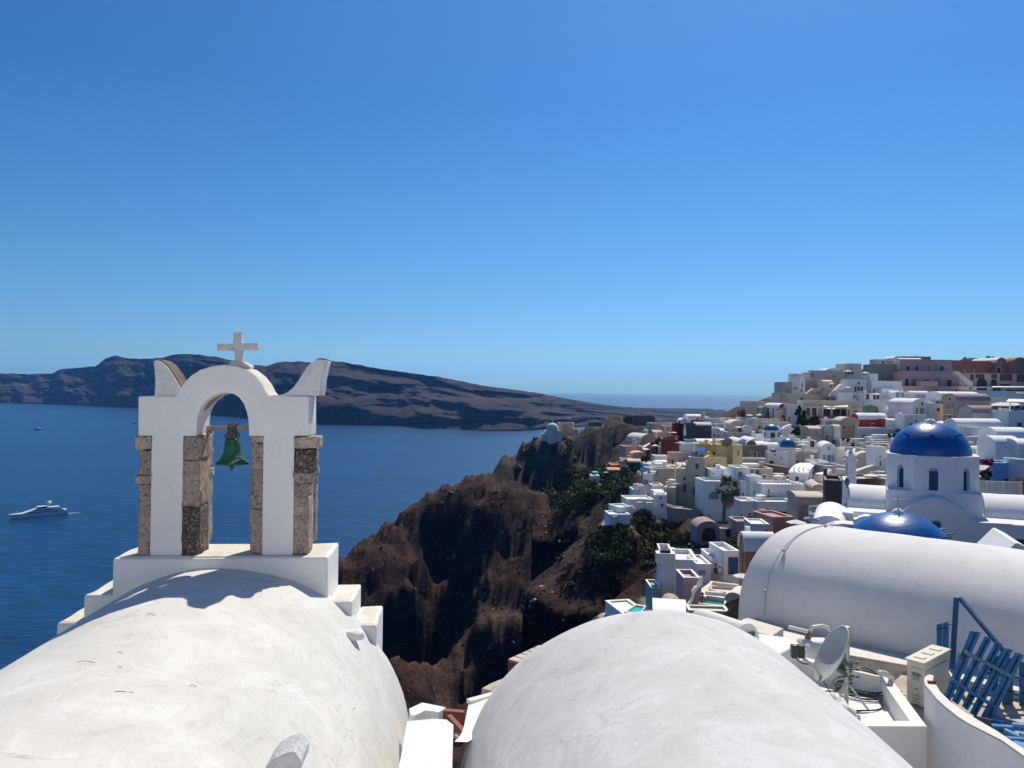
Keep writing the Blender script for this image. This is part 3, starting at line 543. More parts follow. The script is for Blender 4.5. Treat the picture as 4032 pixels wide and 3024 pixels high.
H('A',290,420,768,800,345,'st',"thin stone lookout wall left of the castle ridge",D=4,cat='rampart',name='castle_wall')
H('A',890,1110,785,812,262,'cr',"flat cream roof terrace right behind the castle rock",D=8)
V=[v for v in V if v is not None]
# -- terrain: caldera slope, headland and gullies as one height field
def _terrain():
 pts=[]
 def c(px,py,Y):p=P(px,py,Y);pts.append((p.x,p.y,p.z))
 def q(px,Y,z):pts.append(((px-CX)/FPX*Y,Y,z))
 for b in V:
  if b['name']in('castle_wall','ruined_house','chapel','chimney'):continue
  p=b['fr'].w((b['u0']+b['u1'])/2,0.5,0);z=b['zb']-1.6;pts.append((p.x,p.y,z))
  p=b['fr'].w((b['u0']+b['u1'])/2,b['D'],0);pts.append((p.x,p.y,min(z+.35*b['D'],b['zs']-2)))
 for t in[(2140,1718,340),(2200,1706,340),(2260,1698,342),(2330,1676,345),(2400,1656,345),(2450,1646,345),(2760,1668,290),(2900,1668,300),(3000,1655,300),(3080,1645,310),(3200,1600,330),(3400,1500,340),(2520,1668,338),(2580,1672,335),(2620,1700,320),(2700,1720,290),(2110,1752,338),(2080,1800,333),(2160,1800,331),(2180,1880,325),(2250,1800,330),(2260,1900,322),(2330,1780,328),(2350,1880,316),(2420,1760,322),(2440,1850,308),(2500,1750,312),(2520,1830,285),(2560,1760,290),(2550,1900,215),(2480,1935,202),(2060,1822,330),(2000,1850,328),(1900,1892,325),(1820,1925,322),(1750,1962,318),(1700,1995,315),(1640,2050,312),(1600,2085,308),(1560,2112,304),(1450,2150,300),(1350,2175,296),(1250,2225,290),(2000,1920,307),(2080,1950,302),(1900,1980,302),(1850,2040,296),(2000,2040,290),(2080,2100,281),(1900,2150,285),(1960,2200,279),(2040,2230,272),(1900,2290,271),(1990,2330,265),(2130,2220,266),(2170,2330,256),(2050,2400,254),(1960,2420,257),(1650,2180,288),(1600,2260,280),(1640,2290,276),(1500,2200,288),(1735,2060,313),(1725,2200,306),(1740,2330,297),(1790,2450,278),(1560,2360,284),(1640,2400,284),(1700,2600,274),(1560,2600,268),(1660,2780,264),(1860,2480,250),(1900,2620,243),(1880,2800,236),(2010,2520,244),(2050,2700,237),(2200,2460,240),(2220,2700,230),(2120,2010,288),(2185,2090,282),(2195,2250,262),(2250,2120,270),(2250,2330,254),(2300,2500,238),(2300,1960,238),(2350,2000,228),(2420,1980,214),(2330,2090,222),(2400,2080,198),(2440,2130,160),(2370,2180,206),(2330,2300,206),(2340,2500,200),(2430,2200,150),(2480,2140,143),(2480,2300,140),(2450,2480,137),(2420,2750,134),(2560,2150,134),(2560,2300,131),(2700,2120,130),(2700,2230,127),(2860,2130,124),(2860,2210,121)]:c(*t)
 for t in[(1600,60,-46),(1600,25,-20),(2620,100,-50),(2760,100,-46),(2760,88,-40),(2600,86,-44),(2860,98,-38),(1900,60,-44),(2300,60,-42),(2300,95,-62),(1900,100,-70),(1600,100,-74),(1900,25,-18),(1300,30,-26),(2100,145,-80),(2350,120,-70),(2100,200,-90),(2300,160,-80),(1850,215,-94),(2450,85,-52),(1800,150,-88),(1500,160,-90),(1560,240,-85),(1650,222,-83),(1480,215,-84),(1400,260,-90),(2150,175,-84),(900,14,-16),(600,22,-26),(300,14,-24),(0,20,-34),(-200,40,-55),(200,60,-62),(200,120,-92),(0,200,-106),(600,100,-78),(900,60,-50),(900,150,-88),(700,220,-104),(1100,240,-96),(1200,180,-92),(900,290,-105),(1100,310,-100),(300,300,-108),(1300,110,-72),(1400,230,-98),(1300,350,-106),(1500,370,-106),(1700,385,-106),(1900,400,-106),(2100,420,-106),(2300,450,-100),(2600,480,-70),(2900,480,-45),(3300,480,-20),(3900,480,-8),(1500,480,-115),(2000,520,-115),(2500,560,-112),(800,450,-115),(0,400,-115),(3400,560,-30),(2300,18,-12),(2800,18,-9),(3300,16,-7),(3900,16,-6.5),(3300,30,-8.5),(3700,30,-8.5),(4200,30,-8),(2900,40,-14),(3400,50,-11),(3800,55,-9),(4200,60,-8),(3000,65,-20),(3300,75,-14),(3800,80,-9),(3800,130,-7)]:q(*t)
 A=np.array(pts);
 S_=60.0;X=A[:,:2]/S_;n=len(X)
 d2=((X[:,None,:]-X[None,:,:])**2).sum(-1);K=.5*d2*np.log(d2+1e-9);K[np.arange(n),np.arange(n)]=0
 K+=np.eye(n)*.004
 M=np.zeros((n+3,n+3));M[:n,:n]=K;M[:n,n]=1;M[:n,n+1:]=X;M[n,:n]=1;M[n+1:,:n]=X.T
 w=np.linalg.solve(M,np.concatenate([A[:,2],[0,0,0]]))
 tx=(np.arange(-260,4420,6.5)-CX)/FPX;ys=np.exp(np.linspace(math.log(13),math.log(560),330))
 TX,YS=np.meshgrid(tx,ys,indexing='ij');XX=TX*YS
 Q=np.stack([XX.ravel(),YS.ravel()],1)/S_;Z=np.empty(len(Q))
 for i in range(0,len(Q),20000):
  dd=((Q[i:i+20000,None,:]-X[None])**2).sum(-1);Z[i:i+20000]=(.5*dd*np.log(dd+1e-9))@w[:n]+w[n]+Q[i:i+20000]@w[n+1:]
 Z=Z.reshape(XX.shape)
 near=np.full(Z.shape,1e9);cap=np.full(Z.shape,1e9)
 for b in V:
  if b['name']=='chimney':continue
  fr=b['fr'];rx=XX-fr.o.x;ry=YS-fr.o.y;u=rx*fr.r.x+ry*fr.r.y;v=rx*fr.a.x+ry*fr.a.y
  du=np.maximum(np.maximum(b['u0']-u,u-b['u1']),0);dv=np.maximum(np.maximum(-v,v-b['D']),0);dist=np.hypot(du,dv)
  if b['name']not in('castle_wall','ruined_house','chapel'):near=np.minimum(near,dist)
  mound=b['zb']-.9-.9*np.maximum(dist-.5,0);Z=np.where((dist<14)&(b['name']not in('castle_wall',)),np.maximum(Z,mound),Z)
  cap=np.where(dist<2.5,np.minimum(cap,b['zb']-.5),cap)
  fr_=(v<0)&(v>-9)&(du<.5);cap=np.where(fr_,np.minimum(cap,b['zb']-.35+v*-.0),cap)
 wild=np.clip((near-6)/14,0,1)
 Z=np.minimum(Z,cap);out=Z.copy();nx=out.shape
 for i in range(nx[0]):
  for j in range(nx[1]):
   wd_=wild[i,j];
   if wd_<=0 and ys[j]<560:
    out[i,j]+=.3*mnoise.noise(Vector((XX[i,j]*.3,YS[i,j]*.3,0)));continue
   x,y=XX[i,j],YS[i,j];p=Vector((x*.021,y*.021,Z[i,j]*.012))
   sc=min(1.0,(y-12)/90)
   rg=mnoise.ridged_multi_fractal(p,.95,2.1,6,.95,2.0)-1.1
   tb=mnoise.fractal(Vector((x*.16,y*.16,Z[i,j]*.10)),.8,2.0,5)
   st=mnoise.noise(Vector((x*.02,y*.02,9)))
   zz=Z[i,j];step=7.0;ph=(zz/step+st);fl=math.floor(ph);fx=ph-fl
   ter=(fl+(fx*.45 if fx<.7 else.315+(fx-.7)*2.28)-ph)*step
   out[i,j]+=wd_*sc*(rg*3.8+tb*2.3+ter*.9+.55*mnoise.noise(Vector((x*.55,y*.55,0))))
 rel=out-Z;out=out-np.where(wild>0,wild,0)*float(rel[wild>.9].mean());crest=np.exp(-((XX-47)/28.0)**2-((YS-342)/12.0)**2);out=out+crest*3.0
 out=np.minimum(out,cap)
 return tx,ys,XX,YS,out,np.clip((near-.4)/1.6,0,1)
TXA,TYS,TXX,TYY,TZ,TWILD=_terrain()
def tz(x,y):
 i=(x/y-TXA[0])/(TXA[1]-TXA[0]);j=(math.log(y)-math.log(TYS[0]))/(math.log(TYS[1])-math.log(TYS[0]))
 i=min(max(i,0),len(TXA)-1.001);j=min(max(j,0),len(TYS)-1.001);a,b=int(i),int(j);fa,fb=i-a,j-b
 return float((TZ[a,b]*(1-fa)+TZ[a+1,b]*fa)*(1-fb)+(TZ[a,b+1]*(1-fa)+TZ[a+1,b+1]*fa)*fb)
def ground_hit(px,py,y0=16.0):
 d=ray(px,py);y=y0
 while y<555:
  p=d*(y/d.y)
  if tz(p.x,p.y)>=p.z:return p
  y*=1.006
 return None
def terrain_mesh():
 m,nt,b=newmat("volcanic_slope");L=nt.links.new
 g=nt.nodes.new("ShaderNodeNewGeometry");sn=nt.nodes.new("ShaderNodeSeparateXYZ");L(g.outputs["Normal"],sn.inputs[0])
 def nz(s,d=8.0,r=.65,dist=0.0):
  n=N(nt,"ShaderNodeTexNoise",Scale=s,Detail=d,Roughness=r,Distortion=dist);L(g.outputs["Position"],n.inputs["Vector"]);return n.outputs[0]
 soil=ramp(nt,nz(.05,9,.7,.6),[(.30,(.024,.014,.013)),(.48,(.058,.035,.028)),(.60,(.105,.068,.049)),(.72,(.17,.12,.088))])
 grass=ramp(nt,nz(.5,8,.75),[(.35,(.45,)*3),(.55,(1,)*3),(.72,(1.55,1.45,1.25))])
 soil=mixc(nt,1.0,soil,grass,'MULTIPLY')
 rock=ramp(nt,nz(.22,9,.72,1.0),[(.32,(.010,.009,.011)),(.55,(.026,.021,.021)),(.72,(.058,.045,.040))])
 steep=ramp(nt,sn.outputs[2],[(.50,(1,)*3),(.72,(0,)*3)])
 c=mixc(nt,steep,soil,rock)
 sp=nt.nodes.new("ShaderNodeSeparateXYZ");L(g.outputs["Position"],sp.inputs[0])
 hi=nt.nodes.new("ShaderNodeMapRange");hi.inputs[1].default_value=-42;hi.inputs[2].default_value=-30;L(sp.outputs[2],hi.inputs[0])
 far=nt.nodes.new("ShaderNodeMapRange");far.inputs[1].default_value=235;far.inputs[2].default_value=275;L(sp.outputs[1],far.inputs[0])
 mu=nt.nodes.new("ShaderNodeMath");mu.operation='MULTIPLY';L(hi.outputs[0],mu.inputs[0]);L(far.outputs[0],mu.inputs[1])
 tuff=ramp(nt,nz(.16,9,.7,.8),[(.3,(.035,.036,.034)),(.5,(.080,.075,.064)),(.7,(.15,.13,.105))])
 c=mixc(nt,mu.outputs[0],c,tuff)
 scr=ramp(nt,nz(.09,6,.65),[(.60,(0,)*3),(.70,(.75,)*3)]);c=mixc(nt,scr,c,(.035,.040,.018))
 at=nt.nodes.new("ShaderNodeAttribute");at.attribute_name="paved";pv=ramp(nt,nz(.35,6,.6),[(.35,(.50,.48,.44)),(.6,(.70,.69,.66))]);fl=ramp(nt,sn.outputs[2],[(.74,(0,)*3),(.88,(1,)*3)]);mf=nt.nodes.new("ShaderNodeMath");mf.operation='MULTIPLY';L(at.outputs["Fac"],mf.inputs[0]);L(fl,mf.inputs[1]);c=mixc(nt,mf.outputs[0],c,pv)
 L(c,b.inputs["Base Color"]);b.inputs["Roughness"].default_value=.95;b.inputs["Specular IOR Level"].default_value=.08
 bp=N(nt,"ShaderNodeBump",Strength=1.0,Distance=1.0);L(nz(.45,10,.72,.4),bp.inputs["Height"]);L(bp.outputs[0],b.inputs["Normal"])
 n,k=TZ.shape;me=bpy.data.meshes.new("hillside")
 co=np.stack([TXX,TYY,TZ],-1).reshape(-1,3)
 I,J=np.meshgrid(np.arange(n-1),np.arange(k-1),indexing='ij');a=(I*k+J).ravel();f=np.stack([a,a+k,a+k+1,a+1],1)
 me.vertices.add(len(co));me.vertices.foreach_set('co',co.ravel());me.loops.add(f.size);me.loops.foreach_set('vertex_index',f.ravel())
 me.polygons.add(len(f));me.polygons.foreach_set('loop_start',np.arange(0,f.size,4));me.polygons.foreach_set('use_smooth',np.ones(len(f),bool));me.update();me.validate();att=me.attributes.new('paved','FLOAT','POINT');att.data.foreach_set('value',(1-TWILD).ravel().astype(np.float32))
 me.materials.append(m);o=bpy.data.objects.new("hillside",me);COL.objects.link(o);props(o,kind='structure')
terrain_mesh()
# -- foreground: chapel with bell gable
rnd=random.Random(5)
def rough(pts_fn):pass
CH=Frame((P(862,2200,9.9).x,9.9),R(3.8))
def chapel():
 fr=CH;uz=fr.uz
 R1=2.48;uc=uz(868,2300)[0];za=uz(850,2238)[1];zc=za-R1
 root=thing("chapel","whitewashed barrel vaulted chapel roof carrying the stone trimmed bell gable","chapel",fr.w(uc,-5,-6))
 rings=[];nseg=48
 for i in range(37):
  v=-10.2+10.35*i/36;ring=[]
  for k in range(nseg+1):
   a=math.pi*k/nseg;q=Vector((math.cos(a)*3,v*.8,math.sin(a)*3));dr=.030*mnoise.noise(q*.6)+.012*mnoise.noise(q*2.1)+.004*mnoise.noise(q*6)
   r=R1+dr;ring.append(fr.w(uc+r*math.cos(a),v,zc+r*math.sin(a)*1.0))
  ring=[fr.w(uc+R1,v,zc-4)]+ring+[fr.w(uc-R1,v,zc-4)]
  rings.append(ring)
 m=MB();m.sweep(rings,closed=False,caps=False);m.build("vault",NEARW,root,smooth='all')
 T=.9
 def step(x0,x1,yt,t0=0.0,t1=T):
  a,z=uz(x0,yt);b,_=uz(x1,yt);mb=MB();mb.box(fr,a,b,t0,t1,zc-4,z);return mb
 def roughen(ob,s=.012):
  me=ob.data
  for v_ in me.vertices:
   p=v_.co;v_.co=p+Vector((mnoise.noise(p*3.1),mnoise.noise(p*3.1+Vector((7,0,0))),mnoise.noise(p*3.1+Vector((0,9,0)))))*s
 def wallpiece(mb,name,mat,par,bev=.035,s=.02):
  o=mb.build(name,mat,par);me=o.data
  import bmesh
  bm=bmesh.new();bm.from_mesh(me);bmesh.ops.bevel(bm,geom=[e for e in bm.edges],offset=bev,segments=3,affect='EDGES',profile=.6)
  bmesh.ops.subdivide_edges(bm,edges=[e for e in bm.edges if e.calc_length()>.35],cuts=4,use_grid_fill=True);bm.to_mesh(me);bm.free()
  me.polygons.foreach_set('use_smooth',[True]*len(me.polygons));me.set_sharp_from_angle(angle=R(60));roughen(o,s);return o
 wallpiece(step(443,1291,2199),"gable_base",WHITE,root)
 wallpiece(step(331,446,2344,.0),"gable_step",WHITE,root);wallpiece(step(219,335,2452,.01),"gable_step",WHITE,root,.06)
 wallpiece(step(1288,1387,2369,.0),"gable_step",WHITE,root);wallpiece(step(1384,1481,2462,.01),"gable_step",WHITE,root)
 for x0,x1,y in((455,1280,2199),(1300,1380,2369),(1395,1474,2462),(340,436,2344),(228,326,2452)):
  a,z=uz(x0,y);b,_=uz(x1,y);mb=MB();mb.box(fr,a+.02,b-.02,.05,T-.05,z-.02,z+.004+(.008 if x1==1280 else 0));mb.build("worn_tread",STONY,root,bevel=.006)
 def lump(px,py,v,rad,stretch,mat,name,seed):
  u,z=uz(px,py,v);c=fr.w(u,v,z)
  import bmesh
  bm=bmesh.new();bmesh.ops.create_icosphere(bm,subdivisions=3,radius=1)
  for w_ in bm.verts:
   n=w_.co.normalized();w_.co=Vector((n.x*stretch[0],n.y*stretch[1],n.z*stretch[2]))*rad*(1+.22*mnoise.noise(n*1.7+Vector((seed,0,0)))+.10*mnoise.noise(n*5+Vector((seed,0,0))))
  mb=MB();mb.v=[tuple(c+w_.co)for w_ in bm.verts];mb.f=[tuple(x.index for x in f.verts)for f in bm.faces];bm.free()
  return mb.build(name,mat,root,smooth='all')
 lump(1392,2500,-.55,.11,(1.25,.9,.62),WHITE,"stone_spout",3);lump(1360,2520,-.5,.08,(1.3,1,.9),WHITE,"stone_spout",8)
 u,z=uz(1130,2985,-4.6);mb=MB()
 pr=[(-.13,-.12),(-.12,.0),(-.06,.075),(.02,.115),(.09,.13),(.135,.06),(.13,.0),(.08,-.12)]
 mb.profile(fr,[(u+a,z+b)for a,b in pr],-4.78,-4.48);o=mb.build("mortar_stub",plaster("stub",(.62,.62,.62),var=.2,scale=6,bump=.8,stain=(.45,.22,.13),stain_amt=.7),root,bevel=.012)
 for k,(px,py,L_,an)in enumerate([(480,2725,.16,.3),(350,2607,.20,.05),(600,2420,.14,-.2),(475,2570,.05,0),(475,2628,.04,0),(760,2700,.06,.6),(1395,2790,.06,1.2)]):
  best=None
  d=ray(px,py)
  for t in np.arange(2.0,12,.004):
   p=d*t;rel=p-fr.o;uu=rel.dot(fr.r)-uc;
   if uu*uu+(p.z-zc)**2<(R1+.012)**2:best=p;break
  if best is None:continue
  a=fr.r*math.cos(an)+fr.a*math.sin(an);nrm=(best-fr.o-fr.a*(best-fr.o).dot(fr.a));nrm=Vector((nrm.x,nrm.y,0))
  pts=[best+a*(L_*(s-.5))+Vector((0,0,.012*math.sin(s*5)))-Vector((0,0,abs(s-.5)*.0))for s in(0,.25,.5,.75,1)]
  mb=MB();mb.tube(pts,.0022,5);mb.build("dry_twig",solid("twig",(.10,.075,.05),.9),label=["forked dry twig lying mid left on the near vault","long pale straw stuck to the left flank of the near vault","dark crack twig just below the bell gable shadow","short dark chip under the long straw","lowest small dark chip on the left of the vault","bent twig near the middle of the near vault","short stick near the right side of the near vault"][k],cat="twig")
# ---- bell gable
 g=thing("bell_gable","white arched bell gable with weathered stone corners, horned top and a cross","bell gable",fr.w(uz(890,2200)[0],.3,uz(890,2200)[1]))
 vf,vb=.12,.64;A=lambda x,y:uz(*zp('J',x,y),vf)
 pu=lambda x:A(x,1000)[0];pz=lambda y:A(800,y)[1]
 zbot=uz(890,2199)[1]-.02;ztop=pz(515);zst=pz(775)
 arch=[(622,775),(622,690),(630,632),(652,583),(684,543),(724,514),(772,497),(820,492),(862,500),(898,523),(926,562),(946,615),(957,670),(962,775)]
 inner=[(A(x,y))for x,y in arch]
 hump=[(482,514),(502,480),(535,432),(580,385),(640,345),(720,320),(800,310),(880,318),(950,343),(1010,388),(1050,440),(1075,490),(1095,512)]
 outer=[A(240,775),A(238,640),A(240,520),A(246,514)]+[A(x,y)for x,y in hump]+[A(1345,514),A(1352,520),A(1355,640),A(1353,775)]
 head=[A(238,775),A(238,522),A(246,514)]+[A(x,y)for x,y in hump]+[A(1345,514),A(1354,522),A(1354,775)]+[inner[-1]]+inner[::-1][1:]
 me_f=[]
 import bmesh
 def poly_extrude(pts,v0,v1,name,mat,par,bev=.02,back=None,rs=.008):
  from mathutils.geometry import tessellate_polygon
  n=len(pts);tri=tessellate_polygon([[Vector((a,b,0))for a,b in pts]])
  bk=back or pts
  mb=MB();vs_=[fr.w(a,v0,b)for a,b in pts]+[fr.w(a,v1,b)for a,b in bk]
  fs=[tuple(t)for t in tri]+[tuple(n+i for i in reversed(t))for t in tri]+[(i,(i+1)%n,n+(i+1)%n,n+i)for i in range(n)]
  mb.add(vs_,fs);o=mb.build(name,mat,par);me=o.data;bm=bmesh.new();bm.from_mesh(me)
  bmesh.ops.dissolve_limit(bm,angle_limit=.01,verts=bm.verts,edges=bm.edges)
  es=[e for e in bm.edges if len(e.link_faces)==2 and e.calc_face_angle(0)>.6]
  bmesh.ops.bevel(bm,geom=es,offset=bev,segments=2,affect='EDGES',profile=.6);bm.to_mesh(me);bm.free()
  me.polygons.foreach_set('use_smooth',[True]*len(me.polygons));me.set_sharp_from_angle(angle=R(40));return o
 poly_extrude(head,vf,vb,"arch_head",WHITE,g)
 def strip_top(pts,v0,v1,th,name,mat,par):
  rings=[]
  for i,(a,b)in enumerate(pts):
   p0=fr.w(a,v0,b);p1=fr.w(a,v1,b);rings.append([p0+Vector((0,0,-.01)),p0+Vector((0,0,th)),p1+Vector((0,0,th)),p1+Vector((0,0,-.01))])
  mb=MB();mb.sweep(rings);return mb.build(name,mat,par,smooth=True)
 strip_top([A(x,y)for x,y in[(540,425)]+hump[3:]+[(1160,510),(1240,512)]],vf+.02,vb-.005,.006,"weathered_coping",STONY,g)
 def vbox(x0,x1,ytop,ybot,v0,v1,name,mat,bev=.008):
  mb=MB();mb.box(fr,pu(x0),pu(x1),v0,v1,pz(ybot),pz(ytop));return mb.build(name,mat,g,bevel=bev)
 ZB=1556
 vbox(322,530,770,ZB,vf+.004,vb-.02,"pier",WHITE);vbox(1053,1257,770,ZB,vf+.004,vb-.02,"pier",WHITE)
 vbox(528,626,770,ZB,vf+.25,vb-.05,"pier",WHITE);vbox(1255,1340,770,ZB,vf+.25,vb-.05,"pier",WHITE)
 vbox(300,325,770,ZB,vf+.1,vb-.05,"pier",WHITE)
 ST=[]
 def stonemat(k,c,dk):
  m=plaster("gable_stone_%d"%k,c,var=.30,scale=6,bump=1.0,fine=45,stain=dk,stain_amt=.9,rough=.95)
  if "pits" not in m:
   m["pits"]=1;nt=m.node_tree;b=nt.nodes["Principled BSDF"];src=b.inputs["Base Color"].links[0].from_socket;g=nt.nodes.new("ShaderNodeNewGeometry")
   n=N(nt,"ShaderNodeTexNoise",Scale=26.0,Detail=5.0,Roughness=.62,Distortion=.8);nt.links.new(g.outputs["Position"],n.inputs["Vector"])
   n2=N(nt,"ShaderNodeTexNoise",Scale=60.0,Detail=3.0);nt.links.new(g.outputs["Position"],n2.inputs["Vector"])
   f=ramp(nt,n.outputs[0],[(.52,(0,)*3),(.60,(.75,)*3)]);f2=ramp(nt,n2.outputs[0],[(.62,(0,)*3),(.66,(.8,)*3)])
   nt.links.new(mixc(nt,f2,mixc(nt,f,src,dk),(.12,.09,.08)if c[0]>.2 else(.5,.45,.4)),b.inputs["Base Color"])
  return m
 S1=stonemat(0,(.50,.39,.31),(.16,.12,.10));S2=stonemat(1,(.42,.34,.28),(.07,.055,.05));S3=stonemat(2,(.075,.06,.055),(.40,.33,.27));S4=stonemat(3,(.56,.47,.37),(.16,.12,.09))
 def stone(x0,x1,yt,yb,v0,v1,mat,seed,lab=None,rs=.012):
  mb=MB();mb.box(fr,pu(x0),pu(x1),v0,v1,pz(yb)+.004,pz(yt)-.004);o=mb.build("stone",mat,g,label=lab)
  me=o.data;bm=bmesh.new();bm.from_mesh(me)
  bmesh.ops.subdivide_edges(bm,edges=bm.edges[:],cuts=5,use_grid_fill=True);bmesh.ops.bevel(bm,geom=[e for e in bm.edges if len(e.link_faces)==2 and e.calc_face_angle(0)>.5],offset=.008,segments=1,affect='EDGES')
  bm.to_mesh(me);bm.free()
  for v_ in me.vertices:
   p=v_.co+Vector((seed,0,0));v_.co+=Vector((mnoise.noise(p*11),mnoise.noise(p*11+Vector((3,0,0))),mnoise.noise(p*11+Vector((0,5,0)))))*rs*1.6+Vector((mnoise.noise(p*30),mnoise.noise(p*30+Vector((3,0,0))),0))*rs*.6
  me.polygons.foreach_set('use_smooth',[True]*len(me.polygons));return o
 sd=0
 for x0,x1,cuts,mats,wid in[(245,322,[775,868,1032,1092,1170,1553],[S4,S2,S4,S2,S1],{0:(221,322),2:(221,322)}),(530,642,[775,935,1235,1550],[S2,S1,S3],{0:(535,650)}),(975,1055,[775,818,998,1252,1545],[S4,S2,S2,S1],{}),(1258,1352,[775,855,1010,1082,1172,1550],[S4,S3,S2,S2,S1],{0:(1262,1422),2:(1258,1368),1:(1265,1380)})]:
  for k in range(len(cuts)-1):
   a,b=wid.get(k,(x0,x1));sd+=11
   stone(a,b,cuts[k],cuts[k+1],vf-(.03 if k in wid and x0!=530 else.0),vf+(.36 if x0 in(530,975)else.30),mats[k],sd)
 for x0,x1,cuts,mats in[(1352,1368,[775,980,1045,1110,1500],[S1,S4,S1,S1]),(628,644,[760,1000,1060,1500],[S1,S4,S1])]:
  for k in range(len(cuts)-1):sd+=7;stone(x0-60,x1+(10 if k==1 else 0),cuts[k]+3,cuts[k+1],vb-.13,vb+.0,mats[k],sd)
 vbox(600,648,740,ZB,vf+.37,vb-.14,"jamb_lining",WHITE);vbox(1310,1350,770,ZB,vf+.31,vb-.14,"jamb_lining",WHITE)
 vbox(962,1000,770,ZB,vf+.37,vb-.06,"jamb_lining",WHITE)
 rings=[]
 for(x,y,w0,w1)in[(641,612,.16,.20),(655,585,.14,.30),(676,556,.13,.34),(700,532,.16,.36),(722,517,.2,.34),(742,508,.26,.30)]:
  a,b=A(x,y);rings.append([fr.w(a+.003,vf+w0,b-.0045),fr.w(a+.003,vf+w1,b-.0045),fr.w(a-.02,vf+w1,b+.02),fr.w(a-.02,vf+w0,b+.02)])
 mb=MB();mb.sweep(rings);mb.build("bare_plaster_patch",plaster("bare_patch",(.42,.34,.25),var=.25,scale=8,bump=.5),g)
 HM=plaster("horn_plaster",(.70,.70,.69),var=.2,scale=4,bump=.6,stain=(.28,.22,.16),stain_amt=.5,fine=30)
 def horn(pf,v0,v1,topm):
  n=len(pf)
  mb=MB();poly=[A(x,y)for x,y in pf];poly_extrude(poly,v0,v1,"horn",HM,g,bev=.015)
 horn([(338,512),(343,420),(338,340),(330,285),(352,279),(385,290),(420,320),(452,365),(480,410),(505,455),(535,470),(520,512)],vf+.03,vb-.12,None)
 horn([(1150,512),(1205,492),(1245,460),(1280,415),(1312,362),(1340,318),(1374,288),(1415,272),(1462,278),(1448,330),(1432,400),(1420,512)],vf+.03,vb-.05,None)
 for pf in([(346,277),(385,287),(422,317),(455,362),(484,408),(508,452),(532,466)],):
  strip_top([A(x,y)for x,y in pf],vf+.06,vb-.14,.012,"weathered_coping",plaster("horn_cap",(.20,.15,.11),var=.5,scale=12,bump=.9),g)
 strip_top([A(x,y)for x,y in[(1395,281),(1418,270),(1458,276)]],vf+.05,vb-.07,.014,"weathered_coping",plaster("horn_cap",(.1,)*3),g)
 mb=MB();mb.box(fr,pu(540),pu(622),vb-.10,vb+.16,pz(470),pz(362));mb.build("rear_horn",HM,g,bevel=.03)
 mb=MB();mb.box(fr,pu(538),pu(624),vb-.11,vb+.17,pz(362),pz(345));mb.build("rear_horn",plaster("horn_dark",(.06,.05,.045),var=.5,scale=12,bump=.9),g,bevel=.02)
 X=lambda x,y:uz(*zp('J',x,y),.38)
 cr=[(872,295),(873,218),(760,218),(760,171),(865,172),(867,96),(920,97),(918,168),(1028,168),(1028,214),(921,213),(925,295)]
 poly_extrude([X(x,y)for x,y in cr],.34,.42,"cross",plaster("cross_plaster",(.60,.60,.59),var=.22,scale=9,bump=.7,stain=(.35,.32,.28),stain_amt=.6,fine=40),g,bev=.008)
 mb=MB();c=[X(x,y)for x,y in[(845,300),(855,288),(930,290),(975,312),(985,330),(840,330)]];mb.profile(fr,c,.28,.50);mb.build("cross_foot",STONY,g,bevel=.015)
 WOOD=solid("beam_wood",(.30,.20,.13),.8,noise=.3,nscale=20)
 bt=thing("bell","small green patinated bronze bell hanging from a wooden bar in the white arch","bell",fr.w(*(lambda q:(q[0],.40,q[1]))(A(850,900))))
 bc=uz(*zp('J',852,800),.40);s=1.04
 def BL(x,y):return uz(*zp('J',x,y),.40)
 prof=[(.0,800),(24,790),(42,797),(50,812),(53,850),(57,880),(66,905),(82,930),(100,943),(110,951),(104,958),(60,961),(0,961)]
 u0=BL(855,900)[0];un=BL(955,900)[0]-u0
 mb=MB();mb.lathe(fr.w(u0,.40,0),[(r/100*un,BL(855,y)[1])for r,y in prof],40);
 mb.build("bell_body",plaster("bell_patina",(.030,.135,.085),var=.5,scale=14,bump=.35,rough=.55,stain=(.02,.05,.045),stain_amt=.8,fine=60),bt,smooth=True)
 mb=MB();mb.lathe(fr.w(u0,.40,0),[(.62*un,BL(855,905)[1]),(.70*un,BL(855,907)[1]),(.74*un,BL(855,915)[1]),(.66*un,BL(855,914)[1])],40);mb.build("bell_ring",solid("bell_ring",(.03,.12,.08),.6),bt,smooth=True)
 mb=MB();zz=BL(850,975)[1];mb.tube([fr.w(u0-.01,.40,BL(850,958)[1]),fr.w(u0-.01,.40,zz)],.018,8);mb.lathe(fr.w(u0-.01,.40,zz),[(0,.03),(.03,.02),(.035,0),(.02,-.025),(.012,-.06),(0,-.062)],12);mb.build("clapper",solid("clapper",(.05,.10,.07),.6),bt,smooth=True)
 mb=MB()
 for dx in(-.07,-.035,0,.035,.07):
  z0=BL(855,800)[1];z1=BL(855,735)[1];mb.tube([fr.w(u0+dx,.40,z0),fr.w(u0+dx*1.3,.36,(z0+z1)/2),fr.w(u0+dx*.6,.40,z1)],.016,6)
 mb.build("crown_loops",solid("bell_crown",(.10,.075,.06),.8,noise=.4,nscale=30),bt,smooth=True)
 mb=MB();za_,zb_=BL(855,700)[1],BL(855,780)[1];r2=random.Random(3)
 for k in range(26):
  a=r2.random()*6.28;zc2=zb_+(za_-zb_)*r2.random();pts=[fr.w(u0+.07*math.cos(a+t)*(1-.3*r2.random()),.40+.06*math.sin(a+t),zc2+.03*math.sin(t*2))for t in np.linspace(0,3.5,7)]
  mb.tube(pts,.006,5)
 mb.build("rope_lashing",solid("rope",(.12,.095,.075),.9,noise=.4,nscale=40),bt,smooth=True)
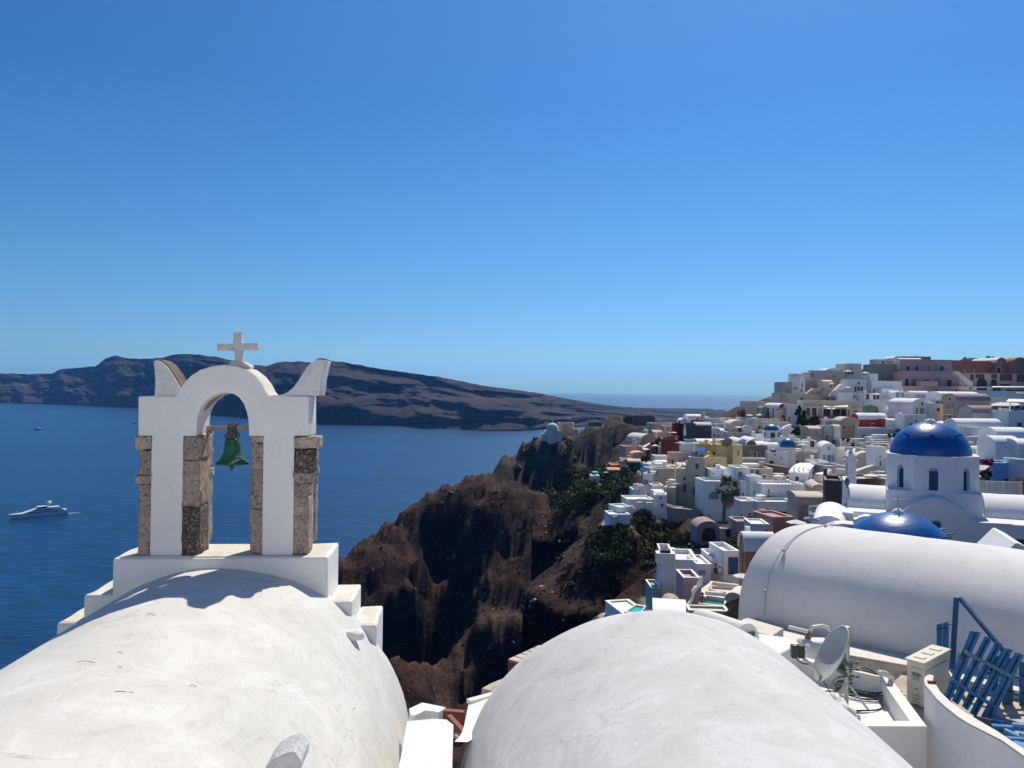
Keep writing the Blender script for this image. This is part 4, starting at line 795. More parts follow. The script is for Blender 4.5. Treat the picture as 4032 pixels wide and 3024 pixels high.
 mb=MB();a=fr.w(BL(722,722)[0],.40,BL(722,722)[1]);b=fr.w(BL(990,718)[0],.40,BL(990,718)[1]);mb.bar(a,b,.05,.045);mb.build("beam",WOOD,g,bevel=.004)
 mb=MB();mb.box(fr,BL(700,0)[0],BL(730,0)[0],.36,.44,BL(0,755)[1],BL(0,703)[1]);mb.build("beam_socket",S2,g,bevel=.01)
chapel()
# -- middle vault
def middle_vault():
 fr=Frame((0,0),R(3.3));R2=2.1;Y2=8.8
 root=thing("vault_roof","plain whitewashed barrel vault running toward the viewer in the centre foreground","vault roof",fr.w(2.15,5,-6))
 uc=2.16;za=-2.50;zc=za-R2;rings=[];NS=56
 for i in range(60):
  v=-.6+(Y2+.6)*i/59;tail=max(0,(v-(Y2-.22))/.22);rr0=R2-.10*tail*tail;ring=[]
  for k in range(NS+1):
   a=math.pi*k/NS;q=Vector((math.cos(a)*3,v*.8+30,math.sin(a)*3));dr=.028*mnoise.noise(q*.6)+.010*mnoise.noise(q*2.0)+.003*mnoise.noise(q*6)
   rr=rr0+dr;ring.append(fr.w(uc+rr*1.06*math.cos(a),v,zc+rr*math.sin(a)))
  rings.append([fr.w(uc+rr0*1.06,v,zc-4)]+ring+[fr.w(uc-rr0*1.06,v,zc-4)])
 mb=MB();mb.sweep(rings,closed=False,caps=False);n=len(rings[0]);mb.f.append(tuple(range(59*n,60*n)))
 mb.build("vault",plaster("middle_vault_plaster",(.64,.645,.64),var=.08,scale=.9,bump=.2,stain=(.62,.61,.57),stain_amt=.5,fine=22,coats=True),root,smooth=True)
middle_vault()
# -- big right hand vault, its bench and cable
BVW=plaster("big_vault_plaster",(.72,.715,.70),var=.12,scale=.5,bump=.22,stain=(.52,.50,.50),stain_amt=.4,fine=6)
def big_vault():
 c0=P(2905,2430,13.0);A_=Vector((.72,-.694,0));e=Vector((.829,.559,0));W=3.44;hgt=1.42
 root=thing("vault_house","large whitewashed barrel vault at right with a drain line over its left end","vault roof",(c0.x+3,c0.y+1,c0.z-2))
 prof=[]
 for k in range(41):
  a=math.pi*k/40;prof.append((W/2*(1-math.copysign(abs(math.cos(a))**.9,math.cos(a))),hgt*abs(math.sin(a))**.86))
 rings=[]
 for i in range(40):
  t=9.0*i/39;ring=[]
  for s,h in prof:
   p=c0+e*s+A_*t+Vector((0,0,h));p+=Vector((0,0,.05*mnoise.noise(p*.35)+.015*mnoise.noise(p*1.6)))+Vector((-.6,-.6,0))*(.05*mnoise.noise(p*.4+Vector((3,3,3)))+.012*mnoise.noise(p*1.8));ring.append(p)
  ring=[ring[0]-Vector((0,0,3))]+ring+[ring[-1]-Vector((0,0,3))];rings.append(ring)
 mb=MB();mb.sweep(rings,closed=False,caps=False);n=len(rings[0]);mb.f.append(tuple(range(n)))
 mb.build("vault",BVW,root,smooth=True,angle=50)
 def at(t,k,off=.02):
  s,h=prof[k];s2,h2=prof[min(k+1,40)];s1,h1=prof[max(k-1,0)]
  tan=Vector((e.x*(s2-s1),e.y*(s2-s1),h2-h1)).normalized();nn=A_.cross(tan);nn=nn if nn.z>0 or nn.y<0 else-nn
  if nn.z<0:nn=-nn
  return c0+e*s+A_*t+Vector((0,0,h))+nn*off
 pts=[at(.50-.10*abs(math.sin(k*.08)),k,.03)for k in range(1,28)]
 mb=MB();mb.tube(pts,.009,6);mb.build("drain_line",solid("grey_line",(.42,.42,.42),.7),root,smooth=True)
 for k in(4,11,20):mb=MB();p=at(.45,k,.035);mb.lathe(p,[(0,-.03),(.03,-.02),(.03,.02),(0,.03)],8);mb.build("clip",solid("grey_line",(.3,)*3),root)
 p=at(.46,21,.03);mb=MB()
 for cc,rr in((.05,.035),(.105,.028)):
  mb.tube([p+Vector((rr*math.sin(t)*.8,0,cc+rr*-math.cos(t)))for t in np.linspace(0,2*math.pi,13)],.007,6)
 mb.build("hook",solid("grey_line",(.3,)*3),root,smooth=True)
 z=-3.80
 b=thing("bench_wall","low lime washed wall along the foot of the big vault, beige and flaking in front","wall",G(3450,2600,z-.6))
 top=[G(2968,2434,z),G(3084,2480,z),G(3270,2530,z),G(3569,2585,z),G(3830,2632,z),G(4100,2680,z),G(4100,2745,z),G(3830,2690,z),G(3569,2624,z),G(3343,2584,z),G(3100,2530,z),G(2980,2470,z)]
 mb=MB();mb.slab(top,z-1.2);mb.build("wall",plaster("bench_plaster",(.60,.54,.47),var=.25,scale=3,bump=.8,stain=(.30,.24,.19),stain_amt=.7,fine=20),b,bevel=.02)
 mb=MB();mb.slab([p_+Vector((0,0,.02))for p_ in top],z+.001);mb.build("coping",STONY if False else plaster("bench_top",(.74,.69,.63),var=.1,scale=2,bump=.4),b,bevel=.008)
big_vault()
# -- flat roofs, parapets, small vault (right foreground)
def roofs():
 z1=-3.62;zf=-3.86;
 q=thing("roof_terrace","sunken white flat roof terrace with raised rim holding the satellite dish","roof terrace",G(3330,2760,zf-1))
 o_=[(2860,2858),(3650,2860),(3509,2672),(3150,2583),(2900,2560)]
 outer=[G(x,y,z1)for x,y in o_]
 i_=[(2860,2835),(3582,2838),(3464,2665),(3165,2600),(2920,2570)]
 inner=[G(x,y,z1)for x,y in i_]
 mb=MB();n=5
 vs_=[Vector((p.x,p.y,-9))for p in outer]+outer+inner+[Vector((p.x,p.y,zf))for p in inner]
 fs=[(i,(i+1)%n,n+(i+1)%n,n+i)for i in range(n)]+[(n+i,n+(i+1)%n,2*n+(i+1)%n,2*n+i)for i in range(n)]+[(2*n+i,2*n+(i+1)%n,3*n+(i+1)%n,3*n+i)for i in range(n)]+[tuple(3*n+i for i in range(n))]
 mb.add(vs_,fs);mb.build("rim_and_floor",WHITE,q,bevel=.03,seg=3)
 z2=-3.38;u=thing("flat_roof","higher white flat roof block between the small vault and the dish terrace","flat roof",G(3080,2540,z2-1))
 pts=[G(x,y,z2)for x,y in[(2880,2440),(2988,2492),(3088,2506),(3152,2531),(3008,2610),(2900,2640),(2800,2560)]]
 mb=MB();mb.slab(pts,-9);mb.build("roof_block",WHITE,u,bevel=.035,seg=3)
 z3=-3.55;l=thing("ledge_block","stained flat ledge with a grey end behind the small windowed vault","ledge",G(3000,2460,z3-1))
 pts=[G(x,y,z3)for x,y in[(2925,2436),(2945,2432),(3086,2473),(3040,2502),(2985,2490),(2900,2462)]]
 mb=MB();mb.slab(pts,z3-.5);mb.build("ledge_slab",STONY,l,bevel=.015)
 s=thing("small_vault","small white barrel vault with a tiny green grille beyond the centre vault","vault roof",G(2900,2540,-4.2))
 pf=P(2955,2500,10.3);fr=Frame((pf.x,pf.y),R(20));c,zt=fr.uz(*zp('G',1545,1110));ul=fr.uz(*zp('G',1440,1330))[0]-.12;ur=fr.uz(*zp('G',1632,1310))[0];c=(ul+ur)/2;w=(ur-ul)/2;zb=fr.uz(*zp('G',1600,1350))[1]
 A2=Vector((-.60,.80,0));rings=[]
 for i in range(14):
  t=.8*i/13;ring=[]
  for k in range(25):
   a=math.pi*k/24;p=fr.w(c-w*math.cos(a),0,zb+(zt-zb)*math.sin(a)**.8)+A2*t;p+=Vector((0,0,.012*mnoise.noise(p*2)));ring.append(p)
  rings.append([ring[0]-Vector((0,0,2))]+ring+[ring[-1]-Vector((0,0,2))])
 mb=MB();mb.sweep(rings,closed=False,caps=False);n=len(rings[0]);mb.f.append(tuple(range(n)));mb.build("vault",WHITE,s,smooth=True,angle=50)
 gx,gz=fr.uz(*zp('G',1510,1292));GR=solid("grille_green",(.10,.14,.12),.6)
 mb=MB();mb.box(fr,gx-.075,gx+.075,-.012,.02,gz-.13,gz+.09);mb.lathe(fr.w(gx,0,gz+.09),[(0,0)],3)if False else None
 w_=mb.build("window",solid("dark_hole",(.02,.03,.028),.7),s)
 for dz in(-.13,-.075,-.02,.035,.085):
  mb=MB();mb.box(fr,gx-.08,gx+.08,-.025,-.010,gz+dz-.012,gz+dz+.012);mb.build("slat",GR,w_)
 for dx in(-.08,.08):mb=MB();mb.box(fr,gx+dx-.012,gx+dx+.012,-.028,-.008,gz-.14,gz+.1);mb.build("frame",GR,w_)
 z5=-3.28;cw=thing("curved_wall","tall curved white parapet wall sweeping down at the lower right","wall",G(3850,2900,z5-2))
 oe=[(3640,2690),(3637,2672),(3643,2700),(3664,2722),(3690,2755),(3725,2786),(3770,2822),(3812,2849),(3880,2883),(3943,2915),(3995,2952),(4060,2998),(4160,3075)]
 oe=oe[2:];ie=[(3681,2672),(3684,2695),(3703,2727),(3747,2769),(3800,2806),(3856,2840),(3925,2880),(3987,2922),(4040,2956),(4100,3000),(4190,3060)][:len(oe)]
 cap=[(3650,2664),(3665,2658)]
 O_=[G(x,y,z5)for x,y in[(3639,2680)]+oe];I_=[G(x,y,z5)for x,y in ie]
 pts=[G(x,y,z5)for x,y in[(3637,2680),(3640,2668),(3652,2659),(3668,2658)]]
 poly=[G(x,y,z5)for x,y in[(3641,2668)]]+O_+I_[::-1]+[G(3672,2660,z5),G(3655,2658,z5)]
 mb=MB();top=poly;from_=[Vector((p.x,p.y,-9))for p in top]
 from mathutils.geometry import tessellate_polygon
 n=len(top);tri=tessellate_polygon([[Vector((p.x,p.y,0))for p in top]])
 mb.add(from_+top,[tuple(n+i for i in t)for t in tri]+[(i,(i+1)%n,n+(i+1)%n,n+i)for i in range(n)])
 o=mb.build("wall",plaster("curved_wall_plaster",(.74,.75,.77),var=.10,scale=1.2,bump=.4),cw,smooth=True,angle=50)
 mb=MB();ins=[p+Vector((0,0,.006))for p in top];mb.add([p-Vector((0,0,.02))for p in ins]+ins,[tuple(n+i for i in t)for t in tri]+[(i,(i+1)%n,n+(i+1)%n,n+i)for i in range(n)]);mb.build("coping",plaster("wall_top",(.78,.73,.66),var=.08,scale=3,bump=.4),cw)
 gnd=[G(x,y,-3.90)for x,y in[(3500,2700),(3569,2640),(4300,2760),(4400,3300),(3900,3200),(3600,2860)]]
 mb=MB();mb.slab(gnd,-4.3);mb.build("terrace_paving",plaster("terrace_ground",(.52,.46,.38),var=.25,scale=1.5,bump=.6,stain=(.25,.22,.18),stain_amt=.5),kind='structure')
 mb=MB();mb.box(Frame((0,0),0),-3,14,-4,40,-12,-8.0);
 zc=-4.55;pts=[G(x,y,zc)for x,y in[(1560,2830),(1790,2830),(1800,2925),(1820,3060),(1560,3060)]]
roofs()
# -- gap between the two vaults
def gap():
 fr=Frame((P(1700,2850,8.6).x,8.6),R(3.5));U=lambda x,y,v=0:fr.uz(*zp('L',x,y),v)
 t=thing("gutter_block","lit white gutter block with rounded top between the two near vaults","gutter",fr.w(U(750,1400)[0],-1,-5))
 a=U(380,1230)[0];b=U(1052,1240)[0];z=U(700,1232)[1];mb=MB()
 pr=[(a,z-3),(a,z-.01),(a+.3,z+.01),(b-.25,z+.012),(b-.08,z),(b,z-.06),(b,z-3)]
 mb.profile(fr,pr,-4.5,0);mb.build("block",plaster("gutter_white",(.80,.79,.77),var=.05,scale=1.5,bump=.3),t,bevel=.02)
 t=thing("parapet_corner","white parapet corner with a cut out recess beside the red beams","parapet",fr.w(U(700,1100,1.0)[0],1.2,-6))
 fz=U(620,1165,.6)[1];pts=[(405,1065),(600,975),(948,1045),(838,1122),(640,1095),(485,1170),(430,1160)]
 top=[G(*zp('L',x,y),fz)for x,y in pts];mb=MB()
 from mathutils.geometry import tessellate_polygon
 n=len(top);tri=tessellate_polygon([[Vector((p.x,p.y,0))for p in top]]);bot=[Vector((p.x,p.y,fz-1.6))for p in top]
 mb.add(bot+top,[tuple(n+i for i in x)for x in tri]+[(i,(i+1)%n,n+(i+1)%n,n+i)for i in range(n)]);mb.build("parapet",WHITE,t,bevel=.012)
 REDB=solid("red_beam",(.22,.045,.04),.7,noise=.25,nscale=12)
 t=thing("red_beam","dark red steel beam spanning the gap, the upper level one","beam",fr.w(U(1040,1150)[0],1.0,-4.8))
 mb=MB();mb.bar(P(*zp('L',850,1160),9.4),P(*zp('L',1300,1200),9.6),.10,.14);mb.build("beam",REDB,t,bevel=.006)
 t=thing("red_brace","thin dark red diagonal brace below the red beam","beam",fr.w(U(1090,1300)[0],.8,-5))
 mb=MB();mb.bar(P(*zp('L',985,1190),9.3),P(*zp('L',1230,1450),9.0),.06,.06);mb.build("brace",REDB,t)
 t=thing("flared_parapet","thin flared white parapet fin curling down beside the centre vault","parapet",P(*zp('L',1350,1200),8.9))
 mb=MB();L_=[(1275,975,9.6),(1262,1010,9.55),(1245,1090,9.4),(1225,1180,9.25),(1205,1290,9.0),(1180,1380,8.8),(1150,1450,8.6),(1060,1550,8.3)]
 R_=[(1700,840,9.9),(1690,930,9.7),(1660,1020,9.5),(1600,1120,9.3),(1500,1250,9.0),(1420,1350,8.8),(1350,1430,8.6),(1250,1560,8.3)]
 la=[P(*zp('L',x,y),Y)for x,y,Y in L_];ra=[P(*zp('L',x,y),Y)for x,y,Y in R_];dn=Vector((.05,.10,-.02));n=len(la)
 rings=[[l,r,r+dn,l+dn]for l,r in zip(la,ra)];mb.sweep(rings);mb.build("fin",WHITE,t,bevel=.01)
 mb=MB();mb.bar(P(*zp('L',1270,975),9.6),P(*zp('L',1700,858),9.9),.10,.06);mb.build("coping",WHITE,t,bevel=.012)
 t=thing("dark_gutter","short dark slot and pipe elbow at the bottom of the gap","pipe",P(*zp('L',1100,1510),8.4))
 mb=MB();mb.bar(P(*zp('L',1050,1560),8.5),P(*zp('L',1160,1480),8.7),.14,.08);mb.build("slot",solid("dark_slot",(.04,.03,.035),.8),t)
 mb=MB();mb.tube([P(*zp('L',1060,1468),8.7),P(*zp('L',1090,1470),8.6),P(*zp('L',1120,1500),8.5)],.018,8);mb.build("pipe_elbow",solid("pipe_grey",(.35,.37,.40),.5),t,smooth=True)
 t=thing("rubble_wall","rough beige wall head with white end beyond the centre vault","wall",P(*zp('L',1700,760),13))
 z=P(*zp('L',1600,780),13).z;pts=[(1450,775),(1470,760),(1600,690),(1800,610),(1980,520),(2300,440),(2300,700),(1700,860),(1640,830),(1560,800)]
 top=[G(*zp('L',x,y),z)for x,y in pts];mb=MB();mb.slab(top,z-2.5,z);mb.build("wall",plaster("rubble_top",(.55,.49,.38),var=.3,scale=5,bump=1,stain=(.30,.24,.17),stain_amt=.6),t,bevel=.03)
 BR=plaster("hollow_brick",(.42,.17,.12),var=.3,scale=6,bump=.5);z=P(*zp('L',2050,400),14).z
 p0=G(*zp('L',1998,405),z);p1=G(2165,2552,z);d=(p1-p0);n=5;d.z=0;L1=d.length;d.normalize();yaw=math.atan2(d.y,d.x)
 for k in range(n):
  f2=Frame((p0.x+d.x*L1*k/n,p0.y+d.y*L1*k/n),yaw);w_=L1/n*.94
  t=thing("hollow_brick",["nearest red hollow brick with visible holes on the wall head","second red hollow brick from the holed end","third red hollow brick from the holed end","fourth red hollow brick along the row","farthest red hollow brick of the row"][k],"brick",f2.w(w_/2,.1,z-.3),group="row of hollow bricks on the wall head")
  mb=MB();mb.box(f2,0,w_,0,.24,z-.27+.02*(k%2),z-.02*(k%2));mb.build("brick_body",BR,t,bevel=.008)
  mb=MB();mb.box(f2,0.01,w_-.01,.0,.24,z-.02*(k%2),z+.015);mb.build("mortar_cap",plaster("mortar",(.6,.52,.44),var=.2,scale=9,bump=.6),t)
  if k==0:
   for i in range(3):
    for j in range(4):
     mb=MB();mb.box(f2,-.012,.0,.025+i*.07,.07+i*.07,z-.245+j*.057,z-.21+j*.057);mb.build("hole",solid("brick_hole",(.08,.03,.025),.9),t)
gap()
# -- village houses
PANES=dict(n=(.022,.026,.034),d=(.040,.050,.062),b=(.085,.045,.035),g=(.20,.22,.23),v=(.30,.34,.33),w=(.03,.035,.045),t=(.10,.26,.36),u=(.02,.085,.25),e=(.02,.10,.065),k=(.02,.22,.27),q=(.05,.34,.32),s=(.13,.115,.10),h=(.40,.34,.26),c=(.16,.22,.26),l=(.30,.45,.62),f=(.1,.1,.1))
def pane(k):return solid("pane_"+k,PANES[k],.35 if k in 'ndwcl' else.7,noise=.15,nscale=3)
FRW=solid("frame_white",(.72,.73,.75),.7)
def wall_body(b,root):
 fr,u0,u1,D,zt,zs=b['fr'],b['u0'],b['u1'],b['D'],b['zt'],b['zs'];zb=b['zb']-b['ext'];m=wm(b['wall']);rf=b['roof']
 w=u1-u0;mb=MB();seed=(u0*7+D*3+b['Y'])
 if rf=='flat':
  t=min(.28,w*.12,D*.12);pr=min(.35,max(.08,(zt-b['zb'])*.12));W=fr.w
  o=[(u0,0),(u1,0),(u1,D),(u0,D)];i_=[(u0+t,t),(u1-t,t),(u1-t,D-t),(u0+t,D-t)]
  vs_=[W(u,v,zb)for u,v in o]+[W(u,v,zt)for u,v in o]+[W(u,v,zt)for u,v in i_]+[W(u,v,zt-pr)for u,v in i_]
  fs=[(i,(i+1)%4,4+(i+1)%4,4+i)for i in range(4)]+[(4+i,4+(i+1)%4,8+(i+1)%4,8+i)for i in range(4)]+[(8+i,8+(i+1)%4,12+(i+1)%4,12+i)for i in range(4)]+[(12,13,14,15)]
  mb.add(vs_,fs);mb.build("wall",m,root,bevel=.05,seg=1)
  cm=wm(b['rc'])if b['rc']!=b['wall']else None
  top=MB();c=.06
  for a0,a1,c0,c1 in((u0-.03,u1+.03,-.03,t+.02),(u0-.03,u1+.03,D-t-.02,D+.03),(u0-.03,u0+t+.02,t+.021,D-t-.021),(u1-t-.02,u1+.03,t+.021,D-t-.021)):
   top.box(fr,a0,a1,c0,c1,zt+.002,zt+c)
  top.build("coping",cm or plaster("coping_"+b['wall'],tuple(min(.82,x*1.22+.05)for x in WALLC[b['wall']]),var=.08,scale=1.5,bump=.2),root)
 elif rf=='vf':
  n=18;c=(u0+u1)/2;pts=[(u0,zb),(u1,zb)]+[(c+w/2*math.cos(math.pi*k/n),zs+(zt-zs)*math.sin(math.pi*k/n)**.92)for k in range(n+1)]
  mb.profile(fr,pts,0,D);mb.build("wall",m,root)
  rings=[]
  for k in range(n+1):
   a=math.pi*k/n;cu,cz=c+w/2*math.cos(a),zs+(zt-zs)*math.sin(a)**.92;ou,oz=c+(w/2+.14)*math.cos(a),zs+(zt-zs+.14)*math.sin(a)**.92
   rings.append([fr.w(cu,-.06,cz-.02),fr.w(ou,-.06,oz),fr.w(ou,D+.05,oz),fr.w(cu,D+.05,cz-.02)])
  mb=MB();mb.sweep(rings);mb.build("roof",wm(b['rc']if b['rc']!=b['wall']else('w' if b['wall']in('w','w2')else b['wall'])),root,smooth=True)
 else:
  n=18;pr=[(D/2-D/2*math.cos(math.pi*k/n),zs+(zt-zs)*math.sin(math.pi*k/n)**.92)for k in range(n+1)]
  poly=[(0,zb)]+pr+[(D,zb)]
  mb.sweep([[fr.w(u,v,z)for v,z in poly]for u in(u0,u1)]);mb.build("wall",m,root)
  rings=[]
  for k in range(n+1):
   a=math.pi*k/n;cv,cz=D/2-D/2*math.cos(a),zs+(zt-zs)*math.sin(a)**.92;ov,oz=D/2-(D/2+.14)*math.cos(a),zs+(zt-zs+.14)*math.sin(a)**.92
   rings.append([fr.w(u0-.12,cv,cz-.02),fr.w(u0-.12,ov,oz),fr.w(u1+.12,ov,oz),fr.w(u1+.12,cv,cz-.02)])
  mb=MB();mb.sweep(rings);mb.build("roof",wm(b['rc']if b['rc']!=b['wall']else('w' if b['wall']in('w','w2')else b['wall'])),root,smooth=True)
def opening(b,root,spec):
 kind,face,x,y,pw,ph=spec
 if pw<=2:return
 kd,_,colr=kind.partition(':');colr=colr or 'n';fr=b['fr'];zn=ZONES[b['z']]
 px,py=zp(b['z'],x,y)
 if face=='f':f2=fr;u,z=fr.uz(px,py);lo,hi=b['u0'],b['u1']
 elif face=='r':o=fr.w(b['u1'],0,0);f2=Frame((o.x,o.y),fr.yaw+math.pi/2);u,z=f2.uz(px,py);lo,hi=0,b['D']
 else:o=fr.w(b['u0'],b['D'],0);f2=Frame((o.x,o.y),fr.yaw-math.pi/2);u,z=f2.uz(px,py);lo,hi=0,b['D']
 pL=f2.uz(px-pw*zn[2]/2,py)[0];pR=f2.uz(px+pw*zn[2]/2,py)[0];w=max(.25,abs(pR-pL));zt=f2.uz(px,py-ph*zn[2]/2)[1];zb=f2.uz(px,py+ph*zn[2]/2)[1];h=max(.25,zt-zb)
 w=min(w,(hi-lo)*.96);u=min(max(u,lo+w/2+.03),hi-w/2-.03)
 if colr=='w' or kd=='f':pc,fm,ft=pane('w'),FRW,min(.16,w*.22)
 elif colr in 'bkqe':pc,fm,ft=pane(colr),FRW if b['wall']in('pk','w','w2')else wm('cr'),.10
 else:pc,fm,ft=pane(colr),plaster("reveal_"+b['wall'],tuple(x_*.86 for x_ in WALLC[b['wall']]),var=.1,scale=1),.07
 arch=kd in('a','A');nm='door' if kd in('d','A')else 'window'
 if colr=='s' and kd=='s':nm='stone_panel'
 def outline(g):
  a0,a1,z0,z1=u-w/2-g,u+w/2+g,zb-(g if nm=='window' else 0),zt+g
  if not arch:return[(a0,z0),(a1,z0),(a1,z1),(a0,z1)]
  r=(a1-a0)/2;zc=max(z1-r,z0+.05);rz=z1-zc
  return[(a0,z0),(a1,z0)]+[(u+r*math.cos(math.pi*k/10),zc+rz*math.sin(math.pi*k/10))for k in range(11)]
 o1,o0=outline(ft),outline(0);n=len(o0)
 mb=MB();W=f2.w
 vs_=[W(a,-.05,c)for a,c in o1]+[W(a,-.05,c)for a,c in o0]+[W(a,.02,c)for a,c in o1]+[W(a,-.006,c)for a,c in o0]
 mb.add(vs_,[(i,(i+1)%n,n+(i+1)%n,n+i)for i in range(n)]+[(i,(i+1)%n,2*n+(i+1)%n,2*n+i)for i in range(n)]+[(n+i,n+(i+1)%n,3*n+(i+1)%n,3*n+i)for i in range(n)])
 fo=mb.build(nm,fm,root)
 mb=MB();mb.add([W(a,-.008,c)for a,c in o0],[tuple(range(n))]);mb.build({'window':'pane','door':'door_leaf','stone_panel':'stone_infill'}[nm],pc,fo)
 if w*3000/b['Y']>9 and colr in 'bwdvcng' and nm=='window' and not kd=='s' and w<3:
  mb=MB();mb.box(f2,u-.03,u+.03,-.03,-.009,zb+.02,zt-.02);mb.build("mullion",solid("mullion",(.25,.25,.25)if colr!='v' else(.55,.6,.5),.7),fo)
 if nm=='stone_panel':
  r2=random.Random(int(x));st=plaster("panel_stone",(.10,.075,.065),var=.4,scale=4,bump=.5);nx_=max(2,int(w/.75));nz_=max(2,int(h/.6));mb=MB()
  for i in range(nx_):
   for j in range(nz_):
    cu=u-w/2+(i+.5+.2*(r2.random()-.5))*w/nx_;cz=zb+(j+.5+.2*(r2.random()-.5))*h/nz_;a=w/nx_*.36;c=h/nz_*.34
    mb.profile(f2,[(cu-a,cz-c*.6),(cu-a*.4,cz-c),(cu+a*.7,cz-c),(cu+a,cz+c*.3),(cu+a*.3,cz+c),(cu-a*.8,cz+c*.8)],-.04,-.01)
  mb.build("stones",st,fo,kind='stuff')
CATN={'house':'house','chimney':'chimney'}
for b in V:
 fr=b['fr'];root=thing(b['name'],b['label'],b['cat'],fr.w((b['u0']+b['u1'])/2,b['D']/2,b['zb']-.5))
 b['root']=root;wall_body(b,root)
 for s in b['wins']:opening(b,root,s)
 if not b['wins']and b['roof']=='flat' and b['name']=='house' and b['u1']-b['u0']>3.2 and b['zt']-b['zb']>2.6 and 'plain' not in b['label']and 'blank' not in b['label']:
  z_=ZONES[b['z']];r_=random.Random(int(b['Y']*7+b['u0']*31));uu=b['u0']+(b['u1']-b['u0'])*r_.uniform(.2,.75);q_=b['fr'].w(uu,0,b['zt']-1.5);k_=3000/q_.y;px_=q_.dot(CR)/q_.dot(_f)*FPX+CX;py_=CY-q_.dot(CU)/q_.dot(_f)*FPX
  opening(b,root,('w:n','f',(px_-z_[0])/z_[2],(py_-z_[1])/z_[2],.75*k_/z_[2],.95*k_/z_[2]))
rr=random.Random(11)
CHW=wm('w2')
for b in V:
 if b['Y']>240 or b['Y']<90 or b['name']!='house' or b['roof']!='flat':continue
 if rr.random()<.4:
  u=b['u0']+(b['u1']-b['u0'])*rr.uniform(.1,.9);v=b['D']*rr.uniform(.5,.95);s=rr.uniform(.18,.4);h=rr.uniform(.4,1.0)
  mb=MB();mb.box(b['fr'],u-s,u+s,v-s,v+s,b['zt']-.4,b['zt']+h);mb.box(b['fr'],u-s*1.3,u+s*1.3,v-s*1.3,v+s*1.3,b['zt']+h+.002,b['zt']+h+.1)
  mb.build("chimney",wm(b['wall'])if b['wall']!='st' else CHW,b['root'])
# -- great blue domed church and its neighbour
from mathutils.geometry import tessellate_polygon
BLUE=None
def bluemat():
 m,nt,b=newmat("blue_dome_paint");L=nt.links.new;g=nt.nodes.new("ShaderNodeNewGeometry")
 n=N(nt,"ShaderNodeTexNoise",Scale=1.2,Detail=6.0,Roughness=.6);L(g.outputs["Position"],n.inputs["Vector"])
 n2=N(nt,"ShaderNodeTexNoise",Scale=3.2,Detail=3.0,Roughness=.5);mp=N(nt,"ShaderNodeMapping");mp.inputs["Scale"].default_value=(.8,.8,3.0);L(g.outputs["Position"],mp.inputs[0]);L(mp.outputs[0],n2.inputs["Vector"])
 L(ramp(nt,n.outputs[0],[(.3,(.002,.078,.28)),(.7,(.004,.11,.37))]),b.inputs["Base Color"]);b.inputs["Roughness"].default_value=.33;b.inputs["Specular IOR Level"].default_value=.6
 bp=N(nt,"ShaderNodeBump",Strength=.35,Distance=.03);L(n2.outputs[0],bp.inputs["Height"]);L(bp.outputs[0],b.inputs["Normal"]);return m
BLUE=bluemat();SHUT=solid("shutter_blue",(.008,.11,.27),.5,noise=.2)
CHW_=plaster("church_white",(.78,.78,.78),var=.08,scale=.5,bump=.25,stain=(.6,.58,.55),stain_amt=.3,fine=5)
def holes_wall(mb,fr,outer,holes,depth=.3):
 allp=[outer]+holes;flat=[p for l in allp for p in l];tri=tessellate_polygon([[Vector((a,b,0))for a,b in l]for l in allp])
 mb.add([fr.w(a,0,b)for a,b in flat],[tuple(t)for t in tri])
 for h in holes:
  n=len(h);mb.add([fr.w(a,0,b)for a,b in h]+[fr.w(a,depth,b)for a,b in h],[(i,(i+1)%n,n+(i+1)%n,n+i)for i in range(n)])
  mb.add([fr.w(a,depth,b)for a,b in h],[tuple(range(n))])
def archhole(u,w,z0,z1,n=10):
 r=w/2;return[(u-r,z0),(u+r,z0)]+[(u+r*math.cos(math.pi*k/n),z1-r+r*math.sin(math.pi*k/n))for k in range(n+1)]
def lattice_shutter(fr,u0,u1,z0,z1,v,parent,name="shutter"):
 mb=MB();mb.box(fr,u0,u1,v,v+.04,z0,z1);s=mb.build(name,SHUT,parent)
 mb=MB();n=7;w=u1-u0;st=w/4
 z=z0-w
 while z<z1:
  for sgn in(1,):
   a0,b0,a1,b1=u0,z,u1,z+w
   if b0<z0:a0+=z0-b0;b0=z0
   if b1>z1:a1-=b1-z1;b1=z1
   if a1-a0>.03:mb.bar(fr.w(a0,v-.012,b0),fr.w(a1,v-.012,b1),.02,.02)
  z+=st*.5
 mb.build("lattice",solid("lattice_blue",(.006,.075,.19),.5),s,kind='stuff')
 for a,b,c,d in((u0,u0+.035,z0,z1),(u1-.035,u1,z0,z1),(u0+.035,u1-.035,z0,z0+.035),(u0+.035,u1-.035,z1-.035,z1)):
  mb=MB();mb.box(fr,a,b,v-.03,v-.001,c,d);mb.build("frame",solid("shutter_frame",(.01,.06,.13),.5),s)
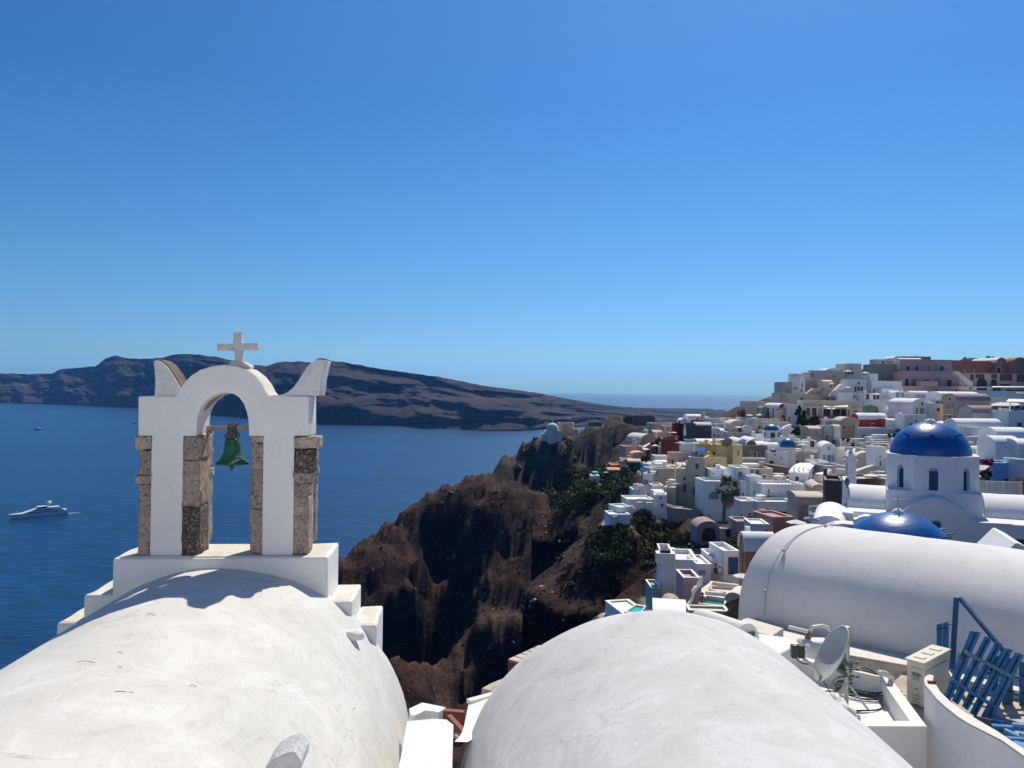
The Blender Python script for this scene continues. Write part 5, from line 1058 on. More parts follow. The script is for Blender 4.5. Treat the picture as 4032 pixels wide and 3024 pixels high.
def dome(c,Rd,rise,par,studs=8,sr=.78,ph=0.0,cross=1.0):
 prof=[(Rd*math.cos(a),rise*math.sin(a))for a in np.linspace(0,math.pi/2-.02,26)]
 mb=MB();mb.lathe(c,[(Rd*1.0,-.05)]+prof+[(0.001,rise)],72);mb.build("dome",BLUE,par,smooth='all')
 a=math.acos(sr)
 for k in range(studs):
  t=ph+2*math.pi*k/studs;d=Vector((math.cos(t),math.sin(t),0));p=c+d*(Rd*sr)+Vector((0,0,rise*math.sin(a)))
  mb=MB();q=p+d*.34+Vector((0,0,.10));mb.bar(p-d*.12-Vector((0,0,.02)),q,.12,.055);mb.build("dome_stud",BLUE,par,bevel=.008)
 top=c+Vector((0,0,rise));s=cross
 mb=MB();mb.lathe(top,[(.30*s,-.06),(.27*s,.04),(.19*s,.12),(.10*s,.17),(.06*s,.18),(0,.18)],20);mb.build("finial_base",CHW_,par,smooth=True)
 fr=Frame((top.x,top.y),R(-20));z=top.z
 mb=MB();mb.box(fr,-.035*s,.035*s,-.035*s,.035*s,z+.15,z+.85*s);mb.box(fr,-.22*s,-.036*s,-.03*s,.03*s,z+.54*s,z+.60*s);mb.box(fr,.036*s,.22*s,-.03*s,.03*s,z+.54*s,z+.60*s);mb.build("cross",CHW_,par)
def church():
 F_=lambda x,y:zp('F',x,y)
 c0=P(*F_(1140,800),38.0);fr=Frame((c0.x,c0.y),R(-25.6));uz=lambda x,y,v=0:fr.uz(*F_(x,y),v)
 uL,uR=uz(905,800)[0],uz(1375,800)[0];a=uR-uL;um=(uL+uR)/2;ap=a*1.2071;zt=uz(1140,600)[1];zl=uz(1140,985+20)[1]-.02;zl=fr.uz(*F_(1375,1030),0)[1];zb=uz(1705,1370,0)[1]
 root=thing("church","white church with octagonal drum and large glossy blue dome at the right","church",fr.w(um,ap,zb-4))
 ww=uz(1195,900)[0]-uz(1083,900)[0];z0w=uz(1140,1003)[1];z1w=uz(1140,725)[1];zs=uz(1140,775)[1]
 corners=[(um+ap/math.cos(math.pi/8)*math.sin(math.pi/8+k*math.pi/4),ap-ap/math.cos(math.pi/8)*math.cos(math.pi/8+k*math.pi/4))for k in range(-1,7)]
 for k in range(8):
  p0,p1=corners[k],corners[(k+1)%8];q0,q1=fr.w(*p0,0),fr.w(*p1,0);f2=Frame((q0.x,q0.y),math.atan2(q1.y-q0.y,q1.x-q0.x));L_=(q1-q0).length
  mb=MB();h=archhole(L_/2,ww,z0w,z1w);holes_wall(mb,f2,[(0,zl-.1),(L_,zl-.1),(L_,zt),(0,zt)],[h],.30);mb.build("drum_face",CHW_,root,recalc=True)
  if k in(7,0,1,2,6):lattice_shutter(f2,L_/2-ww/2+.01,L_/2+ww/2-.01,z0w+.01,zs,.20,root)
 mb=MB();mb.prism([fr.w(um+(u-um)*1.015,ap+(v-ap)*1.015,zt-.06)for u,v in corners],[fr.w(um+(u-um)*1.015,ap+(v-ap)*1.015,zt+.015)for u,v in corners]);mb.build("drum_cornice",CHW_,root,bevel=.02)
 Rd=(uz(1597,570,ap)[0]-uz(610,570,ap)[0])/2;uc=(uz(1597,570,ap)[0]+uz(610,570,ap)[0])/2;ztop=uz(1100,190,ap)[1];c=fr.w(uc,ap,zt+.016)
 dome(c,Rd,ztop-zt,root,8,.80,R(20),1.0)
 mb=MB();hw=ap;fl=.10
 mb.prism([fr.w(um-hw-fl,-fl,zb-2),fr.w(um+hw+fl,-fl,zb-2),fr.w(um+hw+fl,2*ap,zb-2),fr.w(um-hw-fl,2*ap,zb-2)],[fr.w(um-hw-.01,-.01,zl),fr.w(um+hw+.01,-.01,zl),fr.w(um+hw,2*ap,zl),fr.w(um-hw,2*ap,zl)]);mb.build("drum_base",CHW_,root,bevel=.03)
 v0=-1.5;A=lambda x,y:uz(x,y,v0)
 arch=[(640,1390),(700,1320),(770,1255),(830,1200),(900,1155),(980,1118),(1060,1098),(1150,1090),(1240,1102),(1330,1142),(1420,1200),(1500,1268),(1560,1325),(1612,1378)]
 low=A(1140,1800)[1]-4
 pr=[A(*p)for p in arch]
 mb=MB();mb.profile(fr,[(pr[0][0],low)]+[(pr[-1][0],low)]+pr[::-1],v0+.32,.3);mb.build("front_arm",CHW_,root,smooth=True,angle=30)
 wall=[A(640,1400)]+pr+[A(1900,1392),A(2060,1401),A(2130,1425),A(2212,1452),A(2400,1540)];wall=[(pr[0][0],low)]+[(A(2400,1540)[0],low)]+wall[::-1]
 hu,hz0,hz1=(A(1105,1500)[0]+A(1232,1500)[0])/2,A(1170,1560)[1]-.2,A(1170,1352)[1];hw_=A(1232,1500)[0]-A(1105,1500)[0]
 h2u=A(2170,1600)[0]
 f3=Frame(fr.w(0,v0,0),fr.yaw);mb=MB();holes_wall(mb,f3,wall,[archhole(hu,hw_,hz0,hz1)],.28);mb.build("front_wall",CHW_,root)
 o0=fr.o;lattice_shutter(f3,hu-hw_/2+.02,hu+hw_/2-.06,hz0+.02,A(1170,1388)[1],.2,root)
 z2=A(2150,1580)[1];lattice_shutter(f3,A(2095,1600)[0],A(2260,1600)[0],z2-.8,z2,-.05,root)
 outl=pr+[A(1900,1392),A(2060,1401),A(2130,1425),A(2212,1452),A(2400,1540)];rings=[[fr.w(u,v0-.004,z),fr.w(u,v0-.004,z-.02),fr.w(u,v0+.34,z-.02),fr.w(u,v0+.34,z+.004)]for u,z in outl]
 mb=MB();mb.sweep(rings);mb.build("wall_coping",CHW_,root,smooth=True)
 zr=A(1900,1392)[1]-.02
 mb=MB();mb.box(fr,pr[-1][0]-.1,A(2400,1500)[0],v0+.05,ap+.5,zr-4,zr);mb.build("side_roof",CHW_,root)
 for(xa,xb,yc,ys_)in((125,566,937,1205),(1704,2500,1040,1330)):
  ua,ub=uz(xa,yc,ap)[0],uz(xb,yc,ap)[0];zc=uz((xa+xb)/2 if xa<1000 else 1850,yc,ap)[1];W_=1.75;zsp=zc-1.25;rings=[]
  for u in np.linspace(ua,ub,12):
   ring=[fr.w(u,ap-W_,zsp-3)]+[fr.w(u,ap-W_*math.cos(math.pi*k/20),zsp+1.25*math.sin(math.pi*k/20)**.9+.02*mnoise.noise(Vector((u,k*.4,0))))for k in range(21)]+[fr.w(u,ap+W_,zsp-3)];rings.append(ring)
  mb=MB();mb.sweep(rings,closed=False,caps=False);n=len(rings[0]);mb.f.append(tuple(range(n)));mb.build("nave_vault",CHW_,root,smooth=True,angle=50)
 zr=uz(300,1215,.2)[1];mb=MB();mb.box(fr,uz(45,1240,0)[0],um-ap-.02,v0+.4,2*ap,zr-5,zr);mb.build("side_roof",CHW_,root,bevel=.03)
 pts=[(-160,1500),(45,1500),(45,1262),(60,1258),(178,1275),(186,1345),(215,1345),(250,1322),(310,1305),(360,1308),(420,1332),(480,1378),(545,1400),(640,1400)]
 P2=[uz(x,y,v0-.6)for x,y in pts[1:]];lo=P2[0][1]-5;f4=fr
 mb=MB();mb.profile(fr,[(P2[0][0],lo),(P2[-1][0],lo)]+P2[::-1][:-1],v0-.6,v0+.1);mb.build("wavy_parapet",CHW_,root,bevel=.02)
 pts=[(-175,1395),(0,1395),(45,1375),(45,1262)]
 t=thing("lantern_pier","white pier with a dark wrought lantern left of the church nave","pier",P(*zp('E',1590,1150),41));f5=Frame((P(*zp('E',1590,1100),41).x,41),R(-22));q=lambda x,y:f5.uz(*zp('E',x,y))
 mb=MB();mb.profile(f5,[(q(1540,1190)[0],q(1540,1250)[1]),(q(1628,1190)[0],q(1540,1250)[1]),(q(1632,715)[0],q(1632,715)[1]),(q(1612,690)[0],q(1612,690)[1]),(q(1548,700)[0],q(1548,700)[1])],0,2.0);mb.build("pier",CHW_,t,bevel=.02)
 mb=MB();mb.box(f5,q(1538,970)[0],q(1625,970)[0],-.10,.0,q(1540,1250)[1],q(1540,975)[1]);mb.build("pier_foot",CHW_,t,bevel=.02)
 LN=solid("lantern_blue",(.08,.10,.20),.5);c=f5.w(*(lambda p:(p[0],-.1,p[1]))(q(1607,730)));mb=MB();mb.lathe(c,[(0,-.38),(.03,-.3),(.05,-.16),(.12,-.12),(.13,.10),(.06,.2),(.02,.24),(0,.3)],8);mb.build("lantern",LN,t)
 mb=MB();c=f5.w(*(lambda p:(p[0],.2,p[1]))(q(1588,640)))
 for k in range(5):mb.lathe(c+Vector((0,0,-.5+k*.3)),[(0,-.12),(.05,0),(0,.12)],6)
 mb.tube([c+Vector((0,0,-.9)),c+Vector((0,0,.9))],.02,5);mb.build("iron_cross",solid("iron_pale",(.45,.5,.6),.5),t)
church()
def belfry():
 Y=47;c=P(*zp('E',1672,700),Y);fr=Frame((c.x,c.y),R(-12));q=lambda x,y:fr.uz(*zp('E',x,y));B_=lambda x0,x1,y0,y1,v0,v1,nm,mb_=None:None
 t=thing("white_belfry","slender white square belfry with open columns and small dome left of the church","belfry",fr.w(q(1672,790)[0],.7,q(1672,790)[1]))
 w=q(1740,500)[0]-q(1605,500)[0];u0=q(1605,500)[0];u1=u0+w;Z=lambda y:q(1672,y)[1];W=CHW_
 def bx(a,b,v0,v1,y1,y0,nm,bev=.01):mb=MB();mb.box(fr,a,b,v0,v1,Z(y1),Z(y0));mb.build(nm,W,t,bevel=bev)
 bx(u0+.06,u1+.02,0,w,900,690,"lower_shaft");bx(u0-.04,u1+.10,-.05,w+.05,690,668,"ledge");bx(u0+.04,u1-.02,.03,w-.03,668,620,"shaft");bx(u0-.05,u1+.04,-.05,w+.05,620,603,"ledge")
 for(a,b)in((0,.24),(w/2-.09,w/2+.09),(w-.24,w)):
  for v in(0,w-.24):
   bx(u0+a+.04,u0+b-.02 if a else u0+b,v+.04,v+.22,603,455,"column",.02)
 bx(u0-.03,u1+.03,-.03,w+.03,455,425,"architrave");bx(u0-.08,u1+.08,-.08,w+.08,425,412,"ledge")
 mb=MB();mb.profile(fr,[(u0,Z(412)),(u1,Z(412)),(u1,Z(360)),(u0+w*.8,Z(330)),(u0+w*.5,Z(322)),(u0+w*.2,Z(330)),(u0,Z(360))],0,w);mb.build("cap",W,t,bevel=.04)
 mb=MB();mb.lathe(fr.w(u0+w/2,w/2,Z(322)),[(.16,0),(.14,.1),(.08,.16),(.13,.28),(.10,.4),(0,.46)],12);mb.build("finial",W,t,smooth=True)
 mb=MB();mb.lathe(fr.w(u0+w/2,.1,Z(590)),[(.14,0),(.12,.14),(.06,.24),(0,.26)],12);mb.build("bell",W,t,smooth=True)
belfry()
def second_dome():
 Y=33.0;R2=575*.3309/3000*(Y+.3);c=P(*zp('F',712,1262),Y);rise=R2*.80
 t=thing("domed_chapel","lower glossy blue dome with white cross half hidden behind the big vault","church",(c.x,c.y,c.z-6))
 b=Vector((c.x,c.y,c.z-rise));dome(b,R2,rise,t,12,.86,R(8),.92)
 mb=MB();mb.lathe(b,[(R2*1.05,-5),(R2*1.05,-.06)],8,R(22.5));mb.build("drum",CHW_,t)
 mb=MB();z=c.z;
second_dome()
def small_dome(px,py,Y,w_px,rise_px,label,par_label,half=False,drum=None,zone='B'):
 z=ZONES[zone];c=P(*zp(zone,px,py),Y);k=Y/3000*z[2];t=thing("blue_dome" if drum is None else "domed_drum",label,"dome",tuple(c))
 Rr=w_px/2*k;prof=[(Rr*math.cos(a),rise_px*k*math.sin(a))for a in np.linspace(0,math.pi/2-.03,16)]
 mb=MB();mb.lathe(c,prof+[(0.001,rise_px*k)],40);mb.build("dome",solid("blue_dome_far",(.012,.115,.27),.45,noise=.15),t,smooth='all')
 if drum:
  mb=MB();mb.lathe(c,[(Rr*1.16,-drum*k),(Rr*1.14,-.02),(Rr*1.14,0),(Rr*.9,.01)],8,R(22.5));mb.build("drum",WHITEF,t)
  mb=MB();mb.lathe(c+Vector((0,0,rise_px*k)),[(.25,-.05),(.2,.15),(.05,.25),(.04,.6),(0,.62)],8);mb.build("finial",WHITEF,t)
  f=Frame((c.x,c.y-Rr*1.13),0);f0=archhole(0,.7,c.z-drum*k*.85,c.z-drum*k*.25)
  mb=MB();mb.profile(f,archhole(-.25,.95,c.z-drum*k*.85,c.z-drum*k*.22),-.06,.3);mb.build("window",pane('w'),t)
  for dx in(-1.9,1.35):
   for dz in(.3,.5,.7):mb=MB();p=c+Vector((dx,-Rr*.86,-drum*k*dz));mb.box(Frame((p.x,p.y),0),-.12,.12,-.2,.3,p.z-.13,p.z+.13);mb.build("window",pane('n'),t)
small_dome(502,1268,172,214,88,"small blue dome on a white octagonal drum with arched window mid slope","",drum=118)
small_dome(745,1512,165,232,128,"blue apse half dome set against the white nave arch","")
small_dome(530,1585,162.5,94,46,"tiniest blue half dome left of the blue apse","")
p=P(*zp('Z',1999,571),336);t=thing("chapel_dome","cream domed drum of the chapel on the headland tip","dome",tuple(p));mb=MB();mb.lathe(p,[(2.8,-7),(2.8,0),(2.7,0),(2.5,.8),(1.8,1.7),(.9,2.2),(.15,2.35),(.15,3.2),(0,3.2)],20);mb.build("drum_and_dome",wm('cr'),t,smooth=True)
# -- odd walls, copings and church surroundings
def wedge(label,cat,name,zone,pts,Y,D,mat,yaw=0,bev=.02,v0=0):
 a=[zp(zone,*p)for p in pts];cx_=sum(p[0]for p in a)/len(a);cy_=sum(p[1]for p in a)/len(a);c=P(cx_,cy_,Y);fr=Frame((c.x,c.y),R(yaw));q=[fr.uz(*p)for p in a]
 t=thing(name,label,cat,fr.w(sum(p[0]for p in q)/len(q),D/2,min(p[1]for p in q)));n=len(q)
 tri=tessellate_polygon([[Vector((x,y,0))for x,y in q]]);mb=MB();mb.add([fr.w(x,0,y)for x,y in q]+[fr.w(x,D,y)for x,y in q],[tuple(i)for i in tri]+[tuple(n+j for j in i)for i in tri]+[(i,(i+1)%n,n+(i+1)%n,n+i)for i in range(n)])
 mb.build("masonry",mat,t);return t,fr
W_=wm('w')
wedge("slanting white parapet fin above the small grey umbrella at the right edge","wall","wing_wall",'N',[(1650,1400),(1700,1355),(1985,1085),(2020,1048),(2070,1040),(2140,1070),(2300,1150),(2300,1700),(1650,1700)],25,3.0,CHW_,-20)
wedge("grey white curved wall edge below the vaulted shed roof","wall","curved_parapet",'E',[(1290,1400),(1350,1370),(1420,1345),(1540,1335),(1700,1350),(1700,1560),(1290,1560)],34,1.0,wm('w2'),-22)
wedge("white stair balustrade slanting beside the pink hotel's lower storey","staircase","stair_wall",'C',[(1195,412),(1262,412),(1465,578),(1465,660),(1400,660),(1395,632),(1205,430)],253,2.5,wm('w2'))
wedge("diagonal white stair wall descending left of the white pale door house","staircase","stair_wall",'B',[(1350,800),(1350,770),(1500,620),(1530,600),(1560,520),(1600,560),(1590,640),(1480,730),(1370,820)],241,2,wm('w2'))
wedge("long sand coloured stair ramp wall above the long sand house","staircase","stair_wall",'B',[(1005,752),(1118,655),(1240,655),(1240,752)],245,2,wm('sand'))
wedge("curling white gable fin beside the small blue dome","wall","curled_wall",'B',[(625,1300),(640,1270),(700,1220),(760,1195),(800,1180),(800,1300)],207,1.5,wm('w'))
wedge("white stair balustrade stepping down beside the pale rose block","staircase","stair_wall",'G',[(805,985),(830,940),(880,880),(905,830),(900,770),(930,725),(950,720),(985,640),(1000,612),(1012,615),(1012,700),(960,740),(925,800),(920,850),(880,930),(850,1010)],63,.35,wm('w'))
wedge("long thin cream stair wall sloping right of the small belfry","wall","ramp_wall",'E',[(1745,575),(1885,520),(2000,488),(2070,500),(2070,560),(1900,590),(1745,660)],126,1,wm('cr'),8)
wedge("white zigzag stair wall right of the gabled doors","staircase","stair_wall",'E',[(1200,660),(1215,620),(1330,600),(1390,545),(1390,640),(1310,720),(1200,720)],140,2,wm('w'),6)
wedge("pitted flaking retaining wall under the yellow house","retaining wall","retaining_wall",'D',[(835,1450),(960,1480),(1100,1490),(1385,1530),(1560,1660),(1680,1800),(1500,1830),(900,1780),(840,1640)],134,5,plaster("flaking_wall",(.34,.30,.255),var=.3,scale=.25,bump=.7,stain=(.085,.085,.09),stain_amt=1.0,fine=1.2),-8)
wedge("shadowed white foundation wall left of the flaking retaining wall","retaining wall","retaining_wall",'D',[(645,1590),(700,1550),(845,1540),(860,1650),(700,1670),(650,1630)],135,2,wm('w2'),-8)
wedge("rough stone retaining bank under the blue half dome church","retaining wall","stone_bank",'E',[(90,440),(430,470),(760,520),(800,600),(640,660),(400,560),(180,520),(60,500)],156,3,wm('st'),-4)
PG=solid("pergola_white",(.66,.63,.56),.7)
t=thing("pergola","long restaurant pergola of pale posts with a sagging cream canopy","pergola",P(*zp('B',1300,1080),224))
for x in(858,1076,1172,1252,1380,1608):mb=MB();a=P(*zp('B',x,935),224);b_=P(*zp('B',x-2,1078),224);mb.bar(b_,a,.32,.32);mb.build("post",PG,t)
mb=MB();mb.bar(P(*zp('B',850,932),224),P(*zp('B',1680,940),224),.5,.35);mb.build("beam",PG,t)
mb=MB();mb.sweep([[P(*zp('B',x,y),224+dv)+Vector((0,0,dz))for dv,dz in((0,0),(3,.8),(3,.9),(0,.12))]for x,y in((1262,948),(1330,962),(1390,968),(1460,955),(1620,945))]);mb.build("canopy",solid("canopy_cream",(.72,.67,.55),.8),t)
# -- parasols
def parasol_proto(name,label,colr,n=8,ph=.22,rise=.30,tilt=None,closed=False,square=False):
 """unit parasol: canopy radius 1, canopy rim at z=0, pole down 2.2/1.4"""
 t=thing(name,label,"parasol",(0,0,0));m=solid("canvas_"+colr,dict(w=(.74,.72,.66),c=(.62,.50,.33),g=(.50,.48,.42),q=(.16,.36,.34),b=(.28,.46,.58),l=(.60,.58,.72),k=(.35,.33,.30))[colr],.85,noise=.06,nscale=2)
 mb=MB()
 if closed:mb.lathe((0,0,-.7),[(.02,0),(.22,.1),(.20,.5),(.14,1.0),(.03,1.5),(0,1.52)],10)
 else:
  k=4 if square else n;off=math.pi/4 if square else 0;vs_=[(0,0,rise)];fs=[]
  R_=1.3 if square else 1.0
  for i in range(k):a=off+2*math.pi*i/k;vs_.append((R_*math.cos(a),R_*math.sin(a),0))
  for i in range(k):a=off+2*math.pi*(i+.5)/k;rr_=R_*math.cos(math.pi/k)*.985;vs_.append((rr_*math.cos(a)*.98,rr_*math.sin(a)*.98,.02))
  for i in range(k):vs_.append((R_*math.cos(off+2*math.pi*i/k)*1.0,R_*math.sin(off+2*math.pi*i/k)*1.0,-.085))
  for i in range(k):a=off+2*math.pi*(i+.5)/k;rr_=R_*math.cos(math.pi/k)*.97;vs_.append((rr_*math.cos(a),rr_*math.sin(a),-.07))
  for i in range(k):
   j=(i+1)%k;c,m_,d=1+i,1+k+i,1+j
   fs+=[(0,c,m_),(0,m_,d),(c,1+2*k+i,1+3*k+i,m_),(m_,1+3*k+i,1+2*k+j,d)]
  mb.add(vs_,fs);mb.tube([(0,0,rise-.01),(0,0,rise+.06)],.03,6)
 mb.build("canopy",m,t,recalc=False)
 mb=MB();mb.tube([(0,0,-1.55),(0,0,rise-.02)],.028,6);mb.build("pole",solid("pole_pale",(.50,.48,.44),.6),t)
 if not closed:
  for i in range(4):a=math.pi/4+i*math.pi/2;mb=MB();mb.bar((0,0,rise*.35-.12),(.85*math.cos(a),.85*math.sin(a),.01),.02,.02);mb.build("rib",solid("pole_pale",(.5,)*3),t)
 mb=MB();mb.lathe((0,0,-1.58),[(.22,0),(.22,.05),(0,.06)],10);mb.build("base",solid("base_grey",(.3,.3,.3),.7),t)
 return t
PROT={}
PAR=[('B',1005,420,248,62,'w',"highest left parasol on the summit terrace rail"),('B',1612,405,250,66,'w',"flat white parasol at the corner of the olive summit block"),('B',1868,430,249,62,'w',"white parasol over the turquoise glass terrace"),('B',1612,642,243,54,'w',"white parasol before the three dark doors"),('B',2035,740,231,70,'w',"broad white parasol beside the brown wooden door"),('B',850,665,252,62,'g',"grey parasol on the slotted house terrace"),('B',1380,590,243,46,'w',"small cream shade at the awning house window"),('B',188,1045,240,56,'w',"left of the pair of white parasols at the cascade foot"),('B',346,1040,238,72,'w',"right and larger of the pair of white parasols at the cascade foot"),('B',40,1218,209,46,'w',"white parasol in front of the domed lookout"),('B',965,1430,168,100,'g',"wide grey parasol right of the blue apse"),('B',960,1470,161,66,'w',"cream parasol tucked under the wide grey one"),('B',1875,1455,190,70,'q',"teal green parasol before the wide grey white house"),('C',215,1403,188,100,'w',"white parasol just left of the big blue dome"),('E',605,635,148,95,'w',"large white parasol on the white roof terrace left of the spouted vault"),('E',350,915,122,78,'w',"white parasol with dark tip by the turquoise door"),('E',780,940,112,48,'w',"little white parasol at the stair by the beige vault"),('E',870,1300,96,146,'w',"big off white parasol over the dusky pink cafe"),('E',1960,625,112,118,'w',"left of two overlapping white parasols before the church"),('E',2120,625,111,80,'w',"right of two overlapping white parasols before the church"),('E',1810,665,108,68,'w',"small white parasol in front of the overlapping pair"),('D',635,938,141,52,'w',"white parasol on the glass terrace of the grey white house"),('D',905,1060,137,66,'w',"white parasol over the loungers left of the yellow house"),('D',475,1332,131,66,'w',"larger white parasol on the curved sun terrace"),('D',580,1345,130,46,'w',"smaller white parasol on the curved sun terrace"),('D',660,562,172,54,'w',"white parasol left of the maroon house"),('D',935,375,184,46,'w',"white parasol before the dark red house"),('D',1660,478,170,70,'w',"white parasol behind the yellow house roof"),('D',1870,298,192,60,'w',"white parasol on the domed lookout terrace"),('D',1000,525,174,52,'k',"dark grey parasol between maroon and slate houses"),('D',288,715,186,28,'b',"smallest pale blue parasol on the peach terraces"),('D',285,755,182,50,'b',"pale blue parasol above the dark cottage"),('D',175,782,180,38,'b',"lower left pale blue parasol on the peach terraces"),('D',-25,1018,177,1,'b',""),('A',350,1245,174,38,'b',"pale blue parasol on the round lookout terrace"),('A',460,1250,176,30,'b',"smaller pale blue parasol right of the round lookout"),('G',1445,592,62,100,'w',"white parasol by the terracotta house and upper pool"),('N',1280,1150,34,1,'g',"")]
for z,x,y,Y,hw,cl,lab in PAR:
 if hw<=1:continue
 s=hw*ZONES[z][2]/3000*Y;p=P(*zp(z,x,y),Y)-Vector((0,0,s*.12))
 if cl not in PROT:PROT[cl]=t=parasol_proto("parasol",lab+" parasol" if False else lab,cl);
 else:t=copy_tree(PROT[cl])
 t.location=p;t.scale=(s,s,s);t.rotation_euler=(0,0,x*.37);t['label']=lab;t['group']="parasols on the village terraces";LOC[t.name]=p
def single(z,x,y,Y,hw,cl,lab,**k):
 s=hw*ZONES[z][2]/3000*Y;p=P(*zp(z,x,y),Y);t=parasol_proto("parasol",lab,cl,**k);t.location=p;t.scale=(s,s,s);LOC[t.name]=p;return t
t=single('N',1285,1200,30,430,'g',"weathered grey canvas parasol close behind the big vault ridge",n=6,rise=.42);t.rotation_euler=(R(3),R(6),.3)
t=single('N',1850,1260,29,330,'l',"pale lilac parasol half hidden by the slanting white fin",n=6,rise=.4)
t=single('D',1090,400,180,1.0,'w',"closed white parasol in front of the slate house",closed=True);t.scale=(1.5,1.5,1.9);t.location=P(*zp('D',1090,345),180)
t=single('D',1185,690,150,1.0,'c',"folded cream parasol behind the blue awning",closed=True);t.scale=(1.0,1.0,1.6);t.location=P(*zp('D',1185,650),150)
t=single('D',370,560,190,1.0,'w',"folded white parasol on the large peach house",closed=True);t.scale=(1,1,1.6);t.location=P(*zp('D',370,550),190)
t=single('G',672,872,60,104,'c',"round tan parasol tilted toward the viewer over the rose block terrace",n=12,rise=.26);t.rotation_euler=(R(38),0,.2)
# -- awnings, canopies, pools, fences
def sheet(label,name,cat,quads,m,th=.05,part="canvas"):
 t=thing(name,label,cat,sum((Vector(q)for q in quads),Vector())/len(quads));mb=MB();n=len(quads);mb.prism([Vector(q)-Vector((0,0,th))for q in quads],quads);mb.build(part,m,t);return t
AWB=solid("awning_blue",(.004,.085,.42),.85,noise=.1,spec=.1);AWD=solid("awning_dark",(.004,.025,.16),.85,spec=.1)
Pz=lambda z,x,y,Y:P(*zp(z,x,y),Y)
sheet("bright blue rectangular awning on the yellow house terrace","awning","awning",[Pz('D',1295,592,148),Pz('D',1402,598,148),Pz('D',1372,662,144),Pz('D',1248,654,144)],AWB)
t=sheet("long dark blue awning sloping down left of the bright blue one","awning","awning",[Pz('D',1240,655,146),Pz('D',1285,660,146),Pz('D',1270,712,143),Pz('D',1130,740,143),Pz('D',985,806,141),Pz('D',1140,712,145)],AWD)
for a,b_ in(((1380,660),(1383,745)),((1052,775),(1050,870)),((1290,600),(1290,700))):mb=MB();mb.tube([Pz('D',*a,144),Pz('D',*b_,143)],.06,5);mb.build("awning_post",solid("pole_pale",(.5,)*3),t)
CV=solid("canvas_cream",(.66,.58,.44),.85);
sheet("peach cream awnings over the planted terrace at the right","awning","awning",[Pz('C',1730,885,188),Pz('C',1850,862,192),Pz('C',2120,872,192),Pz('C',2175,905,188),Pz('C',1960,912,186),Pz('C',1740,912,186)],CV)
t=sheet("white canopy roof on posts over the dark planted terrace","canopy","canopy",[Pz('C',1950,852,176),Pz('C',1990,812,180),Pz('C',2260,818,180),Pz('C',2260,858,176)],W_,.12,"roof_panel")
mb=MB();mb.tube([Pz('C',2015,855,176),Pz('C',2012,985,174)],.18,6);mb.build("post",W_,t)
sheet("white awning over the cafe below the stone arcade","awning","awning",[Pz('C',1740,642,248),Pz('C',1760,628,252),Pz('C',2260,632,252),Pz('C',2260,645,248)],solid("canvas_w",(.7,.7,.68),.8))
sheet("cream sun shade at the right edge under the cafe terrace","awning","awning",[Pz('C',2090,728,238),Pz('C',2150,700,242),Pz('C',2260,706,242),Pz('C',2260,735,238)],CV)
sheet("dusty pink canopy below the bougainvillea","canopy","canopy",[Pz('M',540,1090,74),Pz('M',700,1098,74),Pz('M',785,1112,73),Pz('M',700,1180,71),Pz('M',620,1202,71),Pz('M',540,1205,71)],solid("canvas_pink",(.55,.38,.34),.85))
sheet("small cream awning beside the curled peach gable on the cliff","awning","awning",[Pz('D',480,575,188),Pz('D',590,525,192),Pz('D',588,545,190),Pz('D',500,600,186)],CV)
sheet("wide cream awning right of the large peach cliff house","awning","awning",[Pz('D',470,600,186),Pz('D',500,590,188),Pz('D',585,625,186),Pz('D',500,635,184)],CV)
t=thing("green_netting","dark green shade netting on the bank left of the plain white block","netting",Pz('C',-30,970,212));mb=MB();mb.sweep([[Pz('B',x,y0,216),Pz('B',x,y1,213)]for x,y0,y1 in((1825,925,1020),(1880,905,1030),(1960,900,1035),(2030,920,1030),(2060,960,1000))],closed=False,caps=False);mb.build("net",plaster("green_net",(.02,.12,.07),var=.3,scale=1,bump=.5,fine=4),t)
t=thing("lattice_fence","white diagonal lattice fence right of the church drum","fence",P(*zp('M',960,1640),45));f6=Frame((P(*zp('M',960,1600),45).x,45),R(-14));q6=lambda x,y:f6.uz(*zp('M',x,y))
xs=[545,742,1045,1370]
for k,x in enumerate(xs):a,zt_=q6(x,1388+k*8);_,zb_=q6(x,1600+k*14);mb=MB();mb.box(f6,a-.05,a+.05,-.05,.05,zb_-.1,zt_+.02);mb.build("post",WHITEF,t)
for k in range(3):
 a0,zt_=q6(xs[k]+6,1395+k*8);a1,_=q6(xs[k+1]-6,1395);_,zb_=q6(xs[k]+6,1590+k*14);mb=MB();h=zt_-zb_;w=a1-a0;st=.13;x=-h
 while x<w:
  for s_ in(0,1):
   u0_,z0_,u1_,z1_=x,0,x+h,h
   if u0_<0:z0_-=u0_;u0_=0
   if u1_>w:z1_-=u1_-w;u1_=w
   if u1_-u0_>.02:
    A_,B2=(z0_,z1_)if s_==0 else(h-z0_,h-z1_);mb.bar(f6.w(a0+u0_,.012*s_,zb_+A_),f6.w(a0+u1_,.012*s_,zb_+B2),.045,.010,up=f6.a)
  x+=st
 mb.build("lattice_panel",WHITEF,t,kind='stuff')
 for zz in(zt_,zb_):mb=MB();mb.box(f6,a0,a1,-.025,.035,zz-.03,zz+.03);mb.build("rail",WHITEF,t)
WAT=solid("pool_water",(.03,.30,.30),.08,spec=.6,noise=.15,nscale=2,bump=.1);WAT2=solid("pool_water_bright",(.05,.50,.50),.08,spec=.6,noise=.1)
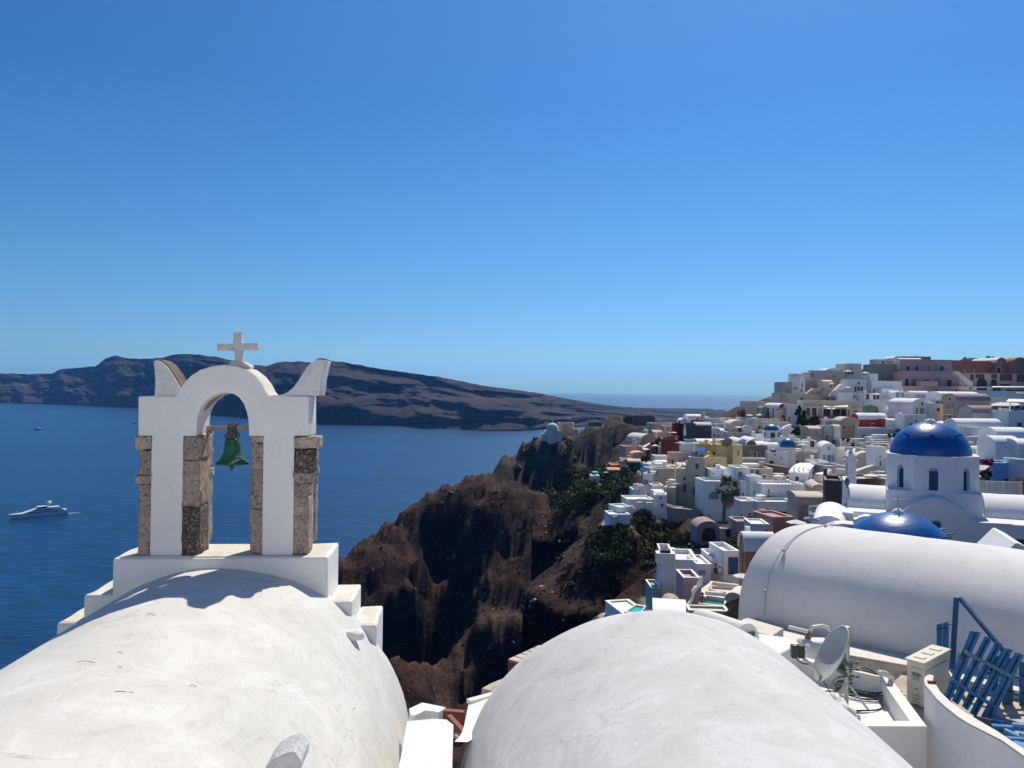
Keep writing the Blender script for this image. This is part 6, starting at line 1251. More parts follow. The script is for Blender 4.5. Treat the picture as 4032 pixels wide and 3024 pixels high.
def pool(label,zpix,zt_,wl,mat_w,rim=.18,depth=1.1,zone='G'):
 top=[G(*zp(zone,*p),zt_)for p in zpix];c=sum(top,Vector())/len(top);t=thing("pool",label,"pool",c-Vector((0,0,depth)));inn=[c+(p-c)*(1-rim)for p in top];n=len(top);mb=MB()
 vs_=[p-Vector((0,0,depth+2))for p in top]+top+inn+[p-Vector((0,0,depth))for p in inn]
 mb.add(vs_,[(i,(i+1)%n,n+(i+1)%n,n+i)for i in range(n)]+[(n+i,n+(i+1)%n,2*n+(i+1)%n,2*n+i)for i in range(n)]+[(2*n+i,2*n+(i+1)%n,3*n+(i+1)%n,3*n+i)for i in range(n)]+[tuple(3*n+i for i in range(n))]);mb.build("basin",wm('cr'),t)
 mb=MB();w_=[p-Vector((0,0,wl))for p in inn];mb.add(w_,[tuple(range(n))]);mb.build("water",mat_w,t,recalc=False);return t
pool("lower plunge pool with a bather standing in it",[(968,900),(1270,935),(1285,840),(1050,805),(1020,830)],P(*zp('G',1100,880),60).z,.35,WAT)
pool("upper turquoise pool by the grey blue double door",[(1040,770),(1100,655),(1300,680),(1490,705),(1480,730),(1100,705),(1075,740),(1270,790)],P(*zp('G',1150,690),66).z,.25,WAT)
pool("bright turquoise pool at the far left of the lower terraces",[(160,990),(285,905),(400,925),(350,1000),(300,1020)],P(*zp('G',280,950),61).z,.12,WAT2,.22)
pool("small plunge pool on the lowest white cliff terrace",[(20,1585),(90,1575),(130,1590),(60,1605)],P(*zp('D',70,1588),127).z,.15,WAT2,.25,zone='D')
for k,(zz,pts,Y,lab)in enumerate([('G',[(1000,740),(1110,660),(1260,660),(1500,720),(1500,1000),(980,1000),(1000,880)],63,"terrace_paving"),('G',[(985,700),(1110,640),(1420,640),(1480,700),(1200,720)],67,"terrace_paving"),('G',[(480,930),(800,930),(960,940),(960,1000),(480,1000)],60,"terrace_paving")]):
 z_=P(*zp(zz,*pts[0]),Y).z-.6;mb=MB();mb.slab([G(*zp(zz,*p),z_)for p in pts],z_-5);mb.build(lab,wm('cr'),kind='structure')
# -- foliage
def leafmat(name,c):
 m,nt,b=newmat(name);L=nt.links.new;g=nt.nodes.new("ShaderNodeNewGeometry");n=N(nt,"ShaderNodeTexNoise",Scale=.9,Detail=5.0);L(g.outputs["Position"],n.inputs["Vector"])
 L(ramp(nt,n.outputs[0],[(.3,tuple(x*.5 for x in c)),(.55,c),(.75,tuple(min(1,x*1.7)for x in c))]),b.inputs["Base Color"]);b.inputs["Roughness"].default_value=.7;b.inputs["Specular IOR Level"].default_value=.25;return m
LG=leafmat("leaf_dark",(.026,.068,.022));LM=leafmat("leaf_mid",(.06,.11,.03));LO=leafmat("leaf_olive",(.12,.13,.042));LP=leafmat("bougainvillea_petal",(.55,.008,.16));LD=leafmat("dry_grass",(.20,.13,.06))
def clump(mb,c,rx,ry,rz,n,s,rg):
 for _ in range(n):
  d=Vector((rg.gauss(0,1),rg.gauss(0,1),rg.gauss(0,1))).normalized();r=rg.random()**.45;p=c+Vector((d.x*rx*r,d.y*ry*r,d.z*rz*r))
  a=Vector((rg.uniform(-1,1),rg.uniform(-1,1),rg.uniform(-1,1))).normalized()*s*rg.uniform(.6,1.3);b_=a.cross(Vector((rg.uniform(-1,1),rg.uniform(-1,1),rg.uniform(-1,1)))).normalized()*s*rg.uniform(.3,.7)
  k=len(mb.v);mb.v+=[tuple(p-a),tuple(p+b_),tuple(p+a),tuple(p-b_)];mb.f.append((k,k+1,k+2,k+3))
def tree(name,label,cat,blobs,m,s=.35,dens=900,seed=1,trunk=None):
 rg=random.Random(seed);c0=blobs[0][0];low=min((b_[0].z-b_[3])for b_ in blobs);t=thing(name,label,cat,(c0.x,c0.y,low));mb=MB()
 for c,rx,ry,rz in blobs:
  nn=int(dens*(rx*rz)**.8/3)
  for j in range(max(3,nn//60)):
   d=Vector((rg.gauss(0,1),rg.gauss(0,1),rg.gauss(0,1))).normalized()*rg.random()**.4;cc=c+Vector((d.x*rx,d.y*ry,d.z*rz));clump(mb,cc,rx*.32,ry*.32,rz*.28,60,s,rg)
 mb.build("crown",m,t,recalc=False)
 mb=MB();b0=Vector((c0.x,c0.y,low-1.5));mb.tube([b0,b0+Vector((.2,0,(c0.z-low)*.6+1.5)),c0],.28,8,.12)
 for c,rx,ry,rz in blobs[1:]:mb.tube([c0-Vector((0,0,.8)),c],.12,6,.05)
 mb.build("trunk",solid("bark",(.09,.065,.045),.9,noise=.3),t)
 return t
def bl(z,x,y,Y,rx,rz):k=ZONES[z][2]/3000*Y;return(P(*zp(z,x,y),Y),rx*k,rx*k*.7,rz*k)
tree("leafy_tree","big dark green tree climbing beside the restaurant pergola","tree",[bl('B',1020,1180,212,150,120),bl('B',900,1010,214,50,90),bl('B',960,1080,213,90,80),bl('B',1120,1090,213,90,60),bl('B',870,1300,210,100,70),bl('B',990,1340,209,70,60),bl('B',1150,1180,212,60,40)],LG,.38,750,3)
tree("shrub_tree","feathery shrub tree left of the big blue dome","tree",[bl('C',330,1320,180,80,34),bl('C',270,1350,180,50,24),bl('C',400,1290,182,40,30)],LM,.3,500,4)
tree("leafy_bush","dark green bush left of the small white cube houses","bush",[bl('D',520,800,164,80,75),bl('D',470,870,163,60,60),bl('D',560,740,166,40,40)],LG,.32,700,5)
tree("tamarisk","light green feathery tree between peach vault and maroon house","tree",[bl('D',690,500,192,80,60),bl('D',760,470,193,60,40),bl('D',640,530,191,50,40)],LM,.3,650,6)
tree("hanging_vine","dark vine hanging beside the grey vaulted glazed house","vine",[bl('E',1650,210,168,60,60),bl('E',1700,250,168,40,60),bl('E',1590,130,172,50,30)],LG,.28,700,7)
tree("potted_shrub","little shrub against the white apse wall","shrub",[bl('E',490,440,160,32,16),bl('E',530,440,160,14,14)],LM,.2,500,8)
tree("climber","small dark climber beside the sandy tower block","shrub",[bl('B',690,1075,224,34,40)],LG,.25,700,9)
tree("terrace_plants","row of dark planters under the white canopy at the right","plants",[bl('C',2060,950,173,50,26),bl('C',2150,930,173,60,30),bl('C',2230,950,173,40,26)],LG,.22,800,10)
tree("terrace_plants","dark shrubs around the cafe under the stone arcade","plants",[bl('C',1600,670,246,60,14),bl('C',1900,720,244,50,26),bl('C',2100,715,244,120,30)],LG,.25,600,11)
tree("bougainvillea","magenta bougainvillea between drum and bright blue house","bougainvillea",[bl('M',700,1040,84,100,36),bl('M',800,1010,85,60,34),bl('M',610,1000,85,40,24),bl('M',820,1080,84,40,30)],LP,.13,12000,12)
tree("bougainvillea","little magenta bougainvillea by the long retaining wall on the summit","bougainvillea",[bl('B',1930,712,236,50,12),bl('B',1990,700,236,20,20)],LP,.2,600,13)
tree("yard_tree","dark tree crown below the pink canopy","tree",[bl('M',700,1290,66,110,60),bl('M',620,1250,67,60,40),bl('M',780,1260,66,50,50)],LG,.14,1800,14)
tree("rooftop_plant","small plant on the white block behind the big near vault","plant",[bl('E',440,1440,92,40,22)],LM,.12,900,15)
tree("garden_trees","bank of dark green trees in the shade under the palm","trees",[bl('G',1180,330,98,120,60),bl('G',1320,300,98,100,60),bl('G',1050,380,97,70,30),bl('G',900,300,104,110,50),bl('G',700,300,112,120,60),bl('G',560,330,116,60,50)],LG,.22,500,16)
def scrub():
 rg=random.Random(21);mb=MB();mb2=MB();mb3=MB()
 areas=[('K',1500,1960,270,480,150,2.4),('K',1740,1960,250,330,60,2.2),('K',1430,1700,400,560,50,1.8),('K',1690,1900,640,880,120,1.7),('K',1850,2150,480,640,60,1.4),('K',1980,2157,480,560,40,1.4),('K',1280,1900,60,240,12,1.6),('K',1500,1900,820,1100,20,1.2),('D',140,300,1290,1480,30,1.5),('D',340,740,1470,1560,30,1.3),('D',0,300,950,1250,60,2.0),('G',480,1400,150,470,170,2.0),('G',0,500,0,500,60,1.8)]
 for z,x0,x1,y0,y1,n,r in areas:
  for _ in range(n):
   px,py=zp(z,rg.uniform(x0,x1),rg.uniform(y0,y1));p=ground_hit(px,py,40)
   if p is None or p.y<60:continue
   rr_=r*rg.uniform(.5,1.2)*p.y/200;m_=mb if rg.random()<.55 else mb2
   for _k in range(3):clump(m_,p+Vector((rg.uniform(-1,1)*rr_*.6,rg.uniform(-.5,.5)*rr_,rr_*.25+rg.uniform(0,.3)*rr_)),rr_*.7,rr_*.7,rr_*.5,45,.22*p.y/150,rg)
 for _ in range(1500):
  px,py=rg.uniform(1300,2350),rg.uniform(1880,2750);p=ground_hit(px,py,80)
  if p is None:continue
  rr_=rg.uniform(.3,.9)*p.y/200;clump(mb3 if rg.random()<.8 else mb2,p+Vector((0,0,rr_*.2)),rr_,rr_,rr_*.45,14,.25,rg)
 mb.build("scrub",LG,recalc=False,kind='stuff');mb2.build("scrub",LO,recalc=False,kind='stuff');mb3.build("dry_grass",LD,recalc=False,kind='stuff')
scrub()
def rocks():
 rg=random.Random(8);mb=MB()
 for i in range(900):
  px,py=rg.uniform(1300,2500),rg.uniform(1720,2800);p=ground_hit(px,py,80)
  if p is None:continue
  s=rg.uniform(.25,1.0)*p.y/230*(1.8 if rg.random()<.08 else 1);n=len(mb.v)
  o=[Vector((rg.uniform(.6,1)*math.cos(a),rg.uniform(.6,1)*math.sin(a),rg.uniform(-.3,.3)))*s for a in np.linspace(0,5.2,6)]
  mb.v+=[tuple(p+v)for v in o]+[tuple(p+Vector((rg.uniform(-.3,.3),rg.uniform(-.3,.3),.9))*1.0*s+Vector((0,0,0)))if False else tuple(p+Vector((rg.uniform(-.3,.3)*s,rg.uniform(-.3,.3)*s,.8*s)))]
  mb.f+=[(n+k,n+(k+1)%6,n+6)for k in range(6)]
 mb.build("boulders",plaster("boulder",(.12,.09,.075),var=.5,scale=.1,bump=.6,fine=3),recalc=False,kind='stuff')
 mb=MB()
 for i in range(70):
  px,py=rg.uniform(1850,2260),rg.uniform(1900,2420);p=ground_hit(px,py,80)
  if p is None:continue
  s=rg.uniform(.12,.35);mb.box(Frame((p.x,p.y),rg.random()*3),-s,s,-s,s,p.z-.1,p.z+s)
 mb.build("pale_rubble",solid("rubble_pale",(.5,.48,.45),.8),recalc=False,kind='stuff')
rocks()
def infill():
 rg=random.Random(33);mb=MB();mc=MB();poly=[(2640,1690),(3060,1610),(3300,1500),(4030,1500),(4030,1800),(3860,1900),(3480,1960),(2990,1960),(2640,1900),(2600,1800)]
 def inside(x,y):
  c=False;n=len(poly)
  for i in range(n):
   (x1,y1),(x2,y2)=poly[i],poly[(i+1)%n]
   if(y1>y)!=(y2>y)and x<(x2-x1)*(y-y1)/(y2-y1)+x1:c=not c
  return c
 py=1500
 while py<2110:
  px=2600
  while px<4030:
   x,y=px+rg.uniform(-8,8),py+rg.uniform(-5,5)
   if inside(x,y):
    p=ground_hit(x,y,70)
    if p is not None and 70<p.y<290:
     w,d,h=rg.uniform(.8,3.6),rg.uniform(1.0,3.0),rg.uniform(.15,.9);f=Frame((p.x,p.y),R(rg.choice((-12,-4,4,12))));m_=mb if rg.random()<.62 else mc
     m_.box(f,-w,w,0,d,p.z-3,p.z+h)
     if rg.random()<.5:m_.box(f,-w,-w+.25,-1.4,0,p.z-3,p.z+h*.8)
   px+=28
  py+=17
 mb.build("terrace_walls",wm('w2'),kind='stuff',recalc=False);mc.build("terrace_walls",wm('b'),kind='stuff',recalc=False)
infill()
# -- palm
def palm():
 rg=random.Random(4);top=P(2862,1925,118);base=P(2845,2118,118);t=thing("palm_tree","tall fan palm with a skirt of dry brown leaves before the yellow house","palm tree",tuple(base))
 mb=MB();pts=[base+Vector((0,0,-1)),base+(top-base)*.25+Vector((-.05,0,0)),base+(top-base)*.5+Vector((-.12,0,0)),base+(top-base)*.8+Vector((-.05,0,0)),top];mb.tube(pts,.34,12,.20);mb.build("trunk",plaster("palm_trunk",(.20,.15,.11),var=.3,scale=3,bump=.8,fine=12),t,smooth=True)
 G1=leafmat("palm_green",(.10,.135,.055));G2=leafmat("palm_dry",(.28,.20,.125))
 def fan(r,pl):
  v=[(0,0,0),(pl,-.02,0),(pl,.02,0)];f=[(0,1,2)];n=13
  for k in range(n):
   a=R(-72+144*k/(n-1));a2=a+R(5);ln=r*(1-.25*abs(a)/1.3);i=len(v);d=.16*r
   v+=[(pl,0,0),(pl+.55*ln*math.cos(a),.55*ln*math.sin(a),-.02),(pl+ln*math.cos((a+a2)/2),ln*math.sin((a+a2)/2),-d),(pl+.55*ln*math.cos(a2+R(5)),.55*ln*math.sin(a2+R(5)),.02)]
   f.append((i,i+1,i+2,i+3))
  return v,f
 v,f=fan(1.0,.85);me=bpy.data.meshes.new("frond");me.from_pydata(v,[],f);me.materials.append(G1);me2=me.copy();me2.materials.clear();me2.materials.append(G2)
 def put(dirv,mesh,s,droop,name,off):
  x=dirv.normalized();z=Vector((0,0,1));y=z.cross(x).normalized();z2=x.cross(y);M=Matrix((x,y,z2)).transposed().to_4x4();o=bpy.data.objects.new(name,mesh);COL.objects.link(o);o.parent=t;o.matrix_local=Matrix.Translation(top-base+off)@M@Matrix.Rotation(rg.uniform(-.8,.8),4,'X')@Matrix.Scale(s,4)
 for k in range(46):
  a=rg.random()*6.283;e=R(rg.uniform(-35,80));put(Vector((math.cos(a)*math.cos(e),math.sin(a)*math.cos(e),math.sin(e))),me,rg.uniform(1.05,1.4),0,"frond",Vector((0,0,.1)))
 for k in range(60):
  a=rg.random()*6.283;e=R(rg.uniform(-84,-35));put(Vector((math.cos(a)*math.cos(e),math.sin(a)*math.cos(e),math.sin(e))),me2,rg.uniform(.75,1.15),0,"dry_frond",Vector((rg.uniform(-.2,.2),rg.uniform(-.2,.2),-rg.uniform(0,1.3))))
palm()
# -- satellite dish, cables, air conditioner, tank
def dish():
 z=-3.86;b=G(*zp('H',1195,1190),z);Y=b.y;t=thing("satellite_dish","large off white satellite dish on a galvanised pole on the roof terrace","satellite dish",tuple(b));GV=solid("galvanised",(.42,.43,.42),.45,metal=.6,noise=.2,nscale=20);DK=solid("bracket_dark",(.09,.11,.12),.6)
 top=P(*zp('H',1195,605),Y);
 mb=MB();mb.tube([b,Vector((b.x,b.y,top.z))],.027,14);mb.build("pole",GV,t,smooth=True,angle=60)
 mb=MB();mb.tube([b+Vector((0,0,.38)),b+Vector((0,0,.98))],.034,14);mb.build("pole_sleeve",GV,t,smooth=True,angle=60)
 for a in(200,320,80):d=Vector((math.cos(R(a)),math.sin(R(a)),0));mb=MB();mb.tube([b+Vector((0,0,.30)),b+d*.26+Vector((0,0,.02))],.013,6);mb.build("strut",GV,t)
 mb=MB();mb.lathe(b,[(.19,0),(.19,.012),(0,.014)],20);mb.build("base_plate",GV,t)
 c=P(*zp('H',1088,655),Y-.12);nrm=Vector((-.86,.02,.47)).normalized();e1=Vector((0,0,1)).cross(nrm).normalized();e2=nrm.cross(e1).normalized();A1,B1=.29,.37
 mb=MB();n=48;rings=[]
 for r in np.linspace(0.02,1,12):rings.append([c+e1*(A1*r*math.cos(2*math.pi*k/n))+e2*(B1*r*math.sin(2*math.pi*k/n))+nrm*(.085*r*r)for k in range(n)])
 rings.append([c+e1*((A1+.012)*math.cos(2*math.pi*k/n))+e2*((B1+.012)*math.sin(2*math.pi*k/n))+nrm*.082 for k in range(n)])
 for r in np.linspace(1,0.02,12):rings.append([c+e1*(A1*r*math.cos(2*math.pi*k/n))+e2*(B1*r*math.sin(2*math.pi*k/n))+nrm*(.085*r*r-.012)for k in range(n)])
 mb.sweep(rings);mb.build("reflector",solid("dish_grey",(.44,.46,.43),.5,noise=.06,nscale=6),t,smooth='all')
 bk=c-nrm*.03;pl=b+Vector((0,0,(top.z-b.z)*.70))
 mb=MB();mb.bar(bk,Vector((pl.x,pl.y,pl.z+.05)),.07,.05);mb.bar(bk-e2*.12,Vector((pl.x,pl.y,pl.z-.08)),.06,.04);mb.build("bracket",DK,t,bevel=.006)
 for dz in(-.09,.0,.08):
  mb=MB();q=pl+Vector((0,0,dz));mb.tube([q+Vector((-.10,-.03,0)),q+Vector((.15,-.02,0))],.010,6);mb.lathe(q+Vector((.13,-.02,0)),[(0,-.02),(.022,-.015),(.022,.015),(0,.02)],6);mb.build("clamp_bolt",DK,t)
 mb=MB();f=Frame((b.x,b.y),R(8));mb.box(f,-.09,.10,.03,.05,b.z+.40,b.z+.55);mb.build("back_plate",solid("plate_teal",(.07,.12,.12),.5),t,bevel=.004)
 lnb=P(*zp('H',655,585),Y-.35);low=c-e2*(B1*.86)+nrm*.05;s2=P(*zp('H',860,790),Y-.2)
 mb=MB();mb.bar(s2,P(*zp('H',700,640),Y-.33),.035,.03);mb.build("feed_arm",GV,t,bevel=.003)
 mb=MB();mb.bar(s2,c-e2*B1*.9-nrm*.01,.04,.03);mb.build("feed_arm",GV,t)
 for dx,s in((-.035,.045),(.05,.055)):
  mb=MB();q=lnb+Vector((dx,0,0));mb.box(Frame((q.x,q.y),0),-s*.7,s*.7,-.04,.04,q.z-.085,q.z+.07);mb.build("converter",solid("lnb_black",(.02,.025,.03),.4),t,bevel=.012)
 mb=MB();q=P(*zp('H',705,590),Y-.33);mb.tube([q,q+Vector((.05,.01,-.01))],.035,12);mb.build("feed_horn",solid("lnb_white",(.55,.6,.6),.4),t,smooth=True)
 CB=solid("black_cable",(.015,.016,.02),.5)
 mb=MB();pts=[P(*zp('H',x,y),Y-.33)for x,y in((632,610),(640,650),(670,695),(720,725),(785,735))];mb.tube(pts,.008,6);mb.build("feed_cable",CB,t,smooth=True)
 mb=MB();pts=[P(*zp('H',x,y),Y-.2)for x,y in((945,915),(985,985),(1030,1060),(1060,1120))]+[G(*zp('H',1075,1150),z+.03)];mb.tube(pts,.007,6);mb.build("drop_cable",CB,t,smooth=True)
 k=thing("cable_loop","single black cable loop lying round the dish pole base","cable",tuple(b));mb=MB();cc=G(*zp('H',1200,1150),z+.02);mb.tube([cc+Vector((.43*math.cos(a),.26*math.sin(a),.01*math.sin(3*a)+.05*max(0,math.sin(a))))for a in np.linspace(0,2*math.pi,33)],.009,6);mb.build("cable",CB,k,smooth=True)
 k=thing("cable_coil","tangled coil of black cable on the terrace floor right of the dish","cable",tuple(G(*zp('H',1390,1030),z)));cc=G(*zp('H',1390,1030),z+.02);rg=random.Random(2);mb=MB()
 for i in range(6):
  r=rg.uniform(.20,.36);ph=rg.random()*6.28;ox,oy=rg.uniform(-.05,.05),rg.uniform(-.03,.03);tz_=rg.uniform(0,.10)
  mb.tube([cc+Vector((ox+r*math.cos(a),oy+r*.72*math.sin(a),tz_+.03*math.sin(a+ph)))for a in np.linspace(0,2*math.pi,25)],.008,5)
 up=P(*zp('H',1380,960),cc.y+.1)
 for r in(.17,.20,.23):mb.tube([up+Vector((r*math.cos(a),.05*math.sin(a),r*math.sin(a)-.02))for a in np.linspace(0,2*math.pi,22)],.008,5)
 e=G(*zp('H',1575,825),-3.6);mb.tube([up+Vector((-.15,0,.12)),P(*zp('H',1450,850),cc.y+.2),e],.008,5);mb.tube([up+Vector((.1,0,.1)),P(*zp('H',1490,880),cc.y+.2),e],.008,5)
 mb.build("cable",CB,k,smooth=True)
 mb=MB();mb.tube([cc+Vector((.25,-.1,.02)),cc+Vector((.5,-.16,.01)),cc+Vector((.72,-.12,.01)),cc+Vector((.80,.02,.01))],.006,5);mb.build("loose_end",solid("pale_cable",(.45,.45,.42),.6),k,smooth=True)
 mb=MB();mb.box(Frame((cc.x+.38,cc.y-.05),.3),-.06,.06,-.04,.04,z+.02,z+.07);mb.build("connector",solid("connector",(.6,.5,.42),.6),k)
 k=thing("conduit","pale bent conduit climbing over the terrace rim into the gully","pipe",tuple(G(*zp('H',1600,860),-3.7)));mb=MB();mb.tube([G(*zp('H',1560,825),-3.58),G(*zp('H',1610,835),-3.50),G(*zp('H',1660,860),-3.52),G(*zp('H',1690,890),-3.62),G(*zp('H',1690,910),-3.75)],.035,10);mb.build("pipe",solid("conduit_white",(.6,.6,.57),.5),k,smooth=True)
 import bmesh
 k=thing("painted_rock","lumpy whitewashed rock on the edge of the centre vault beside the terrace","rock",tuple(G(*zp('H',1060,1400),-3.6)));c=P(*zp('H',1055,1335),G(*zp('H',1060,1400),-3.6).y-.25)
 bm=bmesh.new();bmesh.ops.create_icosphere(bm,subdivisions=4,radius=1)
 for v_ in bm.verts:
  nn=v_.co.normalized();ce=mnoise.cell(nn*2.6+Vector((9,0,0)));v_.co=Vector((nn.x*.24,nn.y*.2,nn.z*.27))*(1+.28*mnoise.noise(nn*2.1)+.16*(ce-.5)+.08*mnoise.noise(nn*7))
 mb=MB();mb.v=[tuple(c+Vector((v_.co.x+.12*-v_.co.z,v_.co.y,v_.co.z)))for v_ in bm.verts];mb.f=[tuple(q.index for q in f.verts)for f in bm.faces];bm.free();mb.build("rock",WHITE,k,smooth='all')
dish()
def acunit():
 z=-3.90;a=G(*zp('H',1848,1185),z);yaw=R(-50);f=Frame((a.x,a.y),yaw);w=.30;d=.80;h=P(*zp('H',1860,690),a.y).z-z;t=thing("air_conditioner","cream air conditioner outdoor unit standing between rim and curved wall","air conditioner",tuple(a));M_=solid("ac_cream",(.62,.60,.50),.45,noise=.05,nscale=3);M2=solid("ac_panel",(.56,.55,.47),.5)
 w=(f.uz(*zp('H',2035,1000))[0]-f.uz(*zp('H',1848,1000))[0])
 mb=MB();mb.box(f,0,w,0,d,z+.04,z+h);mb.build("casing",M_,t,bevel=.02,seg=3)
 mb=MB();mb.box(f,-.02,w+.02,-.02,d+.02,z+h+.002,z+h+.03);mb.build("lid",M_,t,bevel=.012,seg=2)
 for v in(.10,.34,.58):mb=MB();mb.box(f,.04,w-.04,v,v+.10,z+h+.031,z+h+.042);mb.build("lid_rib",M_,t,bevel=.005)
 mb=MB();mb.box(f,w*.30,w*.93,-.014,-.001,z+.12,z+h-.06);mb.build("service_cover",M2,t,bevel=.005)
 mb=MB();mb.box(f,w*.36,w*.86,-.022,-.015,z+h-.16,z+h-.12);mb.build("handle_recess",solid("ac_dark",(.16,.17,.16),.6),t)
 mb=MB();mb.box(f,w*.42,w*.80,-.018,-.0145,z+h*.62,z+h*.78);mb.build("wiring_label",solid("label_grey",(.33,.34,.33),.6,noise=.5,nscale=60),t)
 mb=MB();mb.box(f,w*.50,w*.76,-.018,-.0145,z+h*.42,z+h*.48);mb.build("label_plate",solid("label_white",(.6,.6,.58),.6),t)
 mb=MB();mb.box(f,w*.53,w*.73,-.020,-.0181,z+h*.435,z+h*.465);mb.build("label_print",solid("ac_dark",(.1,)*3),t)
 mb=MB();tri=[(w*.64,z+h*.34),(w*.78,z+h*.34),(w*.71,z+h*.40)];mb.profile(f,tri,-.018,-.0145);mb.build("warning_triangle",solid("label_yellowish",(.5,.48,.38),.6),t)
 for k in range(4):mb=MB();mb.box(f,w*.38,w*.80,-.020,-.0145,z+h*(.10+.065*k),z+h*(.10+.065*k)+.008);mb.build("vent_slot",solid("ac_dark",(.1,)*3),t)
 for v in(.08,d-.12):mb=MB();mb.box(f,-.02,w+.02,v,v+.05,z,z+.04);mb.build("foot",solid("ac_dark",(.1,)*3),t)
 mb=MB();mb.box(f,w+.001,w+.012,.08,d-.08,z+.1,z+h-.1);mb.build("side_grille",M2,t)
acunit()
def tank():
 c0=G(*zp('H',690,600),-3.75);c1=G(*zp('H',985,640),-3.75);z=-3.62;r=.20;t=thing("water_tank","rust spotted white cylindrical water tank lying behind the terrace rim","water tank",tuple(c0));a=P(*zp('H',700,585),c0.y-.1);b=P(*zp('H',980,625),c0.y-.1+.0);ax=(b-a);ax.z=0;L_=ax.length;ax.normalize();a.z=b.z=(a.z+b.z)/2-.02
 r=.225;rings=[];e=Vector((0,0,1));s=ax.cross(e)
 for u,rr_ in((-.03,.02),(-.025,r*.7),(0,r*.95),(.03,r),(L_-.03,r),(L_,r*.95),(L_+.025,r*.7),(L_+.03,.02)):rings.append([a+ax*u+(s*math.cos(q)+e*math.sin(q))*rr_ for q in np.linspace(0,2*math.pi,29)[:-1]])
 mb=MB();mb.sweep(rings);mb.build("tank_body",plaster("tank_paint",(.72,.71,.68),var=.06,scale=2,bump=.15,rough=.45,stain=(.34,.14,.05),stain_amt=.75,fine=6),t,smooth=True,angle=50)
 RU=solid("rust",(.30,.12,.045),.9,noise=.5,nscale=40)
 for u in(.10,.42):
  p=a+ax*u+e*r;mb=MB();mb.lathe(p,[(.045,-.02),(.045,.02),(.03,.025),(.03,.05),(0,.05)],12);mb.build("flange",RU,t);mb=MB();mb.tube([p,p+Vector((0,0,.09)),p+Vector((.02,-.02,.10))],.02,8);mb.build("valve",solid("valve_dark",(.05,.04,.04),.6),t)
 WH=solid("hose_white",(.65,.65,.62),.5);p=a+ax*.10+e*(r+.09);mb=MB();mb.tube([p,p+Vector((-.10,.02,.02)),p+Vector((-.26,.05,.05))],.028,8);mb.build("pipe",WH,t,smooth=True)
 q=a+ax*.42+e*(r+.10);mb=MB();mb.tube([p+Vector((.02,0,0)),p+Vector((.07,0,.07)),p+Vector((.20,0,.09)),q+Vector((-.03,0,.05)),q],.026,8);mb.build("pipe",WH,t,smooth=True)
 for(u,an,s_)in((.22,.5,.02),(.30,-.1,.015),(.52,.4,.02),(.12,.2,.015)):d=-s*math.cos(an+.8)+e*math.sin(an+.8);d.normalize();mb=MB();pp=a+ax*u+d*(r+.001);mb.lathe(pp,[(0,-.012),(s_,0),(0,.012)],8);mb.build("rust_spot",RU,t)
tank()
# -- blue fence pieces on the right
BW=None
def bluewood(nm,c):
 m,nt,b=newmat(nm);L=nt.links.new;g=nt.nodes.new("ShaderNodeNewGeometry");mp=N(nt,"ShaderNodeMapping");mp.inputs["Scale"].default_value=(9,9,2.5);L(g.outputs["Position"],mp.inputs[0])
 n=N(nt,"ShaderNodeTexNoise",Scale=3.0,Detail=8.0,Roughness=.7,Distortion=.5);L(mp.outputs[0],n.inputs["Vector"]);d=tuple(x*.6 for x in c)
 L(ramp(nt,n.outputs[0],[(.30,d),(.5,c),(.63,tuple(x*1.25+.012 for x in c)),(.72,(.20,.27,.30))]),b.inputs["Base Color"]);b.inputs["Roughness"].default_value=.65
 bp=N(nt,"ShaderNodeBump",Strength=.5,Distance=.006);L(n.outputs[0],bp.inputs["Height"]);L(bp.outputs[0],b.inputs["Normal"]);return m
B1=bluewood("blue_wood",(.010,.13,.33));B2=bluewood("blue_wood_dark",(.006,.07,.19));B3=bluewood("blue_wood_pale",(.045,.24,.52))
